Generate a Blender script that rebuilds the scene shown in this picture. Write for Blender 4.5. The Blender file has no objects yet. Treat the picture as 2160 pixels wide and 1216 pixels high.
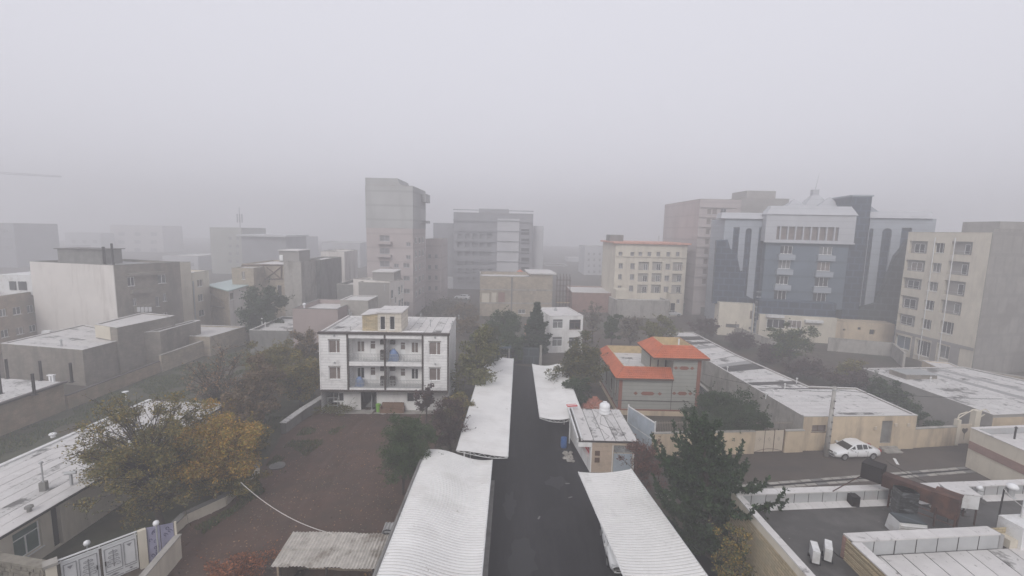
import bpy, math, random
from mathutils import Vector, Matrix, noise

scene = bpy.context.scene
col = scene.collection
rnd = random.Random(7)

# ------------------------------------------------------------------ camera
FPX, CX, CY, CAM_H = 960.0, 1080.0, 608.0, 20.0          # photograph is 2160 x 1216
PITCH, ROLL = math.radians(7.3), math.radians(1.3)
cp, sp, cr, sr = math.cos(PITCH), math.sin(PITCH), math.cos(ROLL), math.sin(ROLL)
cam_data = bpy.data.cameras.new('camera')
cam_data.sensor_width = 36.0
cam_data.lens = 36.0 * FPX / 2160.0
cam_data.clip_start, cam_data.clip_end = 0.1, 3000.0
cam = bpy.data.objects.new('camera', cam_data)
col.objects.link(cam)
down0 = Vector((0, -sp, -cp))
right = Vector((1, 0, 0)) * cr - down0 * sr
up = -(Vector((1, 0, 0)) * sr + down0 * cr)
fwd = Vector((0, cp, -sp))
mw = Matrix((right, up, -fwd)).transposed().to_4x4()
mw.translation = Vector((0, 0, CAM_H))
cam.matrix_world = mw
scene.camera = cam

# ------------------------------------------------------------------ sky: a flat overcast deck over the fog
world = bpy.data.worlds.new('World')
scene.world = world
world.use_nodes = True
wt = world.node_tree
wt.nodes.clear()
SUN_EL, SUN_AZ = math.radians(36), math.radians(200)
sky = wt.nodes.new('ShaderNodeTexSky')
sky.sky_type = 'NISHITA'
sky.sun_disc = False
sky.sun_elevation = SUN_EL
sky.sun_rotation = SUN_AZ
sky.air_density = 2.0
sky.dust_density = 6.0
hs = wt.nodes.new('ShaderNodeHueSaturation')
hs.inputs['Saturation'].default_value = 0.10
wt.links.new(sky.outputs[0], hs.inputs['Color'])
deck = wt.nodes.new('ShaderNodeMix')
deck.data_type = 'RGBA'
deck.inputs[0].default_value = 0.90
deck.inputs[7].default_value = (6.9, 6.9, 7.6, 1)
wt.links.new(hs.outputs[0], deck.inputs[6])
bg = wt.nodes.new('ShaderNodeBackground')
bg.inputs['Strength'].default_value = 0.10
wt.links.new(deck.outputs[2], bg.inputs['Color'])
wo = wt.nodes.new('ShaderNodeOutputWorld')
wt.links.new(bg.outputs[0], wo.inputs['Surface'])

sun_data = bpy.data.lights.new('sun', 'SUN')
sun_data.energy = 1.5
sun_data.angle = math.radians(26)
sun_data.color = (1.0, 0.975, 0.94)
sun = bpy.data.objects.new('sun', sun_data)
col.objects.link(sun)
sdir = Vector((math.sin(SUN_AZ) * math.cos(SUN_EL), math.cos(SUN_AZ) * math.cos(SUN_EL), math.sin(SUN_EL)))
sun.rotation_euler = sdir.to_track_quat('Z', 'Y').to_euler()
sun.location = (0, 0, 80)

scene.view_settings.view_transform = 'Standard'
scene.view_settings.look = 'None'
scene.view_settings.gamma = 1.0
scene.view_settings.use_curve_mapping = False
scene.view_settings.exposure = 0.28
scene.render.engine = 'CYCLES'
cy = scene.cycles
cy.max_bounces = 5
cy.diffuse_bounces = 3
cy.glossy_bounces = 2
cy.transmission_bounces = 2
cy.volume_bounces = 3
cy.transparent_max_bounces = 4
cy.caustics_reflective = cy.caustics_refractive = False
cy.use_denoising = True
try:
    cy.denoiser = 'OPENIMAGEDENOISE'
    cy.denoising_input_passes = 'RGB_ALBEDO_NORMAL'
except Exception:
    pass

# ------------------------------------------------------------------ pixel -> place
def ray(px, py):
    a, b = (px - CX) / FPX, (py - CY) / FPX
    x, y = a * cr + b * sr, -a * sr + b * cr
    return Vector((x, cp - sp * y, -(sp + cp * y)))

def P(px, py, z=0.0):                     # where the sight line meets the level z
    d = ray(px, py)
    t = (z - CAM_H) / d.z
    return Vector((d.x * t, d.y * t, z))

def P2(px, py, z=0.0):
    q = P(px, py, z)
    return (q.x, q.y)

def at(px, py, Y):                        # where it meets the upright plane at distance Y
    d = ray(px, py)
    t = Y / d.y
    return Vector((d.x * t, Y, CAM_H + d.z * t))

# ------------------------------------------------------------------ mesh builder
class MB:
    def __init__(s):
        s.v, s.f, s.c = [], [], None

    def quad(s, a, b, c, d):
        n = len(s.v)
        s.v += [tuple(a), tuple(b), tuple(c), tuple(d)]
        s.f.append((n, n + 1, n + 2, n + 3))
        return s

    def poly(s, pts):
        n = len(s.v)
        s.v += [tuple(p) for p in pts]
        s.f.append(tuple(range(n, n + len(pts))))
        return s

    def hexa(s, p):                       # 8 corners: bottom 4 (ccw), top 4 (ccw)
        n = len(s.v)
        s.v += [tuple(q) for q in p]
        s.f += [(n + 3, n + 2, n + 1, n), (n + 4, n + 5, n + 6, n + 7), (n, n + 1, n + 5, n + 4),
                (n + 1, n + 2, n + 6, n + 5), (n + 2, n + 3, n + 7, n + 6), (n + 3, n, n + 4, n + 7)]
        return s

    def box(s, x0, x1, y0, y1, z0, z1):
        return s.hexa([(x0, y0, z0), (x1, y0, z0), (x1, y1, z0), (x0, y1, z0),
                       (x0, y0, z1), (x1, y0, z1), (x1, y1, z1), (x0, y1, z1)])

    def fb(s, F, u0, u1, z0, z1, w0, w1):  # a box laid on a facade frame, w outwards
        q = [F.at(u0, w1), F.at(u1, w1), F.at(u1, w0), F.at(u0, w0)]
        return s.hexa([(a, b, z0) for a, b in q] + [(a, b, z1) for a, b in q])

    def obox(s, c, ang, lx, ly, z0, z1):
        ca, sa = math.cos(ang), math.sin(ang)
        q = []
        for sx, sy in ((-1, -1), (1, -1), (1, 1), (-1, 1)):
            x, y = sx * lx / 2, sy * ly / 2
            q.append((c[0] + x * ca - y * sa, c[1] + x * sa + y * ca))
        return s.hexa([(a, b, z0) for a, b in q] + [(a, b, z1) for a, b in q])

    def prism(s, poly, z0, z1):
        n, k = len(s.v), len(poly)
        s.v += [(p[0], p[1], z0) for p in poly] + [(p[0], p[1], z1) for p in poly]
        s.f.append(tuple(range(n + k - 1, n - 1, -1)))
        s.f.append(tuple(range(n + k, n + 2 * k)))
        for i in range(k):
            j = (i + 1) % k
            s.f.append((n + i, n + j, n + k + j, n + k + i))
        return s

    def tube(s, pts, r0, r1=None, n=6):
        if r1 is None:
            r1 = r0
        pts = [Vector(p) for p in pts]
        k0 = len(s.v)
        m = len(pts)
        for i, p in enumerate(pts):
            d = (pts[min(i + 1, m - 1)] - pts[max(i - 1, 0)])
            if d.length < 1e-6:
                d = Vector((0, 0, 1))
            d.normalize()
            a = d.cross(Vector((0, 0, 1)) if abs(d.z) < 0.9 else Vector((1, 0, 0))).normalized()
            b = d.cross(a)
            r = r0 + (r1 - r0) * i / max(m - 1, 1)
            for j in range(n):
                t = 2 * math.pi * j / n
                s.v.append(tuple(p + a * (r * math.cos(t)) + b * (r * math.sin(t))))
        for i in range(m - 1):
            for j in range(n):
                jj = (j + 1) % n
                s.f.append((k0 + i * n + j, k0 + i * n + jj, k0 + (i + 1) * n + jj, k0 + (i + 1) * n + j))
        s.f.append(tuple(k0 + j for j in reversed(range(n))))
        s.f.append(tuple(k0 + (m - 1) * n + j for j in range(n)))
        return s

    def lathe(s, c, prof, n=12):          # prof: (radius, z) from bottom to top
        k0, m = len(s.v), len(prof)
        for r, z in prof:
            for j in range(n):
                t = 2 * math.pi * j / n
                s.v.append((c[0] + r * math.cos(t), c[1] + r * math.sin(t), c[2] + z))
        for i in range(m - 1):
            for j in range(n):
                jj = (j + 1) % n
                s.f.append((k0 + i * n + j, k0 + i * n + jj, k0 + (i + 1) * n + jj, k0 + (i + 1) * n + j))
        s.f.append(tuple(k0 + j for j in reversed(range(n))))
        s.f.append(tuple(k0 + (m - 1) * n + j for j in range(n)))
        return s

ORG = {}

def obj(name, mb, mat, parent=None, smooth=False, origin=None):
    o0 = ORG.get(parent.name if parent else None, Vector((0, 0, 0))) if parent else Vector(origin or (0, 0, 0))
    me = bpy.data.meshes.new(name)
    if o0.length:
        vs = [(a - o0.x, b - o0.y, c - o0.z) for a, b, c in mb.v]
    else:
        vs = mb.v
    me.from_pydata(vs, [], mb.f)
    if mb.c is not None:
        at_ = me.color_attributes.new('tint', 'FLOAT_COLOR', 'POINT')
        flat = []
        for c in mb.c:
            flat += [c[0], c[1], c[2], 1.0]
        at_.data.foreach_set('color', flat)
    if smooth:
        me.polygons.foreach_set('use_smooth', [True] * len(me.polygons))
    me.materials.append(mat)
    me.update()
    o = bpy.data.objects.new(name, me)
    col.objects.link(o)
    if parent:
        o.parent = parent
    else:
        o.location = o0
    ORG[o.name] = o0
    return o

def thing(name, label, cat, loc, group=None):
    o = bpy.data.objects.new(name, None)
    col.objects.link(o)
    o.empty_display_size = 0.3
    o.location = (loc[0], loc[1], loc[2] if len(loc) > 2 else 0.0)
    ORG[o.name] = Vector(o.location)
    return tag(o, label, cat, group)

def tag(o, label, cat, group=None, kind=None):
    o['label'] = label
    o['category'] = cat
    if group:
        o['group'] = group
    if kind:
        o['kind'] = kind
    return o

def struct(name, mb, mat):
    o = obj(name, mb, mat)
    o['kind'] = 'structure'
    return o

def one(name, label, cat, mb, mat, loc, group=None, smooth=False):
    o = obj(name, mb, mat, None, smooth, (loc[0], loc[1], loc[2] if len(loc) > 2 else 0.0))
    return tag(o, label, cat, group)

# ------------------------------------------------------------------ materials
def _n(t, typ, **kw):
    n = t.nodes.new(typ)
    for k, v in kw.items():
        n.inputs[k].default_value = v
    return n

def mul(c, k):
    return (min(c[0] * k, 1), min(c[1] * k, 1), min(c[2] * k, 1), 1)

def mat(name, c, rough=0.85, var=0.22, sc=1.2, bump=0.15, stain=None, stain_amt=0.5, stain_sc=0.35,
        stain_stretch=(1, 1, 1), stain_lo=0.5, stain_hi=0.62, bands=None, brick=None, metal=0.0, fine=None, spec=0.3):
    m = bpy.data.materials.new(name)
    m.use_nodes = True
    t = m.node_tree
    L = t.links.new
    b = t.nodes['Principled BSDF']
    b.inputs['Roughness'].default_value = rough
    b.inputs['Metallic'].default_value = metal
    b.inputs['Specular IOR Level'].default_value = spec
    g = t.nodes.new('ShaderNodeNewGeometry')
    pos = g.outputs['Position']
    nz = _n(t, 'ShaderNodeTexNoise', Scale=sc, Detail=6.0, Roughness=0.62)
    L(pos, nz.inputs['Vector'])
    mr = _n(t, 'ShaderNodeMapRange')
    mr.inputs['From Min'].default_value, mr.inputs['From Max'].default_value = 0.3, 0.7
    L(nz.outputs['Fac'], mr.inputs['Value'])
    mx = t.nodes.new('ShaderNodeMix')
    mx.data_type = 'RGBA'
    mx.inputs[6].default_value = mul(c, 1 - var)
    mx.inputs[7].default_value = mul(c, 1 + var)
    L(mr.outputs[0], mx.inputs[0])
    out = mx.outputs[2]
    height = nz.outputs['Fac']
    if brick:                               # (brick width, course height, mortar factor, mortar colour)
        bw, bh, mf, mc = brick
        sep = t.nodes.new('ShaderNodeSeparateXYZ')
        L(pos, sep.inputs[0])
        add = t.nodes.new('ShaderNodeMath')
        add.operation = 'ADD'
        L(sep.outputs[0], add.inputs[0])
        L(sep.outputs[1], add.inputs[1])
        cmb = t.nodes.new('ShaderNodeCombineXYZ')
        L(add.outputs[0], cmb.inputs[0])
        L(sep.outputs[2], cmb.inputs[1])
        br = _n(t, 'ShaderNodeTexBrick', Scale=1.0)
        br.inputs['Brick Width'].default_value = bw
        br.inputs['Row Height'].default_value = bh
        br.inputs['Mortar Size'].default_value = bh * 0.09
        br.inputs['Color1'].default_value = (0.82, 0.82, 0.82, 1)
        br.inputs['Color2'].default_value = (1.12, 1.1, 1.08, 1)
        br.inputs['Mortar'].default_value = mc
        L(cmb.outputs[0], br.inputs['Vector'])
        m2 = t.nodes.new('ShaderNodeMix')
        m2.data_type = 'RGBA'
        m2.blend_type = 'MULTIPLY'
        m2.inputs[0].default_value = mf
        L(out, m2.inputs[6])
        L(br.outputs['Color'], m2.inputs[7])
        out = m2.outputs[2]
        height = br.outputs['Fac']
    if bands:                               # thin dark joints every d metres of height
        d, depth = bands
        sep = t.nodes.new('ShaderNodeSeparateXYZ')
        L(pos, sep.inputs[0])
        dv = t.nodes.new('ShaderNodeMath')
        dv.operation = 'DIVIDE'
        dv.inputs[1].default_value = d
        L(sep.outputs[2], dv.inputs[0])
        fr = t.nodes.new('ShaderNodeMath')
        fr.operation = 'FRACT'
        L(dv.outputs[0], fr.inputs[0])
        lt = t.nodes.new('ShaderNodeMath')
        lt.operation = 'LESS_THAN'
        lt.inputs[1].default_value = 0.14
        L(fr.outputs[0], lt.inputs[0])
        m2 = t.nodes.new('ShaderNodeMix')
        m2.data_type = 'RGBA'
        sc_ = t.nodes.new('ShaderNodeMath')
        sc_.operation = 'MULTIPLY'
        sc_.inputs[1].default_value = depth
        L(lt.outputs[0], sc_.inputs[0])
        L(sc_.outputs[0], m2.inputs[0])
        L(out, m2.inputs[6])
        m2.inputs[7].default_value = mul(c, 0.35)
        out = m2.outputs[2]
    if stain:
        mp = t.nodes.new('ShaderNodeMapping')
        mp.inputs['Scale'].default_value = stain_stretch
        L(pos, mp.inputs['Vector'])
        n2 = _n(t, 'ShaderNodeTexNoise', Scale=stain_sc, Detail=8.0, Roughness=0.68)
        L(mp.outputs[0], n2.inputs['Vector'])
        r2 = _n(t, 'ShaderNodeMapRange')
        r2.inputs['From Min'].default_value, r2.inputs['From Max'].default_value = stain_lo, stain_hi
        r2.inputs['To Max'].default_value = stain_amt
        L(n2.outputs['Fac'], r2.inputs['Value'])
        m3 = t.nodes.new('ShaderNodeMix')
        m3.data_type = 'RGBA'
        L(r2.outputs[0], m3.inputs[0])
        L(out, m3.inputs[6])
        m3.inputs[7].default_value = (*stain[:3], 1)
        out = m3.outputs[2]
    if fine:                                # small scattered flecks: (scale, threshold, colour, amount)
        fs, th, fc, fa = fine
        n4 = _n(t, 'ShaderNodeTexNoise', Scale=fs, Detail=3.0, Roughness=0.6)
        L(pos, n4.inputs['Vector'])
        r4 = _n(t, 'ShaderNodeMapRange')
        r4.inputs['From Min'].default_value, r4.inputs['From Max'].default_value = th, th + 0.03
        r4.inputs['To Max'].default_value = fa
        L(n4.outputs['Fac'], r4.inputs['Value'])
        m5 = t.nodes.new('ShaderNodeMix')
        m5.data_type = 'RGBA'
        L(r4.outputs[0], m5.inputs[0])
        L(out, m5.inputs[6])
        m5.inputs[7].default_value = (*fc[:3], 1)
        out = m5.outputs[2]
    L(out, b.inputs['Base Color'])
    if bump:
        bp = _n(t, 'ShaderNodeBump', Strength=bump, Distance=0.05)
        L(height, bp.inputs['Height'])
        L(bp.outputs[0], b.inputs['Normal'])
    return m

def leafmat(name, c, rough=0.7):
    m = bpy.data.materials.new(name)
    m.use_nodes = True
    t = m.node_tree
    b = t.nodes['Principled BSDF']
    b.inputs['Roughness'].default_value = rough
    b.inputs['Specular IOR Level'].default_value = 0.25
    a = t.nodes.new('ShaderNodeAttribute')
    a.attribute_name = 'tint'
    m2 = t.nodes.new('ShaderNodeMix')
    m2.data_type = 'RGBA'
    m2.blend_type = 'MULTIPLY'
    m2.inputs[0].default_value = 1.0
    m2.inputs[6].default_value = (*c, 1)
    t.links.new(a.outputs['Color'], m2.inputs[7])
    t.links.new(m2.outputs[2], b.inputs['Base Color'])
    return m

M = {}
def D(name, *a, **k):
    M[name] = mat(name, *a, **k)

G1 = (0.02, 0.02, 0.02)
D('earth', (0.085, 0.066, 0.052), var=0.35, sc=0.5, bump=0.4, stain=(0.05, 0.055, 0.032), stain_sc=0.09, stain_amt=0.7, stain_lo=0.45, stain_hi=0.6, fine=(6, 0.72, (0.25, 0.22, 0.18), 0.7))
D('lot', (0.092, 0.056, 0.042), var=0.22, sc=0.8, bump=0.5, stain=(0.062, 0.046, 0.036), stain_sc=0.22, stain_amt=0.75, stain_lo=0.45, stain_hi=0.65, fine=(9, 0.70, (0.24, 0.18, 0.13), 0.8))
D('grass_soil', (0.060, 0.062, 0.038), var=0.4, sc=0.9, bump=0.5, stain=(0.085, 0.068, 0.052), stain_sc=0.16, stain_amt=0.9, fine=(5, 0.70, (0.3, 0.28, 0.24), 0.6))
D('asphalt', (0.013, 0.0125, 0.0145), rough=0.7, spec=0.2, var=0.35, sc=0.45, bump=0.15, stain=(0.050, 0.047, 0.050), stain_sc=0.24, stain_amt=0.85, stain_stretch=(1.6, 0.16, 1), stain_lo=0.46, stain_hi=0.72, fine=(7, 0.74, (0.12, 0.115, 0.11), 0.5))
D('street', (0.078, 0.063, 0.052), rough=0.75, var=0.18, sc=0.5, bump=0.15, stain=(0.05, 0.045, 0.042), stain_sc=0.3, stain_amt=0.6, stain_stretch=(0.3, 1, 1), fine=(6, 0.75, (0.2, 0.18, 0.16), 0.6))
D('concrete', (0.36, 0.34, 0.31), var=0.15, sc=1.5, bump=0.2, stain=(0.18, 0.165, 0.145), stain_sc=0.6, stain_amt=0.75, stain_stretch=(1, 1, .3))
D('concrete_dark', (0.20, 0.195, 0.185), var=0.2, sc=1.0, bump=0.2, stain=(0.11, 0.105, 0.10), stain_sc=0.5, stain_amt=0.75, stain_stretch=(1, 1, .3))
D('sheet_white', (0.74, 0.73, 0.715), rough=0.5, var=0.06, sc=0.6, bump=0.0, stain=(0.42, 0.39, 0.36), stain_sc=0.45, stain_amt=0.33, stain_stretch=(.6, 1.3, 1), stain_lo=0.50, stain_hi=0.72, spec=0.35, fine=(2.2, 0.69, (0.26, 0.22, 0.18), 0.5))
D('sheet_stained', (0.72, 0.71, 0.695), rough=0.5, var=0.06, sc=0.6, bump=0.0, stain=(0.14, 0.13, 0.12), stain_sc=0.11, stain_amt=0.75, stain_stretch=(1.3, .6, 1), stain_lo=0.53, stain_hi=0.70, spec=0.35)
D('asphalt_patch', (0.0165, 0.0155, 0.0175), rough=0.8, var=0.3, sc=1.2, bump=0.2)
D('asphalt_wet', (0.009, 0.009, 0.0105), rough=0.6, var=0.2, sc=0.6, bump=0.03, spec=0.5)
D('rib_shade', (0.50, 0.49, 0.48), rough=0.6, var=0.1)
D('cement_sheet', (0.44, 0.41, 0.37), var=0.22, sc=2.5, bump=0.3, stain=(0.18, 0.15, 0.12), stain_sc=0.8, stain_amt=0.8, stain_lo=0.53, stain_hi=0.66)
D('membrane', (0.58, 0.56, 0.545), rough=0.6, var=0.10, sc=1.0, bump=0.15, stain=(0.13, 0.125, 0.12), stain_sc=1.1, stain_amt=0.75, stain_stretch=(1, 1, 1), stain_lo=0.60, stain_hi=0.68, fine=(3.5, 0.68, (0.12, 0.11, 0.10), 0.6))
D('membrane_worn', (0.56, 0.545, 0.53), rough=0.65, var=0.15, sc=0.9, bump=0.2, stain=(0.10, 0.095, 0.09), stain_sc=0.45, stain_amt=0.9, stain_lo=0.53, stain_hi=0.60, fine=(3.0, 0.63, (0.12, 0.11, 0.10), 0.7))
D('membrane_grey', (0.30, 0.295, 0.29), rough=0.6, var=0.12, sc=1.2, bump=0.2)
D('foil', (0.44, 0.445, 0.445), rough=0.42, var=0.10, sc=0.7, bump=0.15, metal=0.15, stain=(0.42, 0.38, 0.37), stain_sc=0.5, stain_amt=0.5)
D('seam', (0.055, 0.05, 0.048), var=0.2)
D('roof_dark', (0.072, 0.068, 0.064), rough=0.55, var=0.2, sc=0.8, bump=0.15, stain=(0.13, 0.122, 0.115), stain_sc=0.4, stain_amt=0.6, stain_lo=0.5, stain_hi=0.7, fine=(4, 0.70, (0.3, 0.29, 0.28), 0.6))
D('white_stone', (0.80, 0.79, 0.775), rough=0.6, var=0.07, sc=1.5, bump=0.1, bands=(0.30, 0.38), stain=(0.52, 0.51, 0.50), stain_sc=1.2, stain_amt=0.5)
D('white_plaster', (0.78, 0.77, 0.755), rough=0.85, var=0.06, sc=0.8, bump=0.05, stain=(0.50, 0.48, 0.46), stain_sc=0.5, stain_amt=0.5, stain_stretch=(1, 1, 0.25))
D('cream', (0.60, 0.55, 0.455), rough=0.85, var=0.08, sc=0.7, bump=0.05, stain=(0.40, 0.36, 0.30), stain_sc=0.5, stain_amt=0.5, stain_stretch=(1, 1, 0.2))
D('cream_stone', (0.60, 0.555, 0.48), rough=0.8, var=0.08, sc=0.8, bump=0.1, brick=(0.9, 0.45, 0.5, (0.6, 0.58, 0.55, 1)))
D('beige_wall', (0.56, 0.455, 0.325), rough=0.9, var=0.12, sc=0.7, bump=0.1, stain=(0.27, 0.22, 0.17), stain_sc=0.55, stain_amt=0.7, stain_stretch=(1, 1, 0.16), stain_lo=0.5, stain_hi=0.66)
D('pinkish', (0.36, 0.30, 0.285), rough=0.9, var=0.08, sc=0.5, bump=0.05, stain=(0.30, 0.25, 0.235), stain_sc=0.3, stain_amt=0.5)
D('plaster_pale', (0.66, 0.625, 0.59), rough=0.9, var=0.06, sc=0.4, bump=0.05, stain=(0.44, 0.40, 0.37), stain_sc=0.35, stain_amt=0.65, stain_stretch=(1, 1, 0.16))
D('brick_tan', (0.40, 0.345, 0.27), rough=0.9, var=0.18, sc=1.2, bump=0.3, brick=(0.42, 0.14, 0.75, (0.55, 0.52, 0.48, 1)), stain=(0.24, 0.205, 0.17), stain_sc=0.35, stain_amt=0.55)
D('brick_yellow', (0.47, 0.39, 0.255), rough=0.9, var=0.14, sc=1.2, bump=0.4, brick=(0.5, 0.16, 0.9, (0.45, 0.42, 0.38, 1)), stain=(0.33, 0.30, 0.22), stain_sc=0.4, stain_amt=0.5)
D('brick_brown', (0.25, 0.225, 0.195), rough=0.9, var=0.2, sc=1.0, bump=0.3, brick=(0.42, 0.14, 0.7, (0.6, 0.58, 0.55, 1)), stain=(0.14, 0.125, 0.11), stain_sc=0.4, stain_amt=0.75, stain_stretch=(1, 1, .3))
D('brick_earth', (0.32, 0.25, 0.185), rough=0.95, var=0.25, sc=0.9, bump=0.4, brick=(0.42, 0.14, 0.6, (0.6, 0.58, 0.55, 1)), stain=(0.23, 0.205, 0.145), stain_sc=0.25, stain_amt=0.7)
D('brick_red', (0.30, 0.185, 0.155), rough=0.9, var=0.15, sc=0.9, bump=0.2, brick=(0.42, 0.14, 0.6, (0.7, 0.66, 0.62, 1)))
D('grey_wall', (0.27, 0.255, 0.235), rough=0.9, var=0.14, sc=0.6, bump=0.15, stain=(0.19, 0.175, 0.16), stain_sc=0.18, stain_amt=0.7, brick=(2.6, 3.0, 0.3, (0.6, 0.6, 0.6, 1)))
D('grey_stone', (0.28, 0.265, 0.25), rough=0.7, var=0.10, sc=0.9, bump=0.1)
D('dark_trim', (0.075, 0.062, 0.056), rough=0.6, var=0.12)
D('frame_white', (0.78, 0.78, 0.77), rough=0.45, var=0.03, bump=0)
D('frame_brown', (0.12, 0.075, 0.055), rough=0.5, var=0.1, bump=0)
D('glass', (0.045, 0.045, 0.048), rough=0.12, var=0.35, sc=0.8, bump=0, spec=0.55)
D('glass_blue', (0.10, 0.135, 0.17), rough=0.18, var=0.25, sc=0.4, bump=0, spec=0.55)
D('glass_curtain', (0.20, 0.165, 0.15), rough=0.25, var=0.25, sc=1.5, bump=0, spec=0.5)
D('glass_pale', (0.17, 0.17, 0.17), rough=0.2, var=0.35, sc=1.2, bump=0, spec=0.5)
D('glass_hazed', (0.20, 0.195, 0.20), rough=0.3, var=0.3, sc=.4, bump=0, spec=0.4)  # pane colour paled to carry distance haze, softens far windows
D('glass_green', (0.10, 0.15, 0.135), rough=0.15, var=0.2, sc=1.0, bump=0, spec=0.55)
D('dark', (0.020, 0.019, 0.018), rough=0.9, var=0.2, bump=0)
D('tile_red', (0.48, 0.135, 0.062), rough=0.55, var=0.12, sc=1.5, bump=0.1, stain=(0.34, 0.095, 0.05), stain_sc=0.7, stain_amt=0.6)
D('tile_faded', (0.55, 0.28, 0.21), rough=0.6, var=0.15, sc=1.0)
D('red_trim', (0.23, 0.095, 0.065), rough=0.7, var=0.12)
D('grey_clad', (0.315, 0.315, 0.285), rough=0.55, var=0.08, sc=1.0, bump=0.08, bands=(0.42, 0.35))
D('wood_yellow', (0.52, 0.40, 0.23), rough=0.7, var=0.18, sc=2.0)
D('hotel_white', (0.42, 0.425, 0.445), rough=0.5, var=0.06, sc=0.5, bump=0.03, bands=(1.2, 0.15))
D('hotel_panel', (0.31, 0.335, 0.37), rough=0.5, var=0.08, sc=0.5, bump=0.03, bands=(1.2, 0.18))
D('hotel_blue', (0.105, 0.135, 0.17), rough=0.45, var=0.15, sc=0.3, bump=0.02, bands=(3.0, 0.3), spec=0.35)
D('hotel_navy', (0.028, 0.040, 0.060), rough=0.4, var=0.3, sc=0.25, bump=0.02, spec=0.4, brick=(1.5, 1.25, .8, (2.2, 2.2, 2.2, 1)))
D('hotel_green', (0.032, 0.042, 0.046), rough=0.4, var=0.3, sc=0.25, bump=0.02, spec=0.4, brick=(1.5, 1.25, .8, (2.0, 2.0, 2.0, 1)))
D('teal_roof', (0.44, 0.53, 0.52), rough=0.5, var=0.06, sc=0.7, bump=0.05)
D('steel_brown', (0.13, 0.085, 0.065), rough=0.7, var=0.15)
D('rust', (0.055, 0.026, 0.019), rough=0.75, var=0.3, sc=2.0, bump=0.2, stain=(0.13, 0.058, 0.035), stain_sc=1.2, stain_amt=0.7)
D('rust_dark', (0.013, 0.010, 0.009), rough=0.75, var=0.3, sc=2.0, bump=0.2)
D('black_foil', (0.028, 0.030, 0.031), rough=0.3, var=0.6, sc=3.0, bump=0.9, spec=0.7, stain=(0.16, 0.17, 0.175), stain_sc=1.6, stain_amt=0.8, stain_stretch=(1, 1, 4), stain_lo=0.52, stain_hi=0.6)
D('metal_grey', (0.40, 0.41, 0.41), rough=0.45, var=0.1, sc=1.5, metal=0.2)
D('metal_white', (0.66, 0.66, 0.655), rough=0.5, var=0.06, sc=2.0, stain=(0.42, 0.40, 0.37), stain_sc=1.2, stain_amt=0.5)
D('gate_white', (0.62, 0.625, 0.63), rough=0.5, var=0.05, sc=2.0)
D('gate_line', (0.22, 0.22, 0.23), rough=0.5, var=0.1)
D('gate_blue', (0.40, 0.45, 0.50), rough=0.45, var=0.08, sc=2.0, stain=(0.30, 0.32, 0.34), stain_sc=0.8, stain_amt=0.5)
D('gate_cream', (0.53, 0.46, 0.37), rough=0.6, var=0.08, sc=1.5)
D('panel_purple', (0.25, 0.245, 0.34), rough=0.5, var=0.12, sc=2.0)
D('panel_ornament', (0.075, 0.070, 0.13), rough=0.5, var=0.2)
D('stone_slab', (0.47, 0.37, 0.285), rough=0.65, var=0.14, sc=2.5, bump=0.1)
D('stone_wall', (0.225, 0.205, 0.17), rough=0.9, var=0.3, sc=3.0, bump=0.4)
D('bark', (0.060, 0.048, 0.040), rough=0.95, var=0.3, sc=4.0, bump=0.4)
D('bark_pale', (0.16, 0.145, 0.13), rough=0.95, var=0.25, sc=4.0, bump=0.3)
D('paint_white', (0.76, 0.765, 0.77), rough=0.22, var=0.02, bump=0, spec=0.6)
D('paint_silver', (0.50, 0.50, 0.50), rough=0.3, var=0.03, bump=0, spec=0.6)
D('car_glass', (0.02, 0.021, 0.023), rough=0.08, var=0.2, bump=0, spec=0.6)
D('tyre', (0.018, 0.018, 0.018), rough=0.85, var=0.2)
D('rim', (0.34, 0.34, 0.345), rough=0.35, var=0.05, metal=0.5)
D('lamp_glass', (0.62, 0.64, 0.65), rough=0.15, var=0.05, bump=0, spec=0.6)
D('tail_red', (0.35, 0.02, 0.018), rough=0.25, var=0.05, bump=0)
D('black_plastic', (0.022, 0.022, 0.023), rough=0.6, var=0.15)
D('sign_red', (0.55, 0.030, 0.035), rough=0.5, var=0.06)
D('sign_white', (0.75, 0.75, 0.74), rough=0.5, var=0.03)
D('blue_plastic', (0.045, 0.12, 0.32), rough=0.45, var=0.12)
D('blue_tarp', (0.17, 0.25, 0.44), rough=0.55, var=0.2, sc=5.0, bump=0.6)
D('green_plastic', (0.20, 0.42, 0.06), rough=0.5, var=0.1)
D('sofa', (0.205, 0.125, 0.080), rough=0.9, var=0.15, sc=4.0)
D('pole_grey', (0.40, 0.385, 0.36), rough=0.85, var=0.12, sc=1.0, stain=(0.27, 0.25, 0.23), stain_sc=1.2, stain_amt=0.6)
D('wire_black', (0.02, 0.02, 0.02), rough=0.8, var=0.1, bump=0)
D('wire_white', (0.55, 0.53, 0.50), rough=0.7, var=0.1, bump=0)
D('fence_metal', (0.33, 0.28, 0.23), rough=0.7, var=0.15)
D('haze_far', (0.45, 0.45, 0.465), rough=0.9, var=0.1, sc=0.2, bump=0)  # fog fade mixed into the colour, so distant walls blend away
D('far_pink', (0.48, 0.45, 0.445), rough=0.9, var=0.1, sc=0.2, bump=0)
D('far_dark', (0.24, 0.24, 0.255), rough=0.9, var=0.15, sc=0.2, bump=0)  # dark tone lightened, part of the distance haze is in the colour
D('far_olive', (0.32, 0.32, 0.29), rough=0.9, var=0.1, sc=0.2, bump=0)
D('tower_grey', (0.38, 0.38, 0.375), rough=0.9, var=0.10, sc=0.15, bump=0, bands=(3.05, .25), stain=(.28, .28, .275), stain_sc=.12, stain_amt=.6, stain_stretch=(1, 1, .2))
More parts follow.
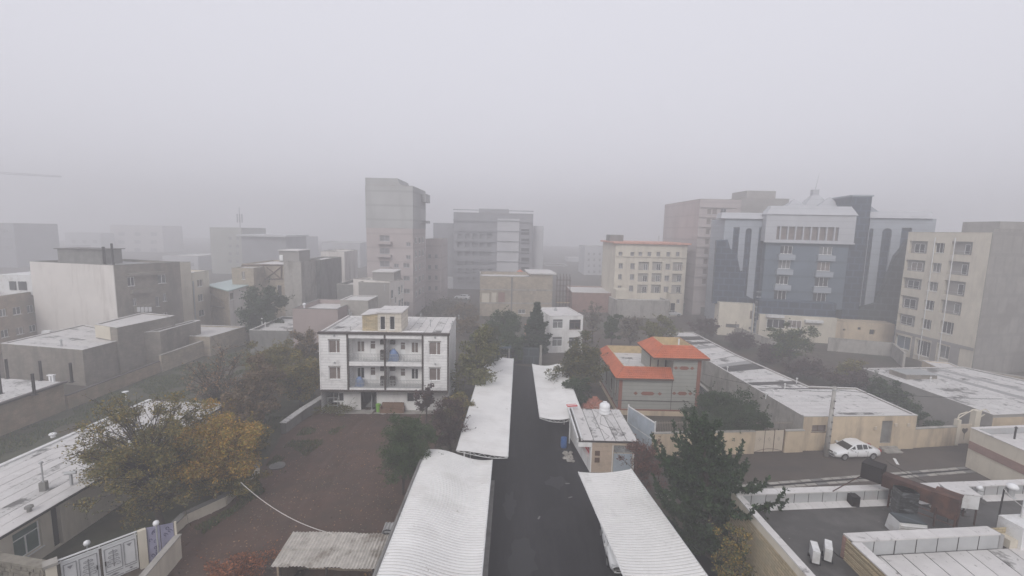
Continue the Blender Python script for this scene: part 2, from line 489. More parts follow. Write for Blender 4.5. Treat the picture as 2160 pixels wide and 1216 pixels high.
D('tower_pink', (0.43, 0.38, 0.37), rough=0.9, var=0.10, sc=0.15, bump=0, bands=(3.05, .2), stain=(.33, .29, .28), stain_sc=.15, stain_amt=.6, stain_stretch=(1, 1, .2))
D('terracotta', (0.42, 0.17, 0.12), rough=0.8, var=0.25, sc=2.0, bump=0.3, stain=(0.30, 0.20, 0.16), stain_sc=0.8, stain_amt=0.7)

# ------------------------------------------------------------------ facade frames and buildings
class Fr:
    def __init__(s, a, b):                # upright plane over the line a -> b, outward to its right hand
        s.o = Vector((a[0], a[1]))
        d = Vector((b[0] - a[0], b[1] - a[1]))
        s.L = d.length
        s.u = d.normalized()
        s.n = Vector((s.u.y, -s.u.x))

    def at(s, u, w=0.0):
        q = s.o + s.u * u + s.n * w
        return (q.x, q.y)

    def px(s, px, py, w=0.0):             # pixel -> (u, z) on the plane pushed out by w
        d = ray(px, py)
        den = d.x * s.n.x + d.y * s.n.y
        t = (s.o.dot(s.n) + w) / den
        x, y = d.x * t, d.y * t
        return ((Vector((x, y)) - s.o).dot(s.u), CAM_H + d.z * t)

    def rect(s, x0, y0, x1, y1, w=0.0):
        xm, ym = (x0 + x1) / 2, (y0 + y1) / 2
        ua, ub = s.px(x0, ym, w)[0], s.px(x1, ym, w)[0]
        za, zb = s.px(xm, y1, w)[1], s.px(xm, y0, w)[1]
        return (min(ua, ub), max(ua, ub), za, zb)

def wall_mesh(mb, F, L, z0, z1, holes, depth, u_from=0.0):
    us = sorted({u_from, L} | {min(max(h[k], u_from), L) for h in holes for k in (0, 1)})
    zs = sorted({z0, z1} | {min(max(h[k], z0), z1) for h in holes for k in (2, 3)})
    for i in range(len(us) - 1):
        for j in range(len(zs) - 1):
            um, zm = (us[i] + us[i + 1]) / 2, (zs[j] + zs[j + 1]) / 2
            if us[i + 1] - us[i] < 1e-5 or zs[j + 1] - zs[j] < 1e-5:
                continue
            if any(h[0] < um < h[1] and h[2] < zm < h[3] for h in holes):
                continue
            a, b = F.at(us[i]), F.at(us[i + 1])
            mb.quad((*a, zs[j]), (*b, zs[j]), (*b, zs[j + 1]), (*a, zs[j + 1]))
    for h in holes:
        a, b, ai, bi = F.at(h[0]), F.at(h[1]), F.at(h[0], -depth), F.at(h[1], -depth)
        mb.quad((*a, h[2]), (*ai, h[2]), (*ai, h[3]), (*a, h[3]))
        mb.quad((*b, h[2]), (*b, h[3]), (*bi, h[3]), (*bi, h[2]))
        mb.quad((*a, h[2]), (*b, h[2]), (*bi, h[2]), (*ai, h[2]))
        mb.quad((*a, h[3]), (*ai, h[3]), (*bi, h[3]), (*b, h[3]))

def shell(fp, z0, z1, holes=None, depth=0.2):
    mb = MB()
    k = len(fp)
    for i in range(k):
        F = Fr(fp[i], fp[(i + 1) % k])
        wall_mesh(mb, F, F.L, z0, z1, (holes or {}).get(i, []), depth)
    return mb

def inset(fp, t):
    k = len(fp)
    out = []
    for i in range(k):
        a, b, c = Vector(fp[i - 1][:2]), Vector(fp[i][:2]), Vector(fp[(i + 1) % k][:2])
        d1, d2 = (b - a).normalized(), (c - b).normalized()
        n1, n2 = Vector((-d1.y, d1.x)), Vector((-d2.y, d2.x))
        m = n1 + n2
        m = m / max(m.dot(n1), 0.2)
        q = b + m * t
        out.append((q.x, q.y))
    return out

def ring(fp, z0, z1, t, over=0.0):        # parapet: hollow ring on the footprint
    mb = MB()
    o, i_ = (inset(fp, -over) if over else fp), inset(fp, t)
    k = len(fp)
    for a in range(k):
        b = (a + 1) % k
        O1, O2, I1, I2 = o[a], o[b], i_[a], i_[b]
        mb.quad((*O1, z0), (*O2, z0), (*O2, z1), (*O1, z1))
        mb.quad((*I2, z0), (*I1, z0), (*I1, z1), (*I2, z1))
        mb.quad((*O1, z1), (*O2, z1), (*I2, z1), (*I1, z1))
        mb.quad((*O2, z0), (*O1, z0), (*I1, z0), (*I2, z0))
    return mb

def window(root, F, h, style='w2', depth=0.16, fm=None, gm=None, w_off=0.0, sill=True):
    u0, u1, z0, z1 = h
    fm = fm or M['frame_white']
    gm = gm or M[rnd.choice(('glass', 'glass', 'glass', 'glass_curtain', 'glass_pale'))]
    W, Hh = u1 - u0, z1 - z0
    e = min(0.055, W * 0.07)
    d0, d1 = w_off - depth + 0.01, w_off - depth + 0.06
    fr = MB()
    fr.fb(F, u0 + .004, u1 - .004, z0 + .004, z0 + e, d0, d1)
    fr.fb(F, u0 + .004, u1 - .004, z1 - e, z1 - .004, d0, d1)
    fr.fb(F, u0 + .004, u0 + e, z0 + e + .001, z1 - e - .001, d0, d1)
    fr.fb(F, u1 - e, u1 - .004, z0 + e + .001, z1 - e - .001, d0, d1)
    cuts = {'w1': [], 'w2': [.5], 'w2r': [.66], 'w2l': [.34], 'w3': [.34, .66], 'w4': [.25, .5, .75], 'tr': [.5], 'door': []}[style]
    zt = z1 - e
    if style == 'tr':
        zt = z0 + Hh * 0.68
        fr.fb(F, u0 + e + .001, u1 - e - .001, zt, zt + e, d0, d1)
    for c in cuts:
        fr.fb(F, u0 + W * c - e * .6, u0 + W * c + e * .6, z0 + e + .001, (zt if style == 'tr' else z1 - e) - .001, d0, d1 - .004)
    if style == 'door':
        fr.fb(F, u0 + e + .001, u1 - e - .001, z0 + e + .001, z0 + Hh * .42, d0, d1 - .006)
        fr.fb(F, u0 + e + .001, u1 - e - .001, z0 + Hh * .78, z0 + Hh * .78 + e, d0, d1 - .004)
    o = obj('door' if style == 'door' else 'window', fr, fm, root)
    pane = MB()
    pane.fb(F, u0 + .006, u1 - .006, z0 + .006, z1 - .006, d0 - .05, d0 + .012)
    obj('pane', pane, gm, o)
    if sill and style != 'door':
        s_ = MB()
        s_.fb(F, u0 - .06, u1 + .06, z0 - .05, z0 - .002, w_off - depth, w_off + .07)
        obj('sill', s_, fm, o)
    return o

def rectfp(a, b, depth):                  # footprint from the front corners, going back by depth
    F = Fr(a, b)
    c, d = F.at(F.L, -depth), F.at(0, -depth)
    return [tuple(a[:2]), tuple(b[:2]), c, d]

class Bld:
    """A building: walls with real openings, a roof deck and a parapet; windows given as pixel rectangles on an edge."""
    def __init__(s, name, label, fp, h, wall, roof='membrane', par=0.45, par_t=0.2, z0=0.0, cat='building', group=None,
                 wins=(), depth=0.2, cope=None, par_mat=None, base=-0.3, far=False):
        fp = [tuple(p[:2]) for p in fp]
        cx_, cy_ = sum(p[0] for p in fp) / len(fp), sum(p[1] for p in fp) / len(fp)
        s.fp, s.h = fp, h
        s.root = thing(name, label, cat, (cx_, cy_, z0), group)
        s.E = [Fr(fp[i], fp[(i + 1) % len(fp)]) for i in range(len(fp))]
        holes = {}
        todo = []
        for w in wins:
            e, r, style = w[:3]
            kw = w[3] if len(w) > 3 else {}
            q = s.E[e].rect(*r)
            q = (max(q[0], .08), min(q[1], s.E[e].L - .08), max(q[2], z0 + .02), min(q[3], h - .02))
            if q[1] - q[0] < .15 or q[3] - q[2] < .15:
                continue
            holes.setdefault(e, []).append(q)
            todo.append((e, q, style, kw))
        ztop = h - par if par else h
        s.wall = obj('wall', shell(fp, z0 + base, h, holes, depth), M[wall], s.root)
        mb = MB().prism(inset(fp, 0.02), ztop - 0.25, ztop)
        s.roof = obj('roof', mb, M[roof], s.root)
        if par:
            mb = MB()
            i_, k = inset(fp, par_t), len(fp)
            for a in range(k):
                b = (a + 1) % k
                mb.quad((*i_[b], ztop), (*i_[a], ztop), (*i_[a], h), (*i_[b], h))
            obj('parapet', mb, M[par_mat or wall], s.root)
            obj('coping', ring(fp, h + .002, h + .05, par_t + .03, .04), M[cope or 'concrete'], s.root)
        for e, q, style, kw in todo:
            if style == 'hole':
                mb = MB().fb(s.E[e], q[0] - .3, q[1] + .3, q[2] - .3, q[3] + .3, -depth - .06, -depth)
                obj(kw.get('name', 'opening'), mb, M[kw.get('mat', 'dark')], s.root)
            else:
                kw2 = dict(kw)
                if far:
                    kw2 = {'gm': 'glass_hazed', 'fm': 'haze_far', **kw2}  # far panes and frames bring painted haze in their colours
                for k_ in ('fm', 'gm'):
                    if k_ in kw2:
                        kw2[k_] = M[kw2[k_]]
                window(s.root, s.E[e], q, style, depth=depth - .03, **kw2)

    def part(s, name, mb, m, parent=None):
        return obj(name, mb, M[m], parent or s.root)

def grid(e, x0, x1, y0, y1, cols, rows, fx=.5, fy=.55, style='w2', skew=0.0, kw=None, drop=()):
    """Pixel rectangles of a regular window grid; skew = sideways drift from the top row to the bottom row."""
    out = []
    for j in range(rows):
        for i in range(cols):
            if (i, j) in drop:
                continue
            w, h = (x1 - x0) / cols, (y1 - y0) / rows
            a, b = x0 + (i + .5) * w + skew * j / max(rows - 1, 1), y0 + (j + .5) * h
            out.append((e, (a - w * fx / 2, b - h * fy / 2, a + w * fx / 2, b + h * fy / 2), style, kw or {}))
    return out

def strips(root, quad, n, lift, m, name='roof_strip', gap=0.035, th=0.02, seed=0, along=True, mats=None):
    """Roofing felt laid in n strips over a four-cornered deck (corners in order); every strip is a piece of its own."""
    a, b, c, d = [Vector(q) for q in quad]
    if not along:
        a, b, c, d = b, c, d, a
    r = random.Random(seed)
    L1 = (b - a).length
    for i in range(n):
        t0, t1 = i / n + gap / L1 / 2, (i + 1) / n - gap / L1 / 2
        p = [a.lerp(b, t0), a.lerp(b, t1), d.lerp(c, t1), d.lerp(c, t0)]
        z = lift + r.uniform(0, .012)
        mb = MB().hexa([(*q[:2], q[2] + z) for q in p] + [(*q[:2], q[2] + z + th) for q in p])
        obj(name, mb, M[r.choice(mats) if mats else m], root)

def sheet(poly, z):
    return MB().poly([(p[0], p[1], z) for p in poly])

# ================================================================== THE SETTING
struct('ground', MB().poly([(-430, -60, 0), (430, -60, 0), (430, 600, 0), (-430, 600, 0)]), M['earth'])
LOT = [P2(*q) for q in ((700, 862), (948, 868), (918, 950), (850, 1060), (787, 1216), (740, 1340), (250, 1340), (357, 1140),
                                         (390, 1107), (475, 1067), (545, 1000), (600, 912), (682, 860))]
def inside(poly, x, y):
    r, j = False, len(poly) - 1
    for i in range(len(poly)):
        if (poly[i][1] > y) != (poly[j][1] > y) and x < (poly[j][0] - poly[i][0]) * (y - poly[i][1]) / (poly[j][1] - poly[i][1]) + poly[i][0]:
            r = not r
        j = i
    return r
struct('lot_base', sheet(LOT, .006), M['lot'])
# uneven trodden soil with old wheel ruts
lm_ = MB()
st_ = .22
nx_, ny_ = int(22 / st_), int(38 / st_)
def lot_z(x, y):
        n_ = noise.noise(Vector((x * .35, y * .35, 1))) * .05 + noise.noise(Vector((x * 1.3, y * 1.3, 4))) * .035 + noise.noise(Vector((x * 3.1, y * 3.1, 7))) * .022
        cx_ = -13.2 + 1.8 * math.sin(y * .12)
        rut = sum(-.075 * math.exp(-((x - cx_ - o) / .17) ** 2) + .04 * math.exp(-((x - cx_ - o - .36) / .16) ** 2) for o in (-.75, .75))
        return .075 + n_ + rut
for j in range(ny_ + 1):
    for i in range(nx_ + 1):
        x, y = -23.5 + i * st_, 12 + j * st_
        lm_.v.append((x, y, lot_z(x, y)))
for j in range(ny_):
    for i in range(nx_):
        if all(inside(LOT, -23.5 + (i + a) * st_, 12 + (j + b) * st_) for a in (0, 1) for b in (0, 1)):
            a = j * (nx_ + 1) + i
            lm_.f.append((a, a + 1, a + nx_ + 2, a + nx_ + 1))
struct('bare_lot', lm_, M['lot']).data.polygons.foreach_set('use_smooth', [True] * len(lm_.f))
struct('driveway', sheet([(-6.4, 12), (17, 12), (13.2, 24), (10.6, 33), (7.2, 35.5), (6.3, 42), (6.3, 64), (0.2, 66), (-3.6, 58), (-3.6, 34), (-6.4, 33)], .012), M['asphalt'])
def blot(cx_, cy_, rx, ry, seed):
    r_ = random.Random(seed)
    k = [r_.uniform(.7, 1.25) for _ in range(18)]
    return [(cx_ + rx * k[i] * math.cos(2 * math.pi * i / 18), cy_ + ry * k[i] * math.sin(2 * math.pi * i / 18)) for i in range(18)]
for i, (x, y, rx, ry, m_) in enumerate(((.8, 36, .9, 2.2, 'asphalt_patch'), (3.4, 29.5, 1.0, 1.4, 'asphalt_patch'), (1.0, 25.5, .9, 2.0, 'asphalt_wet'), (3.9, 34.2, .8, 1.0, 'asphalt_wet'), (1.6, 45, .6, 3.5, 'asphalt_patch'), (2.4, 22.0, 1.2, 1.3, 'asphalt_patch'), (.2, 31.0, .45, 1.6, 'asphalt_wet'), (4.6, 38.0, .5, 1.6, 'asphalt_patch'))):
    struct('asphalt_patch', sheet(blot(x, y, rx, ry, 100 + i), .016), M[m_])
struct('street', sheet([(10.7, 35.7), (13.4, 38.9), (27.5, 40.4), (39, 42), (90, 48), (90, 41.5), (40.8, 37.2), (22, 33.2), (12, 32.2)], .013), M['street'])
struct('pavement', sheet([(12, 32.15), (22, 33.15), (40.8, 37.15), (90, 41.4), (90, 38), (32.5, 29.6), (13, 27.5)], .009), M['street'])
struct('back_street', sheet([P2(*q) for q in ((1330, 680), (1405, 672), (1500, 632), (1540, 632), (1600, 735), (1480, 712))], .010), M['street'])
struct('side_street', sheet([(-40, 120), (2, 120), (2, 150), (-40, 150)], .010), M['street'])
struct('weedy_yard', sheet([(-47.3, 30), (-47.3, 62), (-42, 76), (-36, 76), (-33, 50), (-34.2, 41.5), (-35.5, 28)], .006), M['grass_soil'])
struct('garden_soil', sheet([(-27.5, 24.6), (-21.7, 27), (-20.3, 34), (-22, 42), (-21.2, 49), (-33, 62), (-34, 41.4), (-27, 41)], .007), M['grass_soil'])

# open gutter beside the street: concrete slabs laid end to end
ga, gb = Vector((11.5, 32.75)), Vector((40.6, 37.75))
gdir = (gb - ga).normalized()
gut = thing('gutter', 'open concrete gutter of short slabs along the far side of the grey street', 'gutter', (26, 35, 0))
obj('channel', MB().prism([tuple(ga + Vector((0, -.10))), tuple(gb + Vector((0, -.10))), tuple(gb + Vector((0, .12))), tuple(ga + Vector((0, .12)))], .004, .018), M['dark'], gut)
n_g = 30
gl = (gb - ga).length / n_g
for side in (-.32, .26):
    for i in range(n_g):
        c = ga + gdir * (gl * (i + .5)) + Vector((-gdir.y, gdir.x)) * side
        mb = MB().obox(c, math.atan2(gdir.y, gdir.x) + rnd.uniform(-.02, .02), gl - .09, .30, .0, .05 + rnd.uniform(-.012, .012))
        obj('slab', mb, M['concrete'] if (i * 7 + int(side * 10)) % 5 else M['concrete_dark'], gut)

# kerb wall along the left side of the driveway
mb = MB().box(-1.30, -1.02, 12, 33.6, 0, .42)
for (x, y, a_) in ((1197, 1021, .1), (1203, 1050, .5), (1137, 1093, 1.2)):
    q = P(x, y)
    one('litter', 'pale scrap of paper or cardboard lying on the dark driveway', 'litter', MB().obox((q.x, q.y), a_, .34, .12, .017, .03), M['concrete_dark'], (q.x, q.y, 0), group='scraps on the driveway')
one('kerb', 'low grey concrete kerb wall under the edge of the near left carport', 'kerb', mb, M['concrete_dark'], (-1.16, 24, 0))

# ================================================================== WHITE APARTMENT HOUSE
A0, B0 = P(677, 822, 2.8), P(945, 824.5, 2.8)
FU = Fr(A0, B0)
wU = FU.L
zU0, zU1 = 2.72, 8.92
apt = thing('apartment_house', 'white stone three storey apartment house with recessed balconies facing the bare lot', 'house', (*FU.at(wU / 2, -5), 0))
def ux(x, y=760): return FU.px(x, y)[0]
def uz(x, y): return FU.px(x, y)[1]
u_t = [ux(733.7), ux(812), ux(891.5)]
DEP = 9.4
# upper walls: the two outer panels (with windows), sides, back
sidew = [FU.rect(692.5, 718, 717, 745.5), FU.rect(693.7, 775, 718, 801), FU.rect(904.5, 722, 929.5, 749.5), FU.rect(905, 777.5, 929, 803.7)]
mb = MB()
tw = .09
wall_mesh(mb, FU, u_t[0] - tw, zU0, zU1, sidew[:2], .18)
wall_mesh(mb, FU, wU, zU0, zU1, sidew[2:], .18, u_from=u_t[2] + tw)
z_l1 = uz(770, 714.5)          # underside of the upper lintel
z_s1, z_s0 = uz(770, 764), uz(770, 772.5)
z_l0 = zU0 + .30
for (ua, ub) in ((u_t[0] + tw, u_t[1] - tw), (u_t[1] + tw, u_t[2] - tw)):
    for (za, zb) in ((z_l1, zU1), (z_s0, z_s1), (zU0, z_l0)):
        mb.fb(FU, ua, ub, za, zb, -1.45, 0)
    for uu in (ua, ub):        # cheeks of the loggia
        mb.quad((*FU.at(uu), zU0), (*FU.at(uu, -1.5), zU0), (*FU.at(uu, -1.5), zU1), (*FU.at(uu), zU1))
corners = [FU.at(0), FU.at(wU), FU.at(wU, -DEP), FU.at(0, -DEP)]
for i in (1, 2, 3):
    F = Fr(corners[i], corners[(i + 1) % 4])
    wall_mesh(mb, F, F.L, 0 if i else 0, zU1, [], .1)
mb.poly([(*FU.at(0, 0), zU0), (*FU.at(wU, 0), zU0), (*FU.at(wU, -1.2), zU0), (*FU.at(0, -1.2), zU0)])
obj('wall', mb, M['white_stone'], apt)
for q, st in zip(sidew, ('w2r', 'w2r', 'w2r', 'w2r')):
    w_ = window(apt, FU, q, st, .15, gm=M['glass_curtain'])
    lint = MB().fb(FU, q[0] - .04, q[1] + .04, q[3] + .005, q[3] + .13, -.02, .035)
    obj('shutter_box', lint, M['grey_stone'], w_)
    hood = MB().lathe((*FU.at((q[0] + q[1]) / 2 + .05, .10), q[3] + .42), [(.04, 0), (.09, .03), (.10, .13), (.05, .2)], 8)
    obj('vent_cowl', hood, M['metal_grey'], apt)
# dark trims
for u in u_t:
    obj('trim', MB().fb(FU, u - tw, u + tw, zU0 + .10, zU1 - .12, -.3, .07), M['dark_trim'], apt)
obj('trim', MB().fb(FU, wU - .10, wU + .06, zU0 - .02, zU1 - .11, -.25, .06), M['dark_trim'], apt)
obj('trim', MB().fb(FU, -.05, .06, zU0 - .02, zU1 - .11, -.1, .06), M['white_plaster'], apt)
obj('trim', MB().fb(FU, -.14, wU + .14, zU1 - .10, zU1 + .10, -.35, .16), M['dark_trim'], apt)
obj('trim', MB().fb(FU, -.03, wU + .03, zU0 - .14, zU0 + .08, -.25, .075), M['dark_trim'], apt)
# loggia back wall with windows, doors, cooler hatches and boxes
FB = Fr(FU.at(0, -1.45), FU.at(wU, -1.45))
bw = []
for dy in (0, 55.5):
    for (x0, y0, x1, y1, st) in ((753, 720, 769, 743, 'w2'), (781, 719.5, 792, 748, 'door'), (844.5, 722.5, 855, 749, 'door'), (867.5, 722.5, 882.5, 745, 'w2')):
        bw.append((FB.rect(x0, y0 + dy, x1, y1 + dy), st))
mb = MB()
wall_mesh(mb, FB, u_t[2], zU0 + .3, zU1 - .1, [q for q, _ in bw], .12, u_from=u_t[0])
obj('balcony_wall', mb, M['white_plaster'], apt)
for q, st in bw:
    window(apt, FB, q, st, .10, sill=False)
for dy in (0, 55.5):
    for (x0, y0, x1, y1) in ((803, 717.5, 810.5, 726), (824, 717.5, 833.5, 726)):
        q = FB.rect(x0, y0 + dy, x1, y1 + dy, .1)
        obj('cooler_duct', MB().fb(FB, q[0], q[1], q[2], q[3], .004, .35), M['dark_trim'], apt)
    for (x0, y0, x1, y1) in ((803, 739, 810.5, 753), (823, 739, 833.5, 753)):
        q = FB.rect(x0, y0 + dy, x1, y1 + dy, .5)
        bx_ = obj('cooler_box', MB().fb(FB, q[0], q[1], q[2] - .3, q[3], .3, .75), M['dark_trim'], apt)
        for k in range(4):
            zz = q[2] + (q[3] - q[2]) * (k + .5) / 4
            obj('louvre', MB().fb(FB, q[0] + .05, q[1] - .05, zz, zz + .05, .75, .775), M['rust_dark'], bx_)
# railings with scrolls
def railing(ua, ub, z0, hh):
    r = MB()
    for zz in (z0 + .04, z0 + hh, z0 + hh * .55):
        r.fb(FU, ua, ub, zz, zz + .035, -.12, -.085)
    n = int((ub - ua) / .145)
    for i in range(n + 1):
        u = ua + (ub - ua) * i / n
        r.fb(FU, u - .011, u + .011, z0 + .075, z0 + hh - .002, -.113, -.092)
        if i < n and i % 2 == 0:                       # scroll between two bars
            uc = u + (ub - ua) / n / 2
            pts = []
            for k in range(11):
                t = k / 10 * 3.4 * math.pi
                rr = .105 * (1 - k / 14)
                pts.append((*FU.at(uc + rr * math.cos(t), -.10), z0 + hh * .30 + rr * 1.5 * math.sin(t)))
            r.tube(pts, .011, .011, 4)
            pts = [(*FU.at(uc - .07 + .14 * k / 6, -.10), z0 + hh * .78 + .09 * math.sin(k * 1.05)) for k in range(7)]
            r.tube(pts, .011, .011, 4)
    return r
for z0 in (z_s1, z_l0):
    for (ua, ub) in ((u_t[0] + tw, u_t[1] - tw), (u_t[1] + tw, u_t[2] - tw)):
        obj('railing', railing(ua + .01, ub - .01, z0, .82), M['metal_grey'], apt)
# ground storey set back under the overhang
FG = Fr(FU.at(0, -1.15), FU.at(wU, -1.15))
gh = [(FG.rect(703, 829, 725, 847.5), 'w2'), (FG.rect(761, 827.5, 794.5, 865.5), 'hole'), (FG.rect(858, 829.5, 881, 848.7), 'w2r'), (FG.rect(898, 834, 910, 854), 'w2')]
gh[1] = ((gh[1][0][0], gh[1][0][1], .06, gh[1][0][3]), 'hole')
mb = MB()
wall_mesh(mb, FG, wU, 0, zU0, [q for q, _ in gh], .2, u_from=ux(702) + .2)
obj('ground_storey_wall', mb, M['white_plaster'], apt)
for q, st in gh:
    if st != 'hole':
        window(apt, FG, q, st, .15)
q = gh[1][0]
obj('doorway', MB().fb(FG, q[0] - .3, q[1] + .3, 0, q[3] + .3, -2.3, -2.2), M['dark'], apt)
stair = MB()
for k in range(9):
    stair.fb(FG, q[0] + .25 + k * .16, q[0] + .25 + (k + 1) * .16, .06, .2 + k * .17, -2.0, -.9)
obj('stair', stair, M['concrete_dark'], apt)
obj('door_leaf', MB().fb(FG, q[1] - .62, q[1] - .56, .06, q[3] - .05, -1.1, -.18), M['metal_grey'], apt)
obj('apron', MB().fb(FG, ux(702), wU * .88, -.05, .10, .0, .95), M['concrete'], apt)
# basement pit rail at the left corner
pit = MB()
for u in (.45, 1.5):
    pit.fb(FG, u, u + .05, 0, 1.7, .55, .60)
pit.fb(FG, .45, 1.55, 1.65, 1.70, .551, .599)
pit.fb(FG, .45, 1.55, .82, .86, .551, .599)
obj('pit_rail', pit, M['metal_grey'], apt)
# roof with felt strips
zr = zU1 - .12
rq = [(*FU.at(.05, -.35), zr), (*FU.at(wU - .05, -.35), zr), (*FU.at(wU - .05, -DEP + .05), zr), (*FU.at(.05, -DEP + .05), zr)]
obj('roof_deck', MB().prism([p[:2] for p in rq], zr - .3, zr), M['seam'], apt)
strips(apt, rq, 15, .002, 'membrane', seed=3, mats=['membrane', 'membrane', 'membrane_worn'])
# stair house on the roof
zp = zr + .03
F1 = FU
def ph(x, y, w): return FU.px(x, y, w)
pu0, pu1 = ux(792, 690), ux(843, 690)
pz = zr + 2.15
mb = MB()
qs = [FU.rect(802, 668, 812.5, 696, -.9), FU.rect(822, 668, 832.5, 696, -.9)]
FPH = Fr(FU.at(pu0, -.9), FU.at(pu1, -.9))
qs = [(a - pu0, b - pu0, max(c, zp + .3), min(d, pz - .15)) for a, b, c, d in qs]
wall_mesh(mb, FPH, FPH.L, zp, pz, qs, .15)
cs = [FPH.at(0), FPH.at(FPH.L), FPH.at(FPH.L, -3.6), FPH.at(0, -3.6)]
for i in (1, 2, 3):
    F = Fr(cs[i], cs[(i + 1) % 4])
    wall_mesh(mb, F, F.L, zp, pz, [], .1)
sth = obj('stair_house', mb, M['cream_stone'], apt)
for q in qs:
    window(apt, FPH, q, 'w1', .12, gm=M['glass'])
obj('stair_house_roof', MB().fb(FPH, -.15, FPH.L + .15, pz + .002, pz + .14, -3.75, .15), M['membrane'], apt)
lu0 = ux(757, 690)
FL_ = Fr(FU.at(lu0, -1.25), FU.at(pu0 - .01, -1.25))
mb = MB()
a0, a1 = FL_.at(0), FL_.at(FL_.L)
b0, b1 = FL_.at(0, -3.3), FL_.at(FL_.L, -3.3)
mb.hexa([(*a0, zp), (*a1, zp), (*b1, zp), (*b0, zp), (*a0, zp + 1.75), (*a1, zp + 1.95), (*b1, zp + 1.95), (*b0, zp + 1.75)])
obj('lean_to', mb, M['brick_yellow'], apt)
mb = MB()
a0, a1 = FL_.at(-.15, .12), FL_.at(FL_.L, .12)
b0, b1 = FL_.at(-.15, -3.4), FL_.at(FL_.L, -3.4)
mb.hexa([(*a0, zp + 1.752), (*a1, zp + 1.955), (*b1, zp + 1.955), (*b0, zp + 1.752), (*a0, zp + 1.84), (*a1, zp + 2.04), (*b1, zp + 2.04), (*b0, zp + 1.84)])
obj('lean_to_roof', mb, M['membrane'], apt)
for (x, y, hh) in ((739, 697, .35), (812, 648, .9), (841, 658, .5), (908, 690, .8), (955, 688, .55), (952, 692, .5), (888, 672, .5), (968, 674, .5), (737, 664, .6), (741, 668, .5)):
    b_ = P(x, y, zr)
    vz = (pz + .14) if 790 < x < 845 else zr + .02
    obj('vent_pipe', MB().lathe((b_.x, b_.y, vz), [(.05, 0), (.05, hh * .8), (.10, hh * .82), (.10, hh), (.03, hh + .05)], 8), M['metal_grey'], apt)
obj('roof_kerb', MB().fb(FU, .0, .18, zr + .002, zr + .22, -DEP, -.36), M['membrane'], apt)
obj('roof_kerb', MB().fb(FU, wU - .18, wU, zr + .002, zr + .16, -DEP, -.36), M['membrane'], apt)

# things in front of and on the apartment house
s0 = FG.px(831, 870)
so = thing('sofa', 'worn brown double sofa standing against the ground floor wall of the white apartment house', 'sofa', (*FG.at(FG.px(830, 868)[0], .5), .1))
ua, ub = FG.px(807.5, 862)[0], FG.px(852.5, 862)[0]
um = (ua + ub) / 2
obj('backrest', MB().fb(FG, ua, um - .02, .35, 1.05, .06, .28), M['sofa'], so)
obj('backrest', MB().fb(FG, um + .02, ub, .35, 1.05, .06, .28), M['sofa'], so)
obj('seat', MB().fb(FG, ua + .02, um - .02, .1, .5, .29, .85), M['sofa'], so)
obj('seat', MB().fb(FG, um + .02, ub - .02, .1, .5, .29, .85), M['sofa'], so)
obj('armrest', MB().fb(FG, ua - .12, ua - .005, .1, .68, .1, .85), M['sofa'], so)
obj('armrest', MB().fb(FG, ub + .005, ub + .12, .1, .68, .1, .85), M['sofa'], so)
c = FG.at(FG.px(800, 862)[0], .45)
bn = thing('wheeled_bin', 'bright green plastic bin beside the brown sofa', 'bin', (*c, .1))
obj('body', MB().lathe((*c, .1), [(.20, 0), (.25, .75), (.25, .8)], 10), M['green_plastic'], bn)
obj('lid', MB().lathe((*c, .905), [(.27, 0), (.27, .05), (.12, .12)], 10), M['green_plastic'], bn)
def tarp(u, z, w, hgt, lab):
    b = MB()
    n, k = 14, 6
    prof = []
    for j in range(k + 1):
        t = j / k
        for i in range(n):
            a = 2 * math.pi * i / n
            rr = (1 - t ** 3 * .75) * (1 + .14 * math.sin(3 * a + 5 * t) + .10 * math.sin(5 * a - 3 * t))
            x_, y_ = FU.at(u + w / 2 * rr * math.cos(a), -.62 + .36 * rr * math.sin(a))
            b.v.append((x_, y_, z + hgt * (t + .05 * math.sin(4 * a))))
    for j in range(k):
        for i in range(n):
            ii = (i + 1) % n
            b.f.append((j * n + i, j * n + ii, (j + 1) * n + ii, (j + 1) * n + i))
    b.f.append(tuple(range(k * n, k * n + n)))
    one('tarp_bundle', lab, 'tarpaulin', b, M['blue_tarp'], (*FU.at(u, -.6), z), smooth=True)
tarp(ux(828, 756), z_s1 + .01, 1.05, 1.25, 'blue tarpaulin bundle on the upper right balcony of the white apartment house')
tarp(ux(755, 808), z_l0 + .01, .95, 1.0, 'blue tarpaulin bundle on the lower left balcony of the white apartment house')

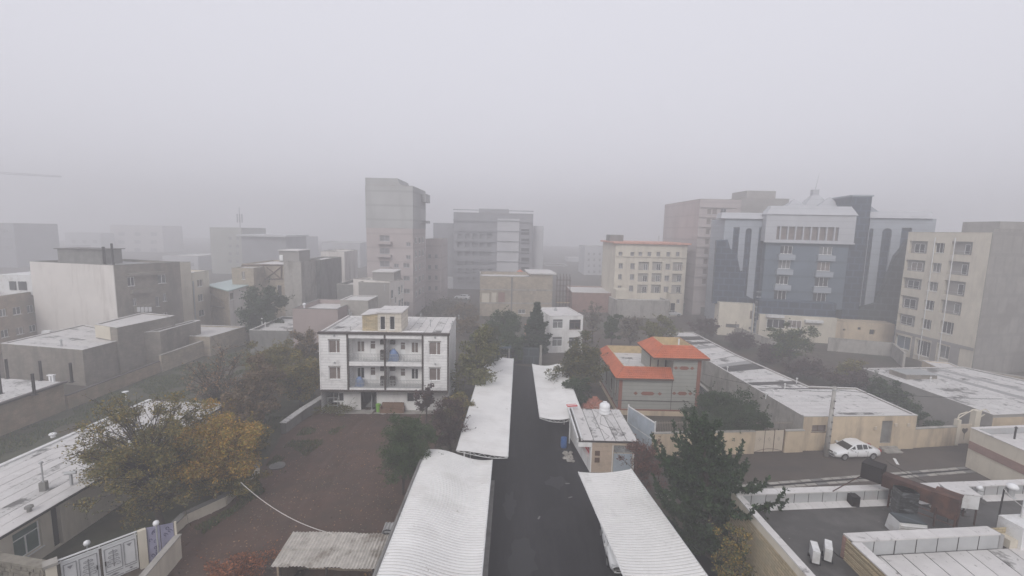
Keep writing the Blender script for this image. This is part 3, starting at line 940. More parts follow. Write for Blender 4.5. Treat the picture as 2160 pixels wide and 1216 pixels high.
# ================================================================== CARPORTS (pressed sheet roofs on posts)
def carport2(label, x0, x1, y0, y1, prof, px_, gut_side=None, ribs=.215, m='sheet_white'):
    tx0 = x0 if isinstance(x0, tuple) else (x0, x0)
    tx1 = x1 if isinstance(x1, tuple) else (x1, x1)
    t = thing('carport', label, 'carport', ((tx0[0] + tx1[0]) / 2, (y0 + y1) / 2, 0), 'carports along the driveway')
    nx = 18
    mb = MB()
    n = int((y1 - y0) / ribs)
    st = (y1 - y0) / n
    ys = []
    for i in range(n):
        a = y0 + st * i
        ys += [(a, 0), (a + st * .06, .02), (a + st * .64, .02), (a + st * .70, 0), (a + st * .72, -.11), (a + st * .98, -.11)]
    ys.append((y1, 0))
    X = lambda yy, tt: (lambda f: (tx0[0] + (tx0[1] - tx0[0]) * f) * (1 - tt) + (tx1[0] + (tx1[1] - tx1[0]) * f) * tt)((yy - y0) / (y1 - y0))
    for (yy, dz) in ys:
        for k in range(nx + 1):
            mb.v.append((X(yy, k / nx), yy, prof(k / nx) + dz))
    for i in range(len(ys) - 1):
        for k in range(nx):
            a = i * (nx + 1) + k
            mb.f.append((a, a + 1, a + nx + 2, a + nx + 1))
    obj('roof_sheet', mb, M[m], t)
    # bent frames under the sheet, posts on the back line
    nf = max(2, round((y1 - y0) / 4.5))
    for i in range(nf + 1):
        yy = y0 + .12 + (y1 - y0 - .24) * i / nf
        top = [(X(yy, k / 10), yy, prof(k / 10) - .07) for k in range(11)]
        bot = [(X(yy, k / 10), yy, prof(k / 10) - .07 - .26 * math.sin(math.pi * (.12 + .76 * k / 10))) for k in range(11)]
        fr = MB().tube(top, .035, .035, 4).tube(bot, .03, .03, 4)
        for k in range(10):
            fr.tube([top[k], bot[k + 1]] if k % 2 else [bot[k], top[k + 1]], .018, .018, 4)
        obj('frame_truss', fr, M['metal_white'], t)
        for pxx in px_:
            xx = X(yy, pxx)
            obj('post', MB().tube([(xx, yy, 0), (xx, yy, prof(pxx) - .16)], .06, .06, 8), M['metal_white'], t)
    for tt in (0, 1):
        e = MB().tube([(X(y0, tt), y0, prof(tt) - .01), (X(y1, tt), y1, prof(tt) - .01)], .045, .045, 6)
        obj('edge_rail', e, M['metal_white'], t)
    if gut_side is not None:
        sgn = -1 if gut_side == 0 else 1
        g = MB().tube([(X(y0, gut_side) + sgn * .14, y0, prof(gut_side) - .02), (X(y1, gut_side) + sgn * .14, y1, prof(gut_side) - .02)], .10, .10, 8)
        obj('gutter_pipe', g, M['concrete_dark'], t)
    return t

scurve_l = lambda t: 2.42 + .72 * (.5 + .5 * math.cos(math.pi * min(1, t * 1.05))) + .09 * math.sin(2 * math.pi * t)
carport2('white ribbed carport roof on the left of the driveway beside the bare lot', -6.25, -1.22, 12.5, 33.05, scurve_l, (.12,), 0)
carport2('long white ribbed carport roof on the left of the driveway beside the apartment house', (-4.0, -3.5), (-.03, .42), 33.2, 60.2,
         lambda t: 2.62 + .42 * (.5 + .5 * math.cos(math.pi * t)), (.15,), None)
carport2('curved white carport roof on the right of the driveway beyond the gatehouse', 2.88, 7.0, 40.9, 58.0,
         lambda t: 2.60 - .22 * math.sin(math.pi * min(1, t * 1.3)) + .35 * max(0, t - .6), (.7,), None)
carport2('white ribbed carport roof on the right of the driveway with a white car beneath', (6.75, 5.14), (11.1, 8.95), 13.0, 31.2,
         lambda t: 2.62 - .10 * math.sin(math.pi * t) + .32 * t * t, (.75,), None, m='sheet_stained')

# ================================================================== GATEHOUSE
ghx0, ghx1, ghy0, ghy1, ghz = 5.9, 10.5, 35.85, 42.4, 2.75
gt = thing('gatehouse', 'small gatehouse with felt strip roof, white side wall and stone clad front', 'gatehouse', (8.2, 39, 0))
fpg = [(6.85, ghy0), (ghx1, ghy0), (ghx1, ghy1), (5.95, ghy1)]
E0, E3 = Fr(fpg[0], fpg[1]), Fr(fpg[3], fpg[0])
kiosk = (E3.L - 2.6, E3.L - .35, .95, 2.05)
doorq = (E0.px(1291, 990)[0], E0.px(1333.6, 990)[0], .05, 2.45)
mb = MB()
wall_mesh(mb, E0, E0.L, -.2, ghz - .05, [doorq], .12)
for i in (1, 2):
    F = Fr(fpg[i], fpg[(i + 1) % 4]); wall_mesh(mb, F, F.L, -.2, ghz - .05, [], .1)
wall_mesh(mb, E3, E3.L, -.2, ghz - .05, [kiosk], .35)
obj('wall', mb, M['white_plaster'], gt)
obj('kiosk_recess', MB().fb(E3, kiosk[0] - .2, kiosk[1] + .2, kiosk[2] - .2, kiosk[3] + .2, -.41, -.35), M['white_plaster'], gt)
sg = one('sign_board', 'red sign board with white lettering in the recess of the gatehouse wall', 'sign',
         MB().fb(E3, kiosk[0] + .15, kiosk[0] + 2.1, .97, 2.03, -.34, -.30), M['sign_red'], (*E3.at(kiosk[0] + 1, -.32), 1.0))
r5 = random.Random(5)
for row in range(3):                       # lines of white script-like strokes
    zz = 1.76 - row * .28
    u = kiosk[0] + .35
    while u < kiosk[0] + 1.9:
        w_ = r5.uniform(.05, .16)
        s_ = MB().fb(E3, u, u + w_, zz, zz + .05, -.299, -.292)
        s_.fb(E3, u + w_ * .2, u + w_ * .2 + .03, zz + .051, zz + r5.uniform(.08, .13), -.299, -.292)
        obj('letter', s_, M['sign_white'], sg)
        u += w_ + r5.uniform(.03, .07)
# front: stone slabs row by row
u1 = doorq[0] - .06
for r in range(7):
    za, zb = .02 + r * .385, .02 + (r + 1) * .385 - .018
    cuts = [.10, .10 + (u1 - .10) * (.45 if r % 2 else .7), u1]
    for k in range(2):
        obj('stone_slab', MB().fb(E0, cuts[k] + .006, cuts[k + 1] - .006, za, min(zb, ghz - .07), .004, .03 + rnd.uniform(0, .008)), M['stone_slab'], gt)
obj('stone_slab', MB().fb(E0, doorq[0] - .05, E0.L, doorq[3] + .02, ghz - .07, .004, .035), M['stone_slab'], gt)
obj('letter_box', MB().fb(E0, .35, .75, 1.55, 1.95, .045, .12), M['frame_brown'], gt)
obj('letter_box', MB().fb(E0, .35, .75, .95, 1.35, .045, .12), M['frame_brown'], gt)
dr = obj('door', MB().fb(E0, doorq[0] + .04, doorq[1] - .04, .06, 1.72, -.10, -.05), M['gate_blue'], gt)
for k in range(7):
    u = doorq[0] + .1 + (doorq[1] - doorq[0] - .2) * k / 6
    obj('door_rib', MB().fb(E0, u - .02, u + .02, .12, 1.66, -.05, -.02), M['gate_blue'], dr)
lt = MB()
for k in range(12):
    z = 1.78 + k * .055
    lt.fb(E0, doorq[0] + .06, doorq[1] - .06, z, z + .022, -.09, -.06)
uc, zc = (doorq[0] + doorq[1]) / 2, 2.10
for k in range(-2, 3):
    for s_ in (-1, 1):
        a, b = (uc + k * .1 - .22, zc - .22 * s_), (uc + k * .1 + .22, zc + .22 * s_)
        lt.tube([(*E0.at(a[0], -.05), a[1]), (*E0.at(b[0], -.05), b[1])], .012, .012, 4)
obj('lattice', lt, M['metal_grey'], dr)
obj('door_frame', MB().fb(E0, doorq[0], doorq[0] + .05, .05, 2.45, -.11, .05).fb(E0, doorq[1] - .05, doorq[1], .05, 2.45, -.11, .05)
    .fb(E0, doorq[0], doorq[1], 2.452, 2.50, -.11, .05).fb(E0, doorq[0] + .051, doorq[1] - .051, 1.72, 1.77, -.11, -.02), M['gate_cream'], gt)
# roof: felt strips, rim and left trough
obj('fascia', MB().hexa([(ghx0 - .12, ghy0 - .13, ghz - .45), (6.845, ghy0 - .13, ghz - .45), (5.945, ghy1, ghz - .45), (ghx0 - .12, ghy1, ghz - .45), (ghx0 - .12, ghy0 - .13, ghz - .052), (6.845, ghy0 - .13, ghz - .052), (5.945, ghy1, ghz - .052), (ghx0 - .12, ghy1, ghz - .052)]), M['white_plaster'], gt)
obj('roof_deck', MB().box(ghx0 - .1, ghx1 + .25, ghy0 - .12, ghy1 + .1, ghz - .048, ghz + .10), M['seam'], gt)
strips(gt, [(ghx0 + .25, ghy0 - .10, ghz + .102), (ghx1 + .23, ghy0 - .10, ghz + .102), (ghx1 + .23, ghy1 + .08, ghz + .102), (ghx0 + .25, ghy1 + .08, ghz + .102)],
       5, .0, 'membrane', seed=8, gap=.05, mats=['membrane', 'membrane', 'membrane_worn'])
obj('trough', MB().box(ghx0 - .25, ghx0 - .12, ghy0 - .2, ghy1 + .2, ghz - .05, ghz + .34).box(ghx0 + .08, ghx0 + .2, ghy0 - .2, ghy1 + .2, ghz + .103, ghz + .34), M['metal_white'], gt)
r6 = random.Random(6)
for k in range(3):                          # loose cables on the roof
    pts = [(8.0 + k * .6 + r6.uniform(-.3, .3) + .35 * math.sin(j * .9 + k), ghy1 - .3 - j * .62, ghz + .15) for j in range(11)]
    obj('roof_cable', MB().tube(pts, .010, .010, 4), M['wire_black'], gt)
tk = thing('water_tank', 'white upright plastic water tank on the roof of the small gatehouse', 'tank', (9.05, 41.4, ghz + .13))
c = (9.05, 41.4, ghz + .13)
obj('body', MB().lathe(c, [(.46, 0), (.50, .05), (.50, .25), (.47, .28), (.50, .31), (.50, .55), (.47, .58), (.50, .61), (.50, .85), (.40, 1.0), (.20, 1.08)], 20), M['paint_white'], tk, True)
obj('cap', MB().lathe((c[0], c[1], c[2] + 1.08), [(.2, 0), (.2, .09), (.05, .11)], 14), M['paint_white'], tk)
obj('outlet_pipe', MB().tube([(9.5, 41.2, ghz + .3), (9.95, 41.0, ghz + .3), (10.0, 40.9, ghz + .9)], .035, .035, 6), M['metal_white'], tk)
bs = one('traffic_board', 'small red and white board lying at the back corner of the gatehouse roof', 'board',
         MB().obox((6.1, 42.6), .2, 1.0, .5, ghz + .36, ghz + .42), M['sign_red'], (6.1, 42.6, ghz + .36))
obj('stripe', MB().obox((6.1, 42.6), .2, .9, .16, ghz + .421, ghz + .43), M['sign_white'], bs)
bb = thing('barrel', 'blue plastic barrel standing beside the gatehouse under the carport roof', 'barrel', (5.15, 40.2, 0))
obj('body', MB().lathe((5.15, 40.2, .012), [(.27, 0), (.30, .1), (.29, .3), (.31, .45), (.29, .6), (.30, .8), (.27, .9)], 14), M['blue_plastic'], bb, True)
obj('lid', MB().lathe((5.15, 40.2, .914), [(.28, 0), (.28, .04)], 14), M['blue_plastic'], bb)
one('rubble_pile', 'pale heap of rubble against the foot of the gatehouse side wall', 'rubble',
    (lambda m_: [m_.lathe((5.35 + r6.uniform(-.35, .35), 38.4 + r6.uniform(-.9, .9), 0), [(r6.uniform(.1, .22), 0), (r6.uniform(.12, .2), .1), (.04, r6.uniform(.15, .25))], 6) for _ in range(26)] and m_)(MB()), M['concrete'], (5.35, 38.4, 0))

# ================================================================== RED TILE ROOF HOUSE
RX0, RX1, RY0, RY1 = 11.95, 20.75, 48.1, 58.6
rm = 17.75                                   # seam between main part and stair tower
ze, zt = 4.35, 6.75
rh = thing('villa', 'grey clad villa with red tile skirt roof and red diamond ornaments', 'house', (16, 53, 0))
fpr = [(RX0, RY0), (RX1, RY0), (RX1, RY1), (RX0, RY1)]
R0, R3 = Fr(fpr[0], fpr[1]), Fr(fpr[3], fpr[0])
lw = [(R3.L - 1.6, R3.L - 1.0, 1.9, 3.7), (R3.L - 4.2, R3.L - 3.2, 1.5, 3.0), (R3.L - 7.0, R3.L - 6.0, 1.5, 3.0), (R3.L - 2.9, R3.L - 2.5, .9, 1.6)]
mb = MB()
wall_mesh(mb, R0, R0.L, .55, ze, [], .1)
for i in (1, 2):
    F = Fr(fpr[i], fpr[(i + 1) % 4]); wall_mesh(mb, F, F.L, .55, ze, [], .1)
wall_mesh(mb, R3, R3.L, .55, ze, lw, .15)
obj('wall', mb, M['grey_clad'], rh)
for q in lw:
    window(rh, R3, q, 'w1', .12, fm=M['frame_brown'])
obj('plinth', ring(fpr, -.2, .55, .3, .06), M['beige_wall'], rh)
obj('base_trim', ring(fpr, .552, .72, .1, .05), M['red_trim'], rh)
for u in (.18, R0.L - .18):
    obj('pilaster', MB().fb(R0, u - .19, u + .19, .721, (ze if u < 1 else zt) - .02, .003, .07), M['red_trim'], rh)
obj('joint_trim', MB().fb(R0, rm - RX0 - .025, rm - RX0 + .025, .721, ze - .02, .003, .035), M['dark_trim'], rh)
obj('conduit', MB().fb(R0, -.3, R0.L - 1.0, 1.66, 1.71, .03, .08), M['dark_trim'], rh)
def gem(cx_, z, w, h, kind):
    b = MB()
    if kind == 'd':
        pts = [(cx_ - w / 2, z), (cx_, z - h / 2), (cx_ + w / 2, z), (cx_, z + h / 2)]
    else:
        k = h * .6
        pts = [(cx_ - w / 2, z), (cx_ - w / 2 + k, z - h / 2), (cx_ + w / 2 - k, z - h / 2), (cx_ + w / 2, z), (cx_ + w / 2 - k, z + h / 2), (cx_ - w / 2 + k, z + h / 2)]
    n = len(pts)
    for w_ in (.004, .03):
        b.v += [(*R0.at(u, w_), zz) for u, zz in pts]
    b.f.append(tuple(range(n, 2 * n)))
    for i in range(n):
        j = (i + 1) % n
        b.f.append((i, j, n + j, n + i))
    obj('ornament', b, M['red_trim'], rh)
for (xs, y) in (((1340.5, 1366, 1391.7), 830.5), ((1422, 1439, 1456), 830.5), ((1425.7, 1443, 1460), 777)):
    z = R0.px(xs[1], y)[1]
    us = [R0.px(x, y)[0] for x in xs]
    gem(us[0], z, .48, .40, 'd')
    gem(us[1], z, 1.55 if us[1] < 4.5 else 1.12, .40, 'h')
    gem(us[2], z, .48, .40, 'd')
# upper tower walls
fpt = [(rm, RY0), (RX1, RY0), (RX1, RY0 + 5.6), (rm - 1.9, RY0 + 5.6), (rm - 1.9, RY0 + 2.2), (rm, RY0 + 2.2)]
mb = MB()
for i in range(6):
    F = Fr(fpt[i], fpt[(i + 1) % 6])
    wall_mesh(mb, F, F.L, ze + .002, zt, [], .1)
obj('stair_tower_wall', mb, M['grey_clad'], rh)
FT = Fr(fpt[4], fpt[5])
for k in range(2):
    obj('stair_tower_window', MB().fb(FT, .15 + k * .85, .85 + k * .85, ze + .5, zt - .25, .003, .05), M['cream'], rh)
for u in (.05, .93, 1.8):
    obj('post_trim', MB().fb(FT, u - .05, u + .05, ze + .3, zt, .051, .10), M['frame_brown'], rh)
# ribbed tile skirts: a sloping course on each side, rising inward
def skirt(root, outer, inner, zo, zi, sides, rib=.24, th=.10):
    """outer/inner: 4 corners (ccw, starting front left); the tiles of each side are one course with real ribs."""
    for s_ in sides:
        a, b = Vector((*outer[s_], zo)), Vector((*outer[(s_ + 1) % 4], zo))
        c, d = Vector((*inner[(s_ + 1) % 4], zi)), Vector((*inner[s_], zi))
        n = max(4, int((b - a).length / rib))
        mb = MB()
        rows = 6
        nrm = (b - a).cross(d - a).normalized()
        if nrm.z < 0:
            nrm = -nrm
        prof = [(0, 0), (.3, .035), (.55, .045), (.8, .03), (.93, 0)]
        for r in range(rows):
            for half in (0, 1):
                t = (r + half * .97) / rows
                lift = .030 * (1 - half)
                base = len(mb.v)
                cnt = 0
                for i in range(n):
                    for (f, hgt) in prof:
                        q = a.lerp(b, (i + f) / n).lerp(d.lerp(c, (i + f) / n), t)
                        q = q + nrm * (hgt + lift + .02)
                        mb.v.append(tuple(q)); cnt += 1
                q = b.lerp(c, t) + nrm * (lift + .02)
                mb.v.append(tuple(q)); cnt += 1
                if not (r == 0 and half == 0):
                    for i in range(cnt - 1):
                        mb.f.append((base - cnt + i, base - cnt + i + 1, base + i + 1, base + i))
        obj('tile_skirt', mb, M['tile_red'], root)
        f = MB().hexa([tuple(a - Vector((0, 0, .16))), tuple(b - Vector((0, 0, .16))), tuple(c - Vector((0, 0, .16))), tuple(d - Vector((0, 0, .16))), tuple(a), tuple(b), tuple(c), tuple(d)])
        obj('skirt_board', f, M['frame_brown'], root)
ov = .45
outm = [(RX0 - ov, RY0 - ov), (rm + .02, RY0 - ov), (rm + .02, RY1 + ov), (RX0 - ov, RY1 + ov)]
inm = [(RX0 + .62, RY0 + .75), (rm + .02, RY0 + .75), (rm + .02, RY1 - .62), (RX0 + .62, RY1 - .62)]
zi_m = ze + .95
skirt(rh, outm, inm, ze - .05, zi_m, (0, 2, 3))
for (u0, u1, v0, v1) in ((inm[0][0], inm[1][0], RY0 + .752, RY0 + .82), (inm[0][0], inm[1][0], RY1 - .69, RY1 - .622), (inm[0][0] + .002, inm[0][0] + .07, RY0 + .822, RY1 - .692)):
    obj('parapet_boarding', MB().box(u0, u1, v0, v1, ze - .1, zi_m + .02), M['wood_yellow'], rh)
nb = 22
for k in range(nb):
    x = inm[0][0] + .1 + (rm - inm[0][0] - .2) * k / (nb - 1)
    obj('board', MB().box(x - .05, x + .05, RY1 - .715, RY1 - .692, ze + .06, zi_m), M['wood_yellow'], rh)
obj('roof_deck', MB().box(RX0 + .2, rm, RY0 + .3, RY1 - .3, ze - .25, ze + .02), M['seam'], rh)
strips(rh, [(RX0 + .7, RY0 + .85, ze + .021), (rm - .02, RY0 + .85, ze + .021), (rm - .02, RY1 - .72, ze + .021), (RX0 + .7, RY1 - .72, ze + .021)], 9, 0, 'membrane', seed=11, along=False, mats=['membrane', 'membrane_worn'])
ot = [(rm - 2.35, RY0 - ov - .1), (RX1 + ov + .25, RY0 - ov - .1), (RX1 + ov + .25, RY0 + 6.1), (rm - 2.35, RY0 + 6.1)]
it = [(rm - .9, RY0 + 1.0), (RX1 - .75, RY0 + 1.0), (RX1 - .75, RY0 + 4.8), (rm - .9, RY0 + 4.8)]
skirt(rh, ot, it, zt - .08, zt + 1.0, (0, 1, 2, 3))
for k in range(4):
    a, b = it[k], it[(k + 1) % 4]
    F = Fr(a, b)
    obj('parapet_boarding', MB().fb(F, .0 + .07 * (k % 2), F.L - .07 * (k % 2), zt - .1, zt + 1.02, -.07, -.002), M['wood_yellow'], rh)
    if k == 2:
        for j in range(10):
            u = .1 + (F.L - .2) * j / 9
            obj('board', MB().fb(F, u - .05, u + .05, zt + .03, zt + .98, -.095, -.071), M['wood_yellow'], rh)
obj('tower_deck', MB().box(it[0][0] + .05, it[1][0] - .05, it[0][1] + .05, it[2][1] - .05, zt - .2, zt + .02), M['membrane'], rh)
obj('flue', MB().tube([(RX1 - 1.6, RY0 + 2.6, zt + .02), (RX1 - 1.6, RY0 + 2.6, zt + 1.35)], .09, .09, 8), M['paint_white'], rh)
obj('vent_pipe', MB().lathe((13.9, 52.5, ze + .05), [(.08, 0), (.08, .5), (.18, .5), (.16, .62), (.05, .7)], 8), M['metal_white'], rh)
# orange rubble between villa and carport, pale tin roof on it
rb = MB()
for _ in range(170):
    x, y = 9.5 + r6.gauss(0, .72), 48.6 + r6.gauss(0, .9)
    hgt = max(.08, 1.9 - .75 * abs(x - 9.5) - .5 * abs(y - 48.6)) * r6.uniform(.75, 1)
    rb.obox((x, y), r6.uniform(0, 3), r6.uniform(.2, .5), r6.uniform(.15, .4), 0, hgt)
one('brick_rubble', 'heap of orange broken brick beside the villa and the carport', 'rubble', rb, M['terracotta'], (9.5, 48.6, 0))

# ================================================================== YARD OF THE VILLA: white gate frame, cream wall, bar fence
Fg = Fr((11.7, 42.9), (13.15, 39.0))
gw = thing('yard_gate', 'tall pale blue sheet gate standing open between gatehouse and cream wall', 'gate', (*Fg.at(Fg.L / 2), 0))
for k in range(4):
    u0, u1 = .08 + k * (Fg.L - .1) / 4, .08 + (k + 1) * (Fg.L - .1) / 4 - .04
    obj('sheet_panel', MB().fb(Fg, u0, u1, .15, 3.0, -.03, .03), M['gate_blue'], gw)
obj('gate_frame', MB().fb(Fg, -.02, .06, 0, 3.25, -.06, .06).fb(Fg, Fg.L - .05, Fg.L + .03, 0, 3.25, -.06, .06).fb(Fg, .061, Fg.L - .051, 3.02, 3.1, -.06, .06).fb(Fg, .061, Fg.L - .051, 1.4, 1.46, .031, .06), M['metal_white'], gw)

def wallrun(name, label, pts, h, t, m, cope='concrete', cat='wall', group=None, sub=True, posts=False):
    c = pts[len(pts) // 2]
    th = thing(name, label, cat, (c[0], c[1], 0), group)
    for i in range(len(pts) - 1):
        F = Fr(pts[i], pts[i + 1])
        obj('wall_panel', MB().fb(F, 0, F.L - .002, -.3, h, -t / 2, t / 2), M[m], th)
        if cope:
            obj('coping', MB().fb(F, -.03, F.L - .004, h + .002, h + .07, -t / 2 - .05, t / 2 + .05), M[cope], th)
    return th
cwl = wallrun('street_wall', 'stained cream yard wall along the street between the pine and the sheet gate', [(12.95, 38.9), (22.6, 39.85)], 2.15, .25, 'beige_wall')
wallrun('street_wall', 'short cream yard wall in front of the long felt roofed house with the utility pole before it', [(25.6, 40.2), (27.45, 40.4)], 2.1, .25, 'beige_wall')
# cream double gate with small ornaments
Fc = Fr((22.65, 39.9), (25.55, 40.2))
cg = thing('cream_gate', 'cream sheet metal yard gate in three panels with small flower ornaments', 'gate', (*Fc.at(1.4), 0))
for k in range(3):
    u0, u1 = .06 + k * (Fc.L - .1) / 3, .06 + (k + 1) * (Fc.L - .1) / 3 - .05
    o = obj('gate_panel', MB().fb(Fc, u0, u1, .12, 2.15, -.03, .03), M['gate_cream'], cg)
    mz = MB()
    for j in range(4):
        a = j * math.pi / 2
        mz.fb(Fc, (u0 + u1) / 2 + .09 * math.cos(a) - .035, (u0 + u1) / 2 + .09 * math.cos(a) + .035, 1.35 + .12 * math.sin(a) - .05, 1.35 + .12 * math.sin(a) + .05, .031, .045)
    obj('ornament', mz, M['fence_metal'], o)
for k in range(4):
    u = .02 + k * (Fc.L - .06) / 3
    obj('stile', MB().fb(Fc, u - .025, u + .02, 0, 2.25, -.05, .05), M['steel_brown'], cg)
pts = [(*Fc.at(.06 + (Fc.L - .12) * k / 10, .06), .14 + .28 * math.sin(math.pi * k / 10)) for k in range(11)]
obj('arch_bar', MB().tube(pts, .025, .025, 4), M['steel_brown'], cg)
# bar fence on the inner plinth behind the wall
def barfence(label, a, b, z0, h, sp=.16, tilt=0):
    F = Fr(a, b)
    t = thing('bar_fence', label, 'fence', (*F.at(F.L / 2), z0))
    n = int(F.L / sp)
    mb = MB()
    for i in range(n + 1):
        u = F.L * i / n
        p0, p1 = F.at(u), F.at(u, tilt)
        mb.tube([(*p0, z0), (*p1, z0 + h)], .014, .014, 4)
    o = obj('bars', mb, M['fence_metal'], t)
    o['kind'] = 'stuff'
    for zz in (.12, h * .86):
        pa, pb = F.at(0, tilt * zz / h), F.at(F.L, tilt * zz / h)
        obj('rail', MB().tube([(*pa, z0 + zz), (*pb, z0 + zz)], .022, .022, 4), M['fence_metal'], t)
    return t
barfence('rusty upright bar fence standing behind the cream wall near the villa', (12.6, 41.0), (21.5, 41.6), .9, 1.5)
barfence('leaning bar fence beside the end of the long felt roofed house', (23.2, 41.9), (27.3, 42.2), 1.0, 1.3, .16, .25)
wallrun('fence_plinth', 'low concrete plinth under the rusty bar fence near the villa', [(12.5, 41.0), (21.6, 41.6)], .85, .3, 'concrete_dark', None)

# ================================================================== LONG FELT ROOFED HOUSE ON THE STREET
HZ = 3.35
ha, hb = P(1695, 880, HZ), P(1934, 878, HZ)
hc, hd = P(1810, 822, HZ), P(1487, 760, HZ)
he = P(1560, 705, HZ)
# footprint: front part to 48.5 m, rear strip narrowing behind the trees
xL = 27.2
fph = [(27.45, 40.6), (38.8, 41.5), (38.6, 49.0), (33.4, 49.2), (31.6, 62.0), (31.0, 76.0), (26.4, 76.0), (26.2, 59.0)]
lh = Bld('courtyard_house', 'long low house with worn white felt roof beside the street and utility pole', fph, HZ, 'concrete', roof='seam', par=0.12, par_t=.12, cat='house', cope='membrane',
         wins=[(0, (1712, 897, 1742, 911), 'w2', {'fm': 'frame_brown'}), (0, (1858, 888, 1880, 935), 'hole', {'mat': 'concrete_dark', 'name': 'doorway'})])
zq = HZ - .12
def roofstrips(b, quad, n, seed, along=True, mats=('membrane', 'membrane', 'membrane_worn')):
    strips(b.root, [(q[0], q[1], q[2] if len(q) > 2 else zq) for q in quad], n, .004, 'membrane', seed=seed, along=along, mats=list(mats))
roofstrips(lh, [(27.55, 40.75), (38.65, 41.6), (38.45, 48.85), (27.15, 48.4)], 8, 21, False)
roofstrips(lh, [(26.95, 48.45), (33.3, 48.95), (31.5, 61.9), (26.4, 59.0)], 11, 22, False, ('membrane_worn', 'membrane_worn', 'membrane', 'membrane_grey', 'roof_dark'))
roofstrips(lh, [(26.4, 59.05), (31.45, 62.0), (30.9, 75.8), (26.5, 75.8)], 12, 23, False, ('membrane_worn', 'membrane_grey', 'membrane', 'roof_dark'))
for (x, y) in ((1630, 838), (1615, 842), (1655, 822), (1680, 810), (1534, 785)):
    q = P(x, y, zq)
    obj('vent_pipe', MB().lathe((q.x, q.y, zq), [(.05, 0), (.05, .55), (.11, .56), (.10, .68), (.03, .72)], 8), M['metal_white'], lh.root)
F = lh.E[0]
fm_ = MB(); wall_mesh(fm_, Fr(F.at(0, .03), F.at(F.L, .03)), F.L, 0, HZ - .03, [F.rect(1712, 897, 1742, 911), F.rect(1858, 888, 1880, 935)], .04)
obj('front_render', fm_, M['beige_wall'], lh.root)
for (x, y) in ((1888, 896), (1915, 896), (1845, 903)):
    u, z = F.px(x, y)
    obj('vent_box', MB().fb(F, u - .14, u + .14, z - .16, z + .16, .004, .12), M['gate_cream'], lh.root)
for k in range(3):
    mb = MB().fb(F, F.px(1858, 930)[0] - .1, F.px(1884, 930)[0] + .3, 0, .36 - k * .12, .002 + k * .28, .28 + k * .28)
    obj('door_step', mb, M['concrete'], lh.root)
# street side yard walls right of that house
wallrun('street_wall', 'pale cream yard wall between the felt roofed house and the scroll gate', [(38.85, 41.75), (43.6, 42.5)], 1.9, .28, 'beige_wall')
# lean-to strip wall along the left side of the long house (yard wall)
wallrun('yard_wall', 'old plastered yard wall running beside the long felt roofed house toward the villa', [(22.6, 40.4), (22.75, 58.0)], 2.2, .25, 'concrete_dark')
# gate arch with scroll tracery
Fs = Fr((43.7, 42.6), (47.6, 43.0))
sgate = thing('arched_gate', 'cream yard gate with tall arched surround and dark heart shaped ornament', 'gate', (*Fs.at(2), 0))
obj('pillar', MB().fb(Fs, 0, .35, 0, 2.6, -.2, .2), M['cream'], sgate)
obj('pillar', MB().fb(Fs, 1.75, 2.35, 0, 3.5, -.25, .25), M['cream'], sgate)
obj('leaf', MB().fb(Fs, .36, 1.74, .1, 2.1, -.04, .04), M['gate_cream'], sgate)
hp = [(1.05 + .33 * math.sin(t) ** 3, 1.45 + .30 * (math.cos(t) - .38 * math.cos(2 * t) - .15 * math.cos(3 * t))) for t in [2 * math.pi * k / 18 for k in range(18)]]
mb = MB(); mb.poly([(*Fs.at(u, .05), z) for u, z in hp])
mb.poly([(*Fs.at(1.0, .051), 1.2), (*Fs.at(1.1, .051), 1.2), (*Fs.at(1.06, .051), .5), (*Fs.at(1.04, .051), .5)])
obj('ornament', mb, M['dark_trim'], sgate)
for (ua, za, ub, zb) in ((0.1, 2.65, 1.0, 3.2), (1.0, 3.2, 1.8, 3.6), (2.3, 3.3, 3.0, 3.6), (3.0, 3.6, 3.9, 3.0), (3.88, 3.0, 3.88, .2), (.1, 2.65, .25, 3.1), (.25, 3.1, 1.1, 3.35), (2.3, 2.6, 3.1, 3.1), (3.1, 3.1, 3.9, 2.8)):
    obj('tracery', MB().tube([(*Fs.at(ua), za), (*Fs.at(ub), zb)], .05, .05, 5), M['cream'], sgate)

# ================================================================== SECOND LOW FELT ROOFED HOUSE
F2 = [(46.75, 42.2), (66, 44.8), (60, 58.6), (45.5, 56.9)]
l2 = Bld('courtyard_house', 'low brick house with grey felt roof and a lantern light, right of the dark hedge', F2, 3.3, 'grey_stone', roof='seam', par=0.10, par_t=.12, cat='house', cope='membrane')
zq = 3.2
roofstrips(l2, [(46.85, 42.35), (65.7, 44.95), (59.8, 58.4), (45.7, 56.75)], 15, 31, True, ('membrane_worn', 'membrane_worn', 'membrane', 'membrane_grey'))
c = P(1925, 793, 3.3)
lan = obj('roof_lantern', MB().obox((c.x, c.y), .12, 4.2, 2.2, 3.2, 3.75), M['brick_brown'], l2.root)
for k in range(7):
    obj('lantern_pane', MB().obox((c.x - 1.7 + k * .57, c.y), .12, .5, 2.3, 3.752, 3.80), M['metal_grey'], lan)
for (x, y) in ((1962, 808), (1996, 820)):
    q = P(x, y, 3.2)
    obj('vent_pipe', MB().lathe((q.x, q.y, 3.2), [(.06, 0), (.06, .6), (.13, .61), (.03, .75)], 8), M['metal_white'], l2.root)
obj('front_wall', MB().fb(l2.E[0], .05, l2.E[0].L - .05, 0, 3.0, .003, .05), M['beige_wall'], l2.root)
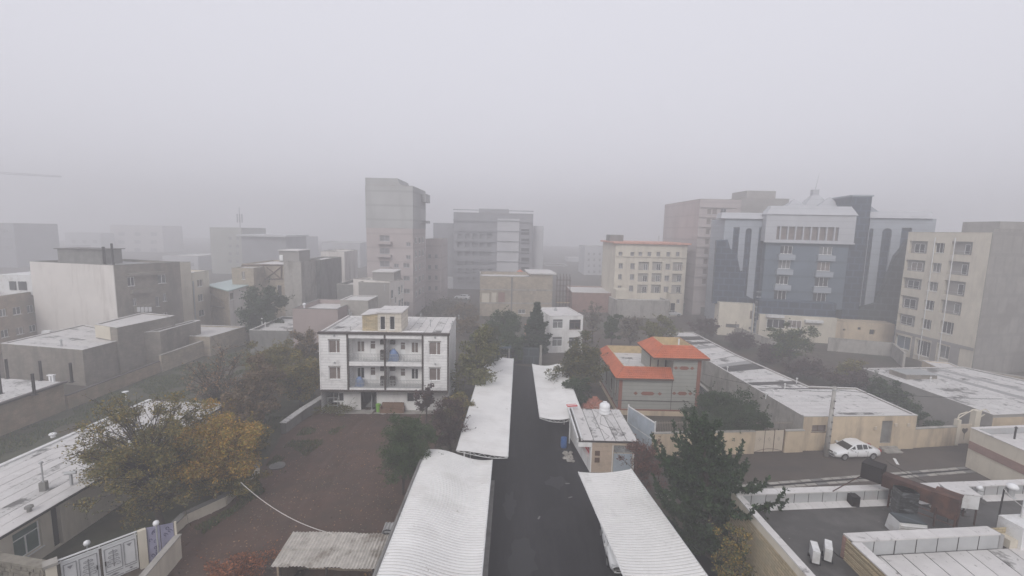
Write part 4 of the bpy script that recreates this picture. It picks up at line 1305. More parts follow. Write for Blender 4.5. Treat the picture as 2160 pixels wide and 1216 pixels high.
# wall and hut beyond
wallrun('yard_wall', 'tan brick yard wall running back to the right beyond the low felt roofed house', [(61.0, 59.5), (70, 52), (86, 47)], 2.9, .3, 'brick_tan')
hut = Bld('roof_hut', 'small beige hut with two square openings behind the low felt roofed house', rectfp(P(1975, 822), P(2035, 828), 4.0), 2.9, 'beige_wall', par=.1, par_t=.1, cat='hut', cope='membrane',
          wins=[(0, (1983, 795, 1990, 802), 'hole'), (0, (2019, 799, 2027, 805), 'hole')])
# far right olive house with porch
oh = Bld('olive_house', 'pale olive house with deep eaves and dark porch before the grey gable wall', rectfp((81, 66), (92, 62), 7), 5.6, 'far_olive', roof='membrane', par=0.0, cat='house',
         wins=[(0, (2133, 735, 2158, 752), 'w2')])
oh.part('eave', MB().prism(inset(rectfp((81, 66), (92, 62), 7), -.7), 5.602, 5.8), 'membrane')
oh.part('porch', MB().box(78.5, 84, 62.0, 64.5, 2.6, 2.75), 'dark_trim')
for x in (78.7, 83.7):
    oh.part('porch_post', MB().box(x, x + .15, 62.1, 62.25, 0, 2.6), 'cream')

# ================================================================== BUILDING AT THE STREET END WITH THE RED BAND
FR_ = [(40.75, 38.1), (40.75, 30.5), (58, 30.5), (58, 42.8)]
FR_ = [(40.75, 30.2), (60, 30.2), (60, 41.0), (40.7, 38.3)]
rb_ = Bld('corner_house', 'low rendered corner house with a dark red band at the street end', FR_, 3.6, 'cream', roof='membrane', par=.55, par_t=.28, cope='membrane', cat='house', par_mat='foil')
E3_ = rb_.E[3]
obj('band', MB().fb(E3_, .05, E3_.L - .02, 1.75, 2.45, .003, .05), M['brick_red'], rb_.root)
obj('vent_pipe', MB().lathe((43.6, 37.4, 3.05), [(.07, 0), (.07, 1.0), (.13, 1.02), (.04, 1.15)], 8), M['rust_dark'], rb_.root)
strips(rb_.root, [(41.1, 30.6, 3.055), (59.7, 30.6, 3.055), (59.7, 40.5, 3.055), (41.1, 38.0, 3.055)], 18, .003, 'membrane', seed=41)

# ================================================================== FLAT ROOF BUILDING, LOWER RIGHT
BZ, BD = 5.0, 4.25
bx0, bx1 = 13.3, 31.8
byF = lambda x: 25.22 + (x - 13.3) * (27.3 - 25.22) / (31.7 - 13.3)
fpb = [(13.75, 10), (38, 10), (33.0, byF(31.8) - .1), (13.3, 25.22)]
fb_ = thing('flat_roof_house', 'flat roofed house with foil lined parapets and dark felt deck in the lower right', 'house', (22, 18, 0))
mb = MB()
for i in range(4):
    F = Fr(fpb[i], fpb[(i + 1) % 4])
    wall_mesh(mb, F, F.L, -.2, BZ - .06, [], .1)
obj('wall', mb, M['brick_yellow'], fb_)
obj('roof_deck', MB().prism(inset(fpb, .1), BD - .3, BD), M['roof_dark'], fb_)
# far parapet: coping plates and foil panels, each a piece
Ff = Fr(fpb[2], fpb[3])                      # runs right -> left, outward is away from camera
Lf = Ff.L
gap_a, gap_b = Lf - (22.3 - 13.3), Lf - (24.0 - 13.3)   # break at the chimney
n_p = 22
for k in range(n_p):
    u0, u1 = Lf * k / n_p, Lf * (k + 1) / n_p - .02
    obj('coping_plate', MB().fb(Ff, u0, u1, BZ - .058, BZ + .004 + rnd.uniform(0, .012), -.50, .05), M['membrane'], fb_)
    obj('foil_panel', MB().fb(Ff, u0 + .005, u1, BD + .02, BZ - .06, -.46 - rnd.uniform(0, .012), -.30), M['foil'], fb_)
    obj('seam', MB().fb(Ff, u1 - .005, u1 + .022, BD + .02, BZ - .07, -.478, -.30), M['seam'], fb_)
    obj('flashing', MB().hexa([(*Ff.at(u0, -.95), BD + .004), (*Ff.at(u1, -.95), BD + .004), (*Ff.at(u1, -.46), BD + .004), (*Ff.at(u0, -.46), BD + .004),
                               (*Ff.at(u0, -.95), BD + .02), (*Ff.at(u1, -.95), BD + .02), (*Ff.at(u1, -.46), BD + .12), (*Ff.at(u0, -.46), BD + .12)]), M['membrane'], fb_)
# left parapet
Fl = Fr(fpb[3], fpb[0])
n_l = 14
for k in range(n_l):
    u0, u1 = .55 + (Fl.L - .55) * k / n_l, .55 + (Fl.L - .55) * (k + 1) / n_l - .02
    obj('coping_plate', MB().fb(Fl, u0, u1, BZ - .058, BZ + .004 + rnd.uniform(0, .012), -.32, .06), M['membrane'], fb_)
    obj('parapet_lining', MB().fb(Fl, u0, u1, BD + .02, BZ - .06, -.26, -.02), M['membrane_grey'], fb_)
obj('brick_band', MB().fb(Fl, 0, Fl.L, BZ - .50, BZ - .07, .003, .04), M['cream'], fb_)
# right parapet
Fr_ = Fr(fpb[1], fpb[2])
for k in range(12):
    u0, u1 = Fr_.L * k / 12, Fr_.L * (k + 1) / 12 - .02
    obj('coping_plate', MB().fb(Fr_, u0, u1, BZ - .058, BZ + .006, -.40, .05), M['membrane'], fb_)
    obj('foil_panel', MB().fb(Fr_, u0, u1, BD + .02, BZ - .06, -.36, -.1), M['foil'], fb_)
# low mauve box behind the chimney
mq = P(1815, 1080, BD)
obj('parapet_hopper', MB().box(20.3, 20.75, 25.0, 25.45, BD + .002, BD + .62), M['rust_dark'], fb_)

# nearer raised roof
NZ = 5.45
n0, n1 = P(1780, 1127, NZ), P(2085, 1112, NZ)
ny = lambda x: n0.y + (x - n0.x) * (n1.y - n0.y) / (n1.x - n0.x)
nb = thing('raised_roof_block', 'raised roof block of ribbed brick with white felt strips and foil lined parapet', 'building', (21, 17, 0))
fpn = [(n0.x - .05, 9), (40, 9), (40, ny(40)), (n0.x, n0.y)]
ND = NZ - .85
mb = MB()
for i in range(4):
    F = Fr(fpn[i], fpn[(i + 1) % 4])
    wall_mesh(mb, F, F.L, 0, NZ - .06 if i in (2, 3) else ND, [], .1)
obj('wall', mb, M['brick_yellow'], nb)
Fn = Fr(fpn[3], fpn[0])
for k in range(30):
    z = NZ - .22 - k * .105
    obj('brick_course', MB().fb(Fn, .22, Fn.L, z - .045, z, .003, .05), M['brick_yellow'], nb)
obj('corner_course', MB().fb(Fn, 0, .21, 0, NZ - .07, .003, .045), M['brick_red'], nb)
Fp = Fr((n1.x, n1.y), (n0.x, n0.y))
xw = n1.x - n0.x
for k in range(7):
    u0, u1 = Fp.L * k / 7, Fp.L * (k + 1) / 7 - .02
    obj('coping_plate', MB().fb(Fp, u0, u1, NZ - .058, NZ + .004 + rnd.uniform(0, .015), -.55, .06), M['membrane'], nb)
    obj('foil_panel', MB().fb(Fp, u0, u1, ND + .03, NZ - .06, -.50 - rnd.uniform(0, .015), -.02), M['foil'], nb)
    obj('seam', MB().fb(Fp, u1 - .008, u1 + .03, ND + .03, NZ - .065, -.522, -.3), M['seam'], nb)
obj('parapet_end', MB().fb(Fp, -.25, -.002, ND, NZ - .1, -.54, .05), M['membrane_grey'], nb)
for k in range(8):
    u0, u1 = .6 + (Fn.L - .6) * k / 8, .6 + (Fn.L - .6) * (k + 1) / 8 - .02
    obj('coping_plate', MB().fb(Fn, u0, u1, NZ - .058, NZ + .004 + rnd.uniform(0, .012), -.42, .06), M['membrane'], nb)
    obj('lining', MB().fb(Fn, u0, u1, ND + .03, NZ - .06, -.38, -.02), M['foil'], nb)
obj('roof_deck', MB().prism(inset(fpn, .02), ND - .3, ND), M['seam'], nb)
strips(nb, [(n0.x + .4, n0.y - .52, ND), (n0.x + 14.5, ny(n0.x + 14.5) - .55, ND), (n0.x + 12.0, 9.2, ND), (n0.x + .35, 9.2, ND)], 12, .004, 'membrane', name='roof_strip', gap=.05, seed=51, along=True, mats=['membrane', 'membrane', 'membrane_worn'])

# rusted cooler duct on its stand
rd = thing('cooler_duct', 'rusted brown sheet metal duct raised over the roof on a rusty frame', 'duct', (23.4, 25.0, BD))
d0, d1 = Vector((22.2, 26.0)), Vector((24.05, 23.6))
dd = (d1 - d0).normalized()
Fd = Fr(d0, d1)
zd = 5.35
obj('riser_box', MB().fb(Fd, -.55, .45, zd + .15, zd + 1.1, -.5, .45), M['rust_dark'], rd)
obj('duct', MB().fb(Fd, .452, Fd.L - .3, zd, zd + .72, -.36, .30), M['rust'], rd)
obj('duct_end', MB().fb(Fd, Fd.L - .298, Fd.L + .75, zd - .35, zd + .80, -.45, .42), M['rust'], rd)
obj('duct_lid', MB().fb(Fd, Fd.L - .298, Fd.L + .80, zd + .802, zd + .84, -.5, .47), M['rust'], rd)
for (u, w) in ((.9, .34), (Fd.L - .1, .46), (.9, -.40), (Fd.L + .7, .46), (Fd.L + .7, -.49)):
    q = Fd.at(u, w)
    obj('stand_leg', MB().box(q[0] - .035, q[0] + .035, q[1] - .035, q[1] + .035, BD, zd + .0), M['rust'], rd)
for (ua, ub, w, zz) in ((.9, Fd.L + .7, .46, BD + .4), (.9, Fd.L + .7, -.46, BD + .5), (.9, Fd.L + .7, .40, zd - .4)):
    obj('stand_rail', MB().tube([(*Fd.at(ua, w), zz), (*Fd.at(ub, w), zz + .05)], .03, .03, 4), M['rust'], rd)
obj('prop_rod', MB().tube([(*Fd.at(-.5, 0), zd + .2), (19.3, 25.3, BD + .8)], .03, .03, 5), M['rust'], rd)
ec = thing('evaporative_cooler', 'weathered white evaporative cooler box joined to the end of the rusted duct', 'cooler', (25.3, 24.0, BD))
Fe = Fr((24.75, 23.75), (26.1, 23.5))
obj('body', MB().fb(Fe, 0, 1.35, BD + .95, BD + 1.75, -.9, 0), M['metal_white'], ec)
obj('lid', MB().fb(Fe, -.05, 1.4, BD + 1.752, BD + 1.80, -.95, .05), M['membrane_worn'], ec)
for (u, w) in ((.05, -.05), (1.3, -.05), (.05, -.85), (1.3, -.85)):
    q = Fe.at(u, w)
    obj('leg', MB().box(q[0] - .03, q[0] + .03, q[1] - .03, q[1] + .03, BD, BD + .95), M['rust'], ec)
obj('shelf', MB().fb(Fe, -.5, .5, BD + .42, BD + .5, -.75, -.05), M['cement_sheet'], ec)
ck = thing('chimney', 'square chimney wrapped in crinkled black and silver foil beside the rusted duct', 'chimney', (22.9, 24.1, BD))
Fk = Fr((22.2, 24.0), (23.05, 23.85))
obj('shaft', MB().fb(Fk, 0, Fk.L, BD, BD + 1.6, -.75, 0), M['black_foil'], ck)
for k in range(9):
    z = BD + .1 + k * .17
    obj('foil_wrap', MB().fb(Fk, -.02 - .01 * (k % 2), Fk.L + .015, z, z + .14, -.765, .012 + .012 * (k % 3)), M['black_foil'], ck)
cb = thing('roof_box', 'small tapered white louvred box with a dark green lid on the dark roof deck', 'box', (21.5, 22.3, BD))
Fq = Fr((20.75, 22.35), (22.2, 22.15))
a = [Fq.at(0, 0), Fq.at(Fq.L, 0), Fq.at(Fq.L, -1.0), Fq.at(0, -1.0)]
b = [Fq.at(.08, -.06), Fq.at(Fq.L - .08, -.06), Fq.at(Fq.L - .08, -.92), Fq.at(.08, -.92)]
obj('body', MB().hexa([(*p, BD) for p in a] + [(*p, BD + .82) for p in b]), M['metal_white'], cb)
for k in range(6):
    obj('louvre', MB().fb(Fq, .12, Fq.L - .12, BD + .10 + k * .11, BD + .14 + k * .11, -.05, .01), M['metal_white'], cb)
obj('lid', MB().hexa([(*p, BD + .822) for p in b] + [(*p, BD + .88) for p in inset(b, .02)]), M['hotel_green'], cb)
def ac_unit(x, y, ang, lab):
    t = thing('air_conditioner', lab, 'air conditioner', (x, y, BD), 'outdoor units on the dark roof')
    ca, sa = math.cos(ang), math.sin(ang)
    L = lambda u, v: (x + u * ca - v * sa, y + u * sa + v * ca)
    F = Fr(L(-.42, -.16), L(.42, -.16))
    obj('casing', MB().fb(F, 0, .84, BD + .12, BD + .74, -.30, 0), M['metal_white'], t)
    mb = MB()
    n = 18
    pts = [(*F.at(.33 + .26 * math.cos(2 * math.pi * k / n), .006), BD + .46 + .26 * math.sin(2 * math.pi * k / n)) for k in range(n)]
    mb.poly(pts)
    g = obj('fan_grille', mb, M['black_plastic'], t)
    for k in range(4):
        pts = [(*F.at(.33 + (.06 + .06 * k) * math.cos(2 * math.pi * j / 14), .014), BD + .46 + (.06 + .06 * k) * math.sin(2 * math.pi * j / 14)) for j in range(15)]
        obj('grille_ring', MB().tube(pts, .008, .008, 4), M['metal_white'], g)
    for u in (.12, .72):
        obj('foot', MB().fb(F, u - .04, u + .04, BD, BD + .12, -.38, .08), M['black_plastic'], t)
    obj('hose', MB().tube([(*F.at(.84, -.1), BD + .3), (*F.at(1.0, -.05), BD + .25), (*F.at(1.05, .2), BD + .03), (*F.at(.8, .5), BD + .02)], .03, .03, 6), M['black_plastic'], t)
q = P(1716, 1182, BD); ac_unit(q.x, q.y, 1.15, 'white air conditioner outdoor unit on the dark roof beside the parapet')
q = P(1744, 1178, BD); ac_unit(q.x, q.y, 1.0, 'white air conditioner unit on the dark roof with hose coiled at its foot')
def cowl(px_, py_, h, lab):
    q = P(px_, py_, BD)
    t = thing('vent_cowl', lab, 'vent', (q.x, q.y, BD))
    obj('base', MB().lathe((q.x, q.y, BD), [(.36, 0), (.34, .05), (.15, .10), (.13, .25)], 10), M['roof_dark'], t)
    obj('pipe', MB().tube([(q.x, q.y, BD + .1), (q.x, q.y, BD + h), (q.x - .08, q.y - .05, BD + h + .12), (q.x - .28, q.y - .1, BD + h + .06)], .13, .12, 10), M['paint_white'], t, True)
    obj('collar', MB().lathe((q.x, q.y, BD + h - .12), [(.15, 0), (.15, .07)], 10), M['metal_grey'], t)
cowl(2030, 1083, .95, 'white bent vent pipe beside a dark pole on the dark roof deck')
cowl(2065, 1056, .75, 'white bent vent pipe farther along the dark roof deck near the foil parapet')
q = P(2132, 1050, BD)
dish = thing('turbine_vent', 'white domed vent near the corner of the foil lined parapet', 'vent', (q.x, q.y, BD))
obj('stem', MB().lathe((q.x, q.y, BD), [(.3, 0), (.16, .1), (.14, .55)], 10), M['foil'], dish)
obj('dome', MB().lathe((q.x, q.y, BD + .55), [(.16, 0), (.30, .08), (.30, .2), (.18, .34), (.04, .38)], 12), M['paint_white'], dish, True)
for (x, y, h, lab) in ((2018, 1108, 1.75, 'thin dark iron pole rising from the dark roof beside a vent pipe'), (2105, 1100, 2.0, 'thin dark iron pole with a brace wire near the domed vent')):
    q = P(x, y, BD)
    one('roof_pole', lab, 'pole', MB().tube([(q.x, q.y, BD), (q.x + .05, q.y, BD + h)], .045, .04, 6), M['rust_dark'], (q.x, q.y, BD))
q = P(2150, 1145, NZ - .85)
wtk = thing('roof_tank', 'white roof tank and cistern beside the raised roof block', 'tank', (q.x, q.y, ND))
obj('box', MB().obox((q.x, q.y), .1, 1.4, 1.1, ND, ND + 1.2), M['metal_white'], wtk)
obj('drum', MB().lathe((q.x + 1.15, q.y - .3, ND), [(.5, 0), (.5, 1.1), (.42, 1.3), (.15, 1.4)], 16), M['paint_white'], wtk, True)
obj('mast', MB().tube([(q.x + .3, q.y + .3, ND + 1.2), (q.x + .3, q.y + .3, ND + 2.2)], .09, .07, 8), M['metal_white'], wtk)
one('roof_plank_box', 'pale yellowish box frame behind the raised roof block', 'box', MB().obox((25.9, 21.6), .1, 1.2, .8, BD, BD + .8), M['cream'], (25.9, 21.6, BD))

# ================================================================== UTILITY POLE AND WIRES
pq = P(1742, 962)
pl = thing('utility_pole', 'tapered grey concrete utility pole at the street beside the white sedan', 'pole', (pq.x, pq.y, 0))
ptop = at(1761, 816, pq.y - .15)
obj('shaft', MB().tube([(pq.x, pq.y, 0), tuple(Vector((pq.x, pq.y, 0)).lerp(ptop, .5)), tuple(ptop)], .24, .15, 10), M['pole_grey'], pl, True)
obj('collar', MB().lathe((ptop.x - .03, ptop.y, ptop.z - .35), [(.18, 0), (.18, .1)], 10), M['metal_grey'], pl)
for k in range(8):
    q = Vector((pq.x, pq.y, 0)).lerp(ptop, .1 + k * .1)
    obj('step_slot', MB().box(q.x - .05, q.x + .05, q.y - .30, q.y - .17, q.z, q.z + .10), M['concrete_dark'], pl)
def wire(label, a, b, sag, m, r=.02, n=16):
    a, b = Vector(a), Vector(b)
    pts = []
    for k in range(n + 1):
        t = k / n
        q = a.lerp(b, t)
        q.z -= sag * 4 * t * (1 - t)
        pts.append(tuple(q))
    return one('cable', label, 'cable', MB().tube(pts, r, r, 5), M[m], tuple(a))
wire('black overhead cable from the utility pole across the long felt roof to the right', (ptop.x, ptop.y, ptop.z - .3), at(2300, 838, 52), .5, 'wire_black', .022)
wire('black overhead cable from the street over the rusted duct to the iron pole', P(1868, 975, .1) + Vector((0, 0, .1)), (*P(2018, 1108, BD).xy, BD + 1.7), .15, 'wire_black', .02)
wire('pale brace wire from the domed vent pole down to the roof tank', (*P(2105, 1100, BD).xy, BD + 2.0), (*P(2150, 1145, ND).xy, ND + 1.9), .1, 'wire_white', .018)
wire('white cable sagging across the bare lot to the cement sheet shed', at(508, 1018, 29.5), P(700, 1126, 2.3), .55, 'wire_white', .024)
wire('dark cable slung from the utility pole to the corner of the villa', (ptop.x, ptop.y, ptop.z - .5), (21.0, 48.0, 4.9), .4, 'wire_black', .018)
one('road_dash', 'short white painted dash on the grey street behind the white sedan', 'marking', MB().obox(P2(1890, 974), -.5, .22, 1.3, .014, .018), M['sign_white'], (*P2(1890, 974), 0))

# ================================================================== TALL BEIGE APARTMENT BLOCK AT THE RIGHT
TZ = 21.1
fpt_ = [(68.2, 65.5), (92, 72), (92, 84), (67.4, 78.4)]
E3t = Fr(fpt_[3], fpt_[0])
tw_ = []
rows = [(498, 1), (540, 1), (577, 1), (616, 1), (655, 1)]
bal = [((1917, 509), (1956, 535)), ((1909, 549), (1951, 573)), ((1901, 587), (1944, 610)), ((1893, 625), (1937, 652)), ((1886, 663), (1930, 687))]
bal2 = [((2006, 510), (2051, 538)), ((1998, 552), (2044, 581)), ((1990, 593), (2036, 624)), ((1982, 635), (2028, 664))]
mid = [((1970, 513), (1992, 534)), ((1963, 555), (1985, 575)), ((1956, 595), (1978, 615)), ((1948, 634), (1970, 655)), ((1942, 674), (1964, 695))]
for (a, b) in bal:
    tw_.append((3, (*a, *b), 'hole', {'mat': 'grey_stone', 'name': 'balcony_back'}))  # grey back panel, recess shade put into its colour
for (a, b) in bal2:
    tw_.append((3, (*a, *b), 'hole', {'mat': 'grey_stone', 'name': 'balcony_back'}))  # same darker back, shade of the recess painted in
for (a, b) in mid:
    tw_.append((3, (*a, *b), 'w3'))
tw_.append((3, (1982, 679, 2011, 705), 'w3'))
tw_ += [(3, (1887, 709, 1920, 737), 'w2', {'gm': 'glass_blue'}), (3, (1930, 719, 1962, 752), 'w3'), (3, (1977, 729, 2002, 757), 'w2'), (3, (1913, 762, 1958, 780), 'w4')]
tb = Bld('apartment_block', 'six storey cream apartment block with balcony recesses and a bare grey gable wall', fpt_, TZ, 'cream', roof='membrane', par=.6, wins=tw_, depth=.5, cope='cream')
for (a, b), ty in [(x, 0) for x in bal] + [(x, 1) for x in bal2]:
    F = tb.E[3]
    w_, h_ = b[0] - a[0], b[1] - a[1]
    q = F.rect(a[0] + w_ * (.34 if not ty else .68), a[1] + h_ * .22, a[0] + w_ * (.90 if not ty else .94), b[1] - h_ * .05, -.5)
    window(tb.root, F, q, 'w2' if not ty else 'w1', depth=-.02, w_off=-.5 , sill=False)
    q2 = F.rect(a[0], a[1] + h_ * .72, b[0], b[1])
    obj('balcony_rail', MB().fb(F, q2[0] + .02, q2[1] - .02, q2[2] + .5, q2[2] + .56, -.08, -.03), M['metal_grey'], tb.root)
obj('gable_wall', MB().fb(tb.E[0], .05, tb.E[0].L - .02, 0, TZ + .6, .003, .12), M['grey_wall'], tb.root)
Fp3 = tb.E[3]
zb0 = Fp3.px(1930, 706)[1]
obj('stone_base', MB().fb(Fp3, -.02, Fp3.px(1888, 720)[0] + .05, 0, zb0, .003, .03), M['grey_stone'], tb.root)
for (xa, xb) in ((1922, 1928), (1964, 1975), (2005, 2025)):
    ua, ub = sorted((Fp3.px(xa, 735)[0], Fp3.px(xb, 735)[0]))
    obj('stone_pier', MB().fb(Fp3, ua, ub, 0, zb0, .003, .05), M['grey_stone'], tb.root)
obj('stone_band', MB().fb(Fp3, 0, Fp3.L, zb0 - .35, zb0 + .1, .052, .09), M['grey_stone'], tb.root)
for xa in (1961, 2003):
    ua = Fp3.px(xa, 600)[0]
    obj('drainpipe', MB().tube([(*Fp3.at(ua, .12), .2), (*Fp3.at(ua, .12), TZ - .8)], .07, .07, 6), M['metal_white'], tb.root)
obj('roof_shed', MB().box(76.0, 84, 72, 78, TZ - .5, TZ + 1.9), M['grey_wall'], tb.root)
wallrun('yard_wall', 'long grey rendered yard wall between the hotel and the cream apartment block', [P2(1745, 740), P2(1880, 752), P2(1905, 775)], 2.3, .3, 'concrete')

# ================================================================== BLUE HOTEL
ht = thing('hotel', 'tall blue and white hotel with curved parapets and dark arched window bands', 'hotel', (56, 95, 0))
hA, hB = Vector((49.6, 89.5)), Vector((64.2, 86.6))            # centre facade line
FH = Fr(hA, hB)
def hp_(x, y, w=0): return FH.px(x, y, w)
zt_, zm_ = hp_(1700, 454)[1], hp_(1700, 511)[1]
z_lo = hp_(1700, 640)[1]
# centre body
uL, uR = hp_(1612, 560)[0], hp_(1786, 560)[0]
wins = []
for (x0, x1, ys) in ((1640, 1668, ((519, 536), (549, 567), (583, 600), (613, 634))), (1722, 1752, ((521, 538), (553, 572), (586, 605), (619, 639)))):
    for k, (ya, yb) in enumerate(ys):
        d = -k * 4.5 + 6
        wins.append(FH.rect(x0 + d, ya, x1 + d - 2, yb))
mb = MB()
wall_mesh(mb, FH, uR, z_lo - 1, zm_, wins, .25, u_from=uL)
cor = [FH.at(uL), FH.at(uR), FH.at(uR, -14), FH.at(uL, -14)]
for i in (1, 2, 3):
    F = Fr(cor[i], cor[(i + 1) % 4]); wall_mesh(mb, F, F.L, 0, zt_, [], .1)
obj('wall', mb, M['hotel_blue'], ht)
for q in wins:
    w_ = window(ht, FH, q, 'w3', .22)
    obj('balcony_box', MB().fb(FH, q[0] - .35, q[1] + .35, q[2] - 1.15, q[2] - .12, .004, .75), M['hotel_panel'], ht)
# white crown with finned window band
qb = FH.rect(1638, 479, 1769, 507, .5)
F5 = Fr(FH.at(uL - .5, .5), FH.at(uR + .5, .5))
qb5 = (qb[0] - (uL - .5), qb[1] - (uL - .5), qb[2], qb[3])
mb = MB()
wall_mesh(mb, F5, F5.L, zm_, zt_, [qb5], .5)
c5 = [F5.at(0), F5.at(F5.L), F5.at(F5.L, -10), F5.at(0, -10)]
for i in (1, 3):
    F = Fr(c5[i], c5[(i + 1) % 4]); wall_mesh(mb, F, F.L, zm_, zt_, [], .1)
mb.poly([(*p, zm_) for p in c5])
obj('crown', mb, M['hotel_white'], ht)
obj('crown_glazing', MB().fb(F5, qb5[0] - .2, qb5[1] + .2, qb5[2] - .2, qb5[3] + .2, -.6, -.5), M['glass_curtain'], ht)
for k in range(8):
    u = qb5[0] + (qb5[1] - qb5[0]) * (k + .5) / 8
    obj('fin', MB().fb(F5, u - .12, u + .12, qb5[2] + .002, qb5[3] - .002, -.49, .02), M['hotel_white'], ht)
obj('crown_sill', MB().fb(F5, -.1, F5.L + .1, zm_ - .25, zm_ + .02, -.3, .25), M['hotel_white'], ht)
za = zt_ + 1.7
mb = MB().hexa([(*F5.at(-.2, .25), zt_ + .003), (*F5.at(F5.L + .2, .25), zt_ + .003), (*F5.at(F5.L + .2, -3), zt_ + .003), (*F5.at(-.2, -3), zt_ + .003),
                (*F5.at(1.0, -.9), za), (*F5.at(F5.L - .6, -.9), za), (*F5.at(F5.L - .6, -3), za), (*F5.at(1.0, -3), za)])
obj('crown_roof', mb, M['hotel_white'], ht)
for (y0_, y1_) in ((527, 527), (612, 612)):
    pass
# pyramid roof lights behind the crown and the mast
for (x0, xm, x1, yb, yt, w) in ((1655, 1685, 1716, 436, 418, -6), (1716, 1762, 1785, 436, 414, -6), (1690, 1730, 1765, 430, 402, -8)):
    a, b, t_ = hp_(x0, yb, w), hp_(x1, yb, w), hp_(xm, yt, w)
    base = [(*FH.at(a[0], w + .5), za - .5), (*FH.at(b[0], w + .5), za - .5), (*FH.at(b[0], w - 5), za - .5), (*FH.at(a[0], w - 5), za - .5)]
    ap = (*FH.at(t_[0], w - 2.2), t_[1])
    mb = MB()
    for i in range(4):
        mb.poly([base[i], base[(i + 1) % 4], ap])
    obj('pyramid_roof', mb, M['hotel_white'], ht)
t_ = hp_(1729, 402, -8)
obj('mast', MB().tube([(*FH.at(t_[0], -10.2), t_[1]), (*FH.at(t_[0] + .5, -10.2), t_[1] + 3.6)], .06, .03, 6), M['metal_grey'], ht)
obj('mast_base', MB().fb(FH, t_[0] - .6, t_[0] + .6, t_[1] - 1.5, t_[1] + .3, -10.8, -9.6), M['hotel_white'], ht)
# right stair tower
a, b = hp_(1786, 500, -.6), hp_(1826, 500, -.6)
zt2 = hp_(1806, 415, -.6)[1]
obj('stair_tower', MB().fb(FH, uR + .01, b[0] + .3, 0, zt2, -9, -.6), M['hotel_navy'], ht)
obj('tower_cap', MB().fb(FH, uR - .2, b[0] + .5, zt2 + .002, zt2 + .3, -9.2, -.4), M['hotel_panel'], ht)
s0 = b[0] + .3
mb = MB().hexa([(*FH.at(s0, -2), zt2 - 3.2), (*FH.at(s0 + 2.6, -2), zt2 - 3.2), (*FH.at(s0 + 2.6, -5), zt2 - 3.2), (*FH.at(s0, -5), zt2 - 3.2),
                (*FH.at(s0, -2), zt2 - 1.2), (*FH.at(s0 + 2.4, -2), zt2 - 2.9), (*FH.at(s0 + 2.4, -5), zt2 - 2.9), (*FH.at(s0, -5), zt2 - 1.2)])
obj('sloping_brace', mb, M['hotel_panel'], ht)
# wings
def wing(xa, xb, ytop, ycap, w, bands, capx, lowmat):
    ua, ub = hp_(xa, 560, w)[0], hp_(xb, 560, w)[0]
    zt = hp_((xa + xb) / 2, ytop, w)[1]
    holes = []
    F = Fr(FH.at(ua, w), FH.at(ub, w))
    ns = []
    for (bx0_, bx1_, y0_, y1_, rnd_) in bands:
        q = FH.rect(bx0_, y0_, bx1_, (y0_ + 560) / 2, w)
        q = (q[0] - ua, q[1] - ua, 5.0, q[3])
        q = (max(q[0], .1), min(q[1], F.L - .1), q[2], q[3])
        holes.append(q); ns.append(rnd_)
    mb = MB()
    wall_mesh(mb, F, F.L, 0, zt, holes, .35)
    cc = [F.at(0), F.at(F.L), F.at(F.L, -12), F.at(0, -12)]
    for i in (1, 2, 3):
        G = Fr(cc[i], cc[(i + 1) % 4]); wall_mesh(mb, G, G.L, 0, zt, [], .1)
    mb.poly([(*p, zt - .3) for p in cc])
    wo_ = obj('wing_wall', mb, M['hotel_panel'], ht)
    for q, rr in zip(holes, ns):
        obj('window_band', MB().fb(F, q[0] - .2, q[1] + .2, q[2], q[3] + .2, -.45, -.35), M['hotel_navy'], wo_)
        if rr == 1:                       # rounded head: two corner fillets in the wall colour
            W2 = (q[1] - q[0]) / 2
            for sgn in (-1, 1):
                pts = [(q[0] if sgn < 0 else q[1], q[3])]
                for k in range(7):
                    t = math.pi / 2 * k / 6
                    pts.append(((q[0] + q[1]) / 2 + sgn * W2 * math.sin(math.pi / 2 - t) if False else (q[0] + q[1]) / 2 + sgn * W2 * math.cos(t), q[3] - W2 + W2 * math.sin(t)))
                b = MB(); b.poly([(*F.at(u, -.02), z) for u, z in pts])
                obj('arch_spandrel', b, M['hotel_panel'], wo_)
    a, b = hp_(capx[0], ytop - 5, w)[0] - ua, hp_(capx[1], ytop - 5, w)[0] - ua
    zc = hp_((xa + xb) / 2, ycap, w)[1]
    mb = MB().hexa([(*F.at(a, .5), zt + .003), (*F.at(b, .5), zt + .003), (*F.at(b, -4), zt + .003), (*F.at(a, -4), zt + .003),
                    (*F.at(a + .3, -.3), zc), (*F.at(b - .1, -.3), zc), (*F.at(b - .1, -4), zc), (*F.at(a + .3, -4), zc)])
    obj('wing_cornice', mb, M['hotel_white'], ht)
    return F
FW1 = wing(1522, 1614, 462, 449, -1.8, ((1546, 1559, 480, 700, 0), (1572, 1585, 482, 700, 1), (1600, 1614, 480, 700, 0)), (1520, 1620), None)
FW2 = wing(1824, 1962, 461, 446, -1.8, ((1824, 1841, 482, 700, 1), (1860, 1880, 482, 700, 1), (1900, 1922, 481, 700, 0)), (1826, 1968), None)
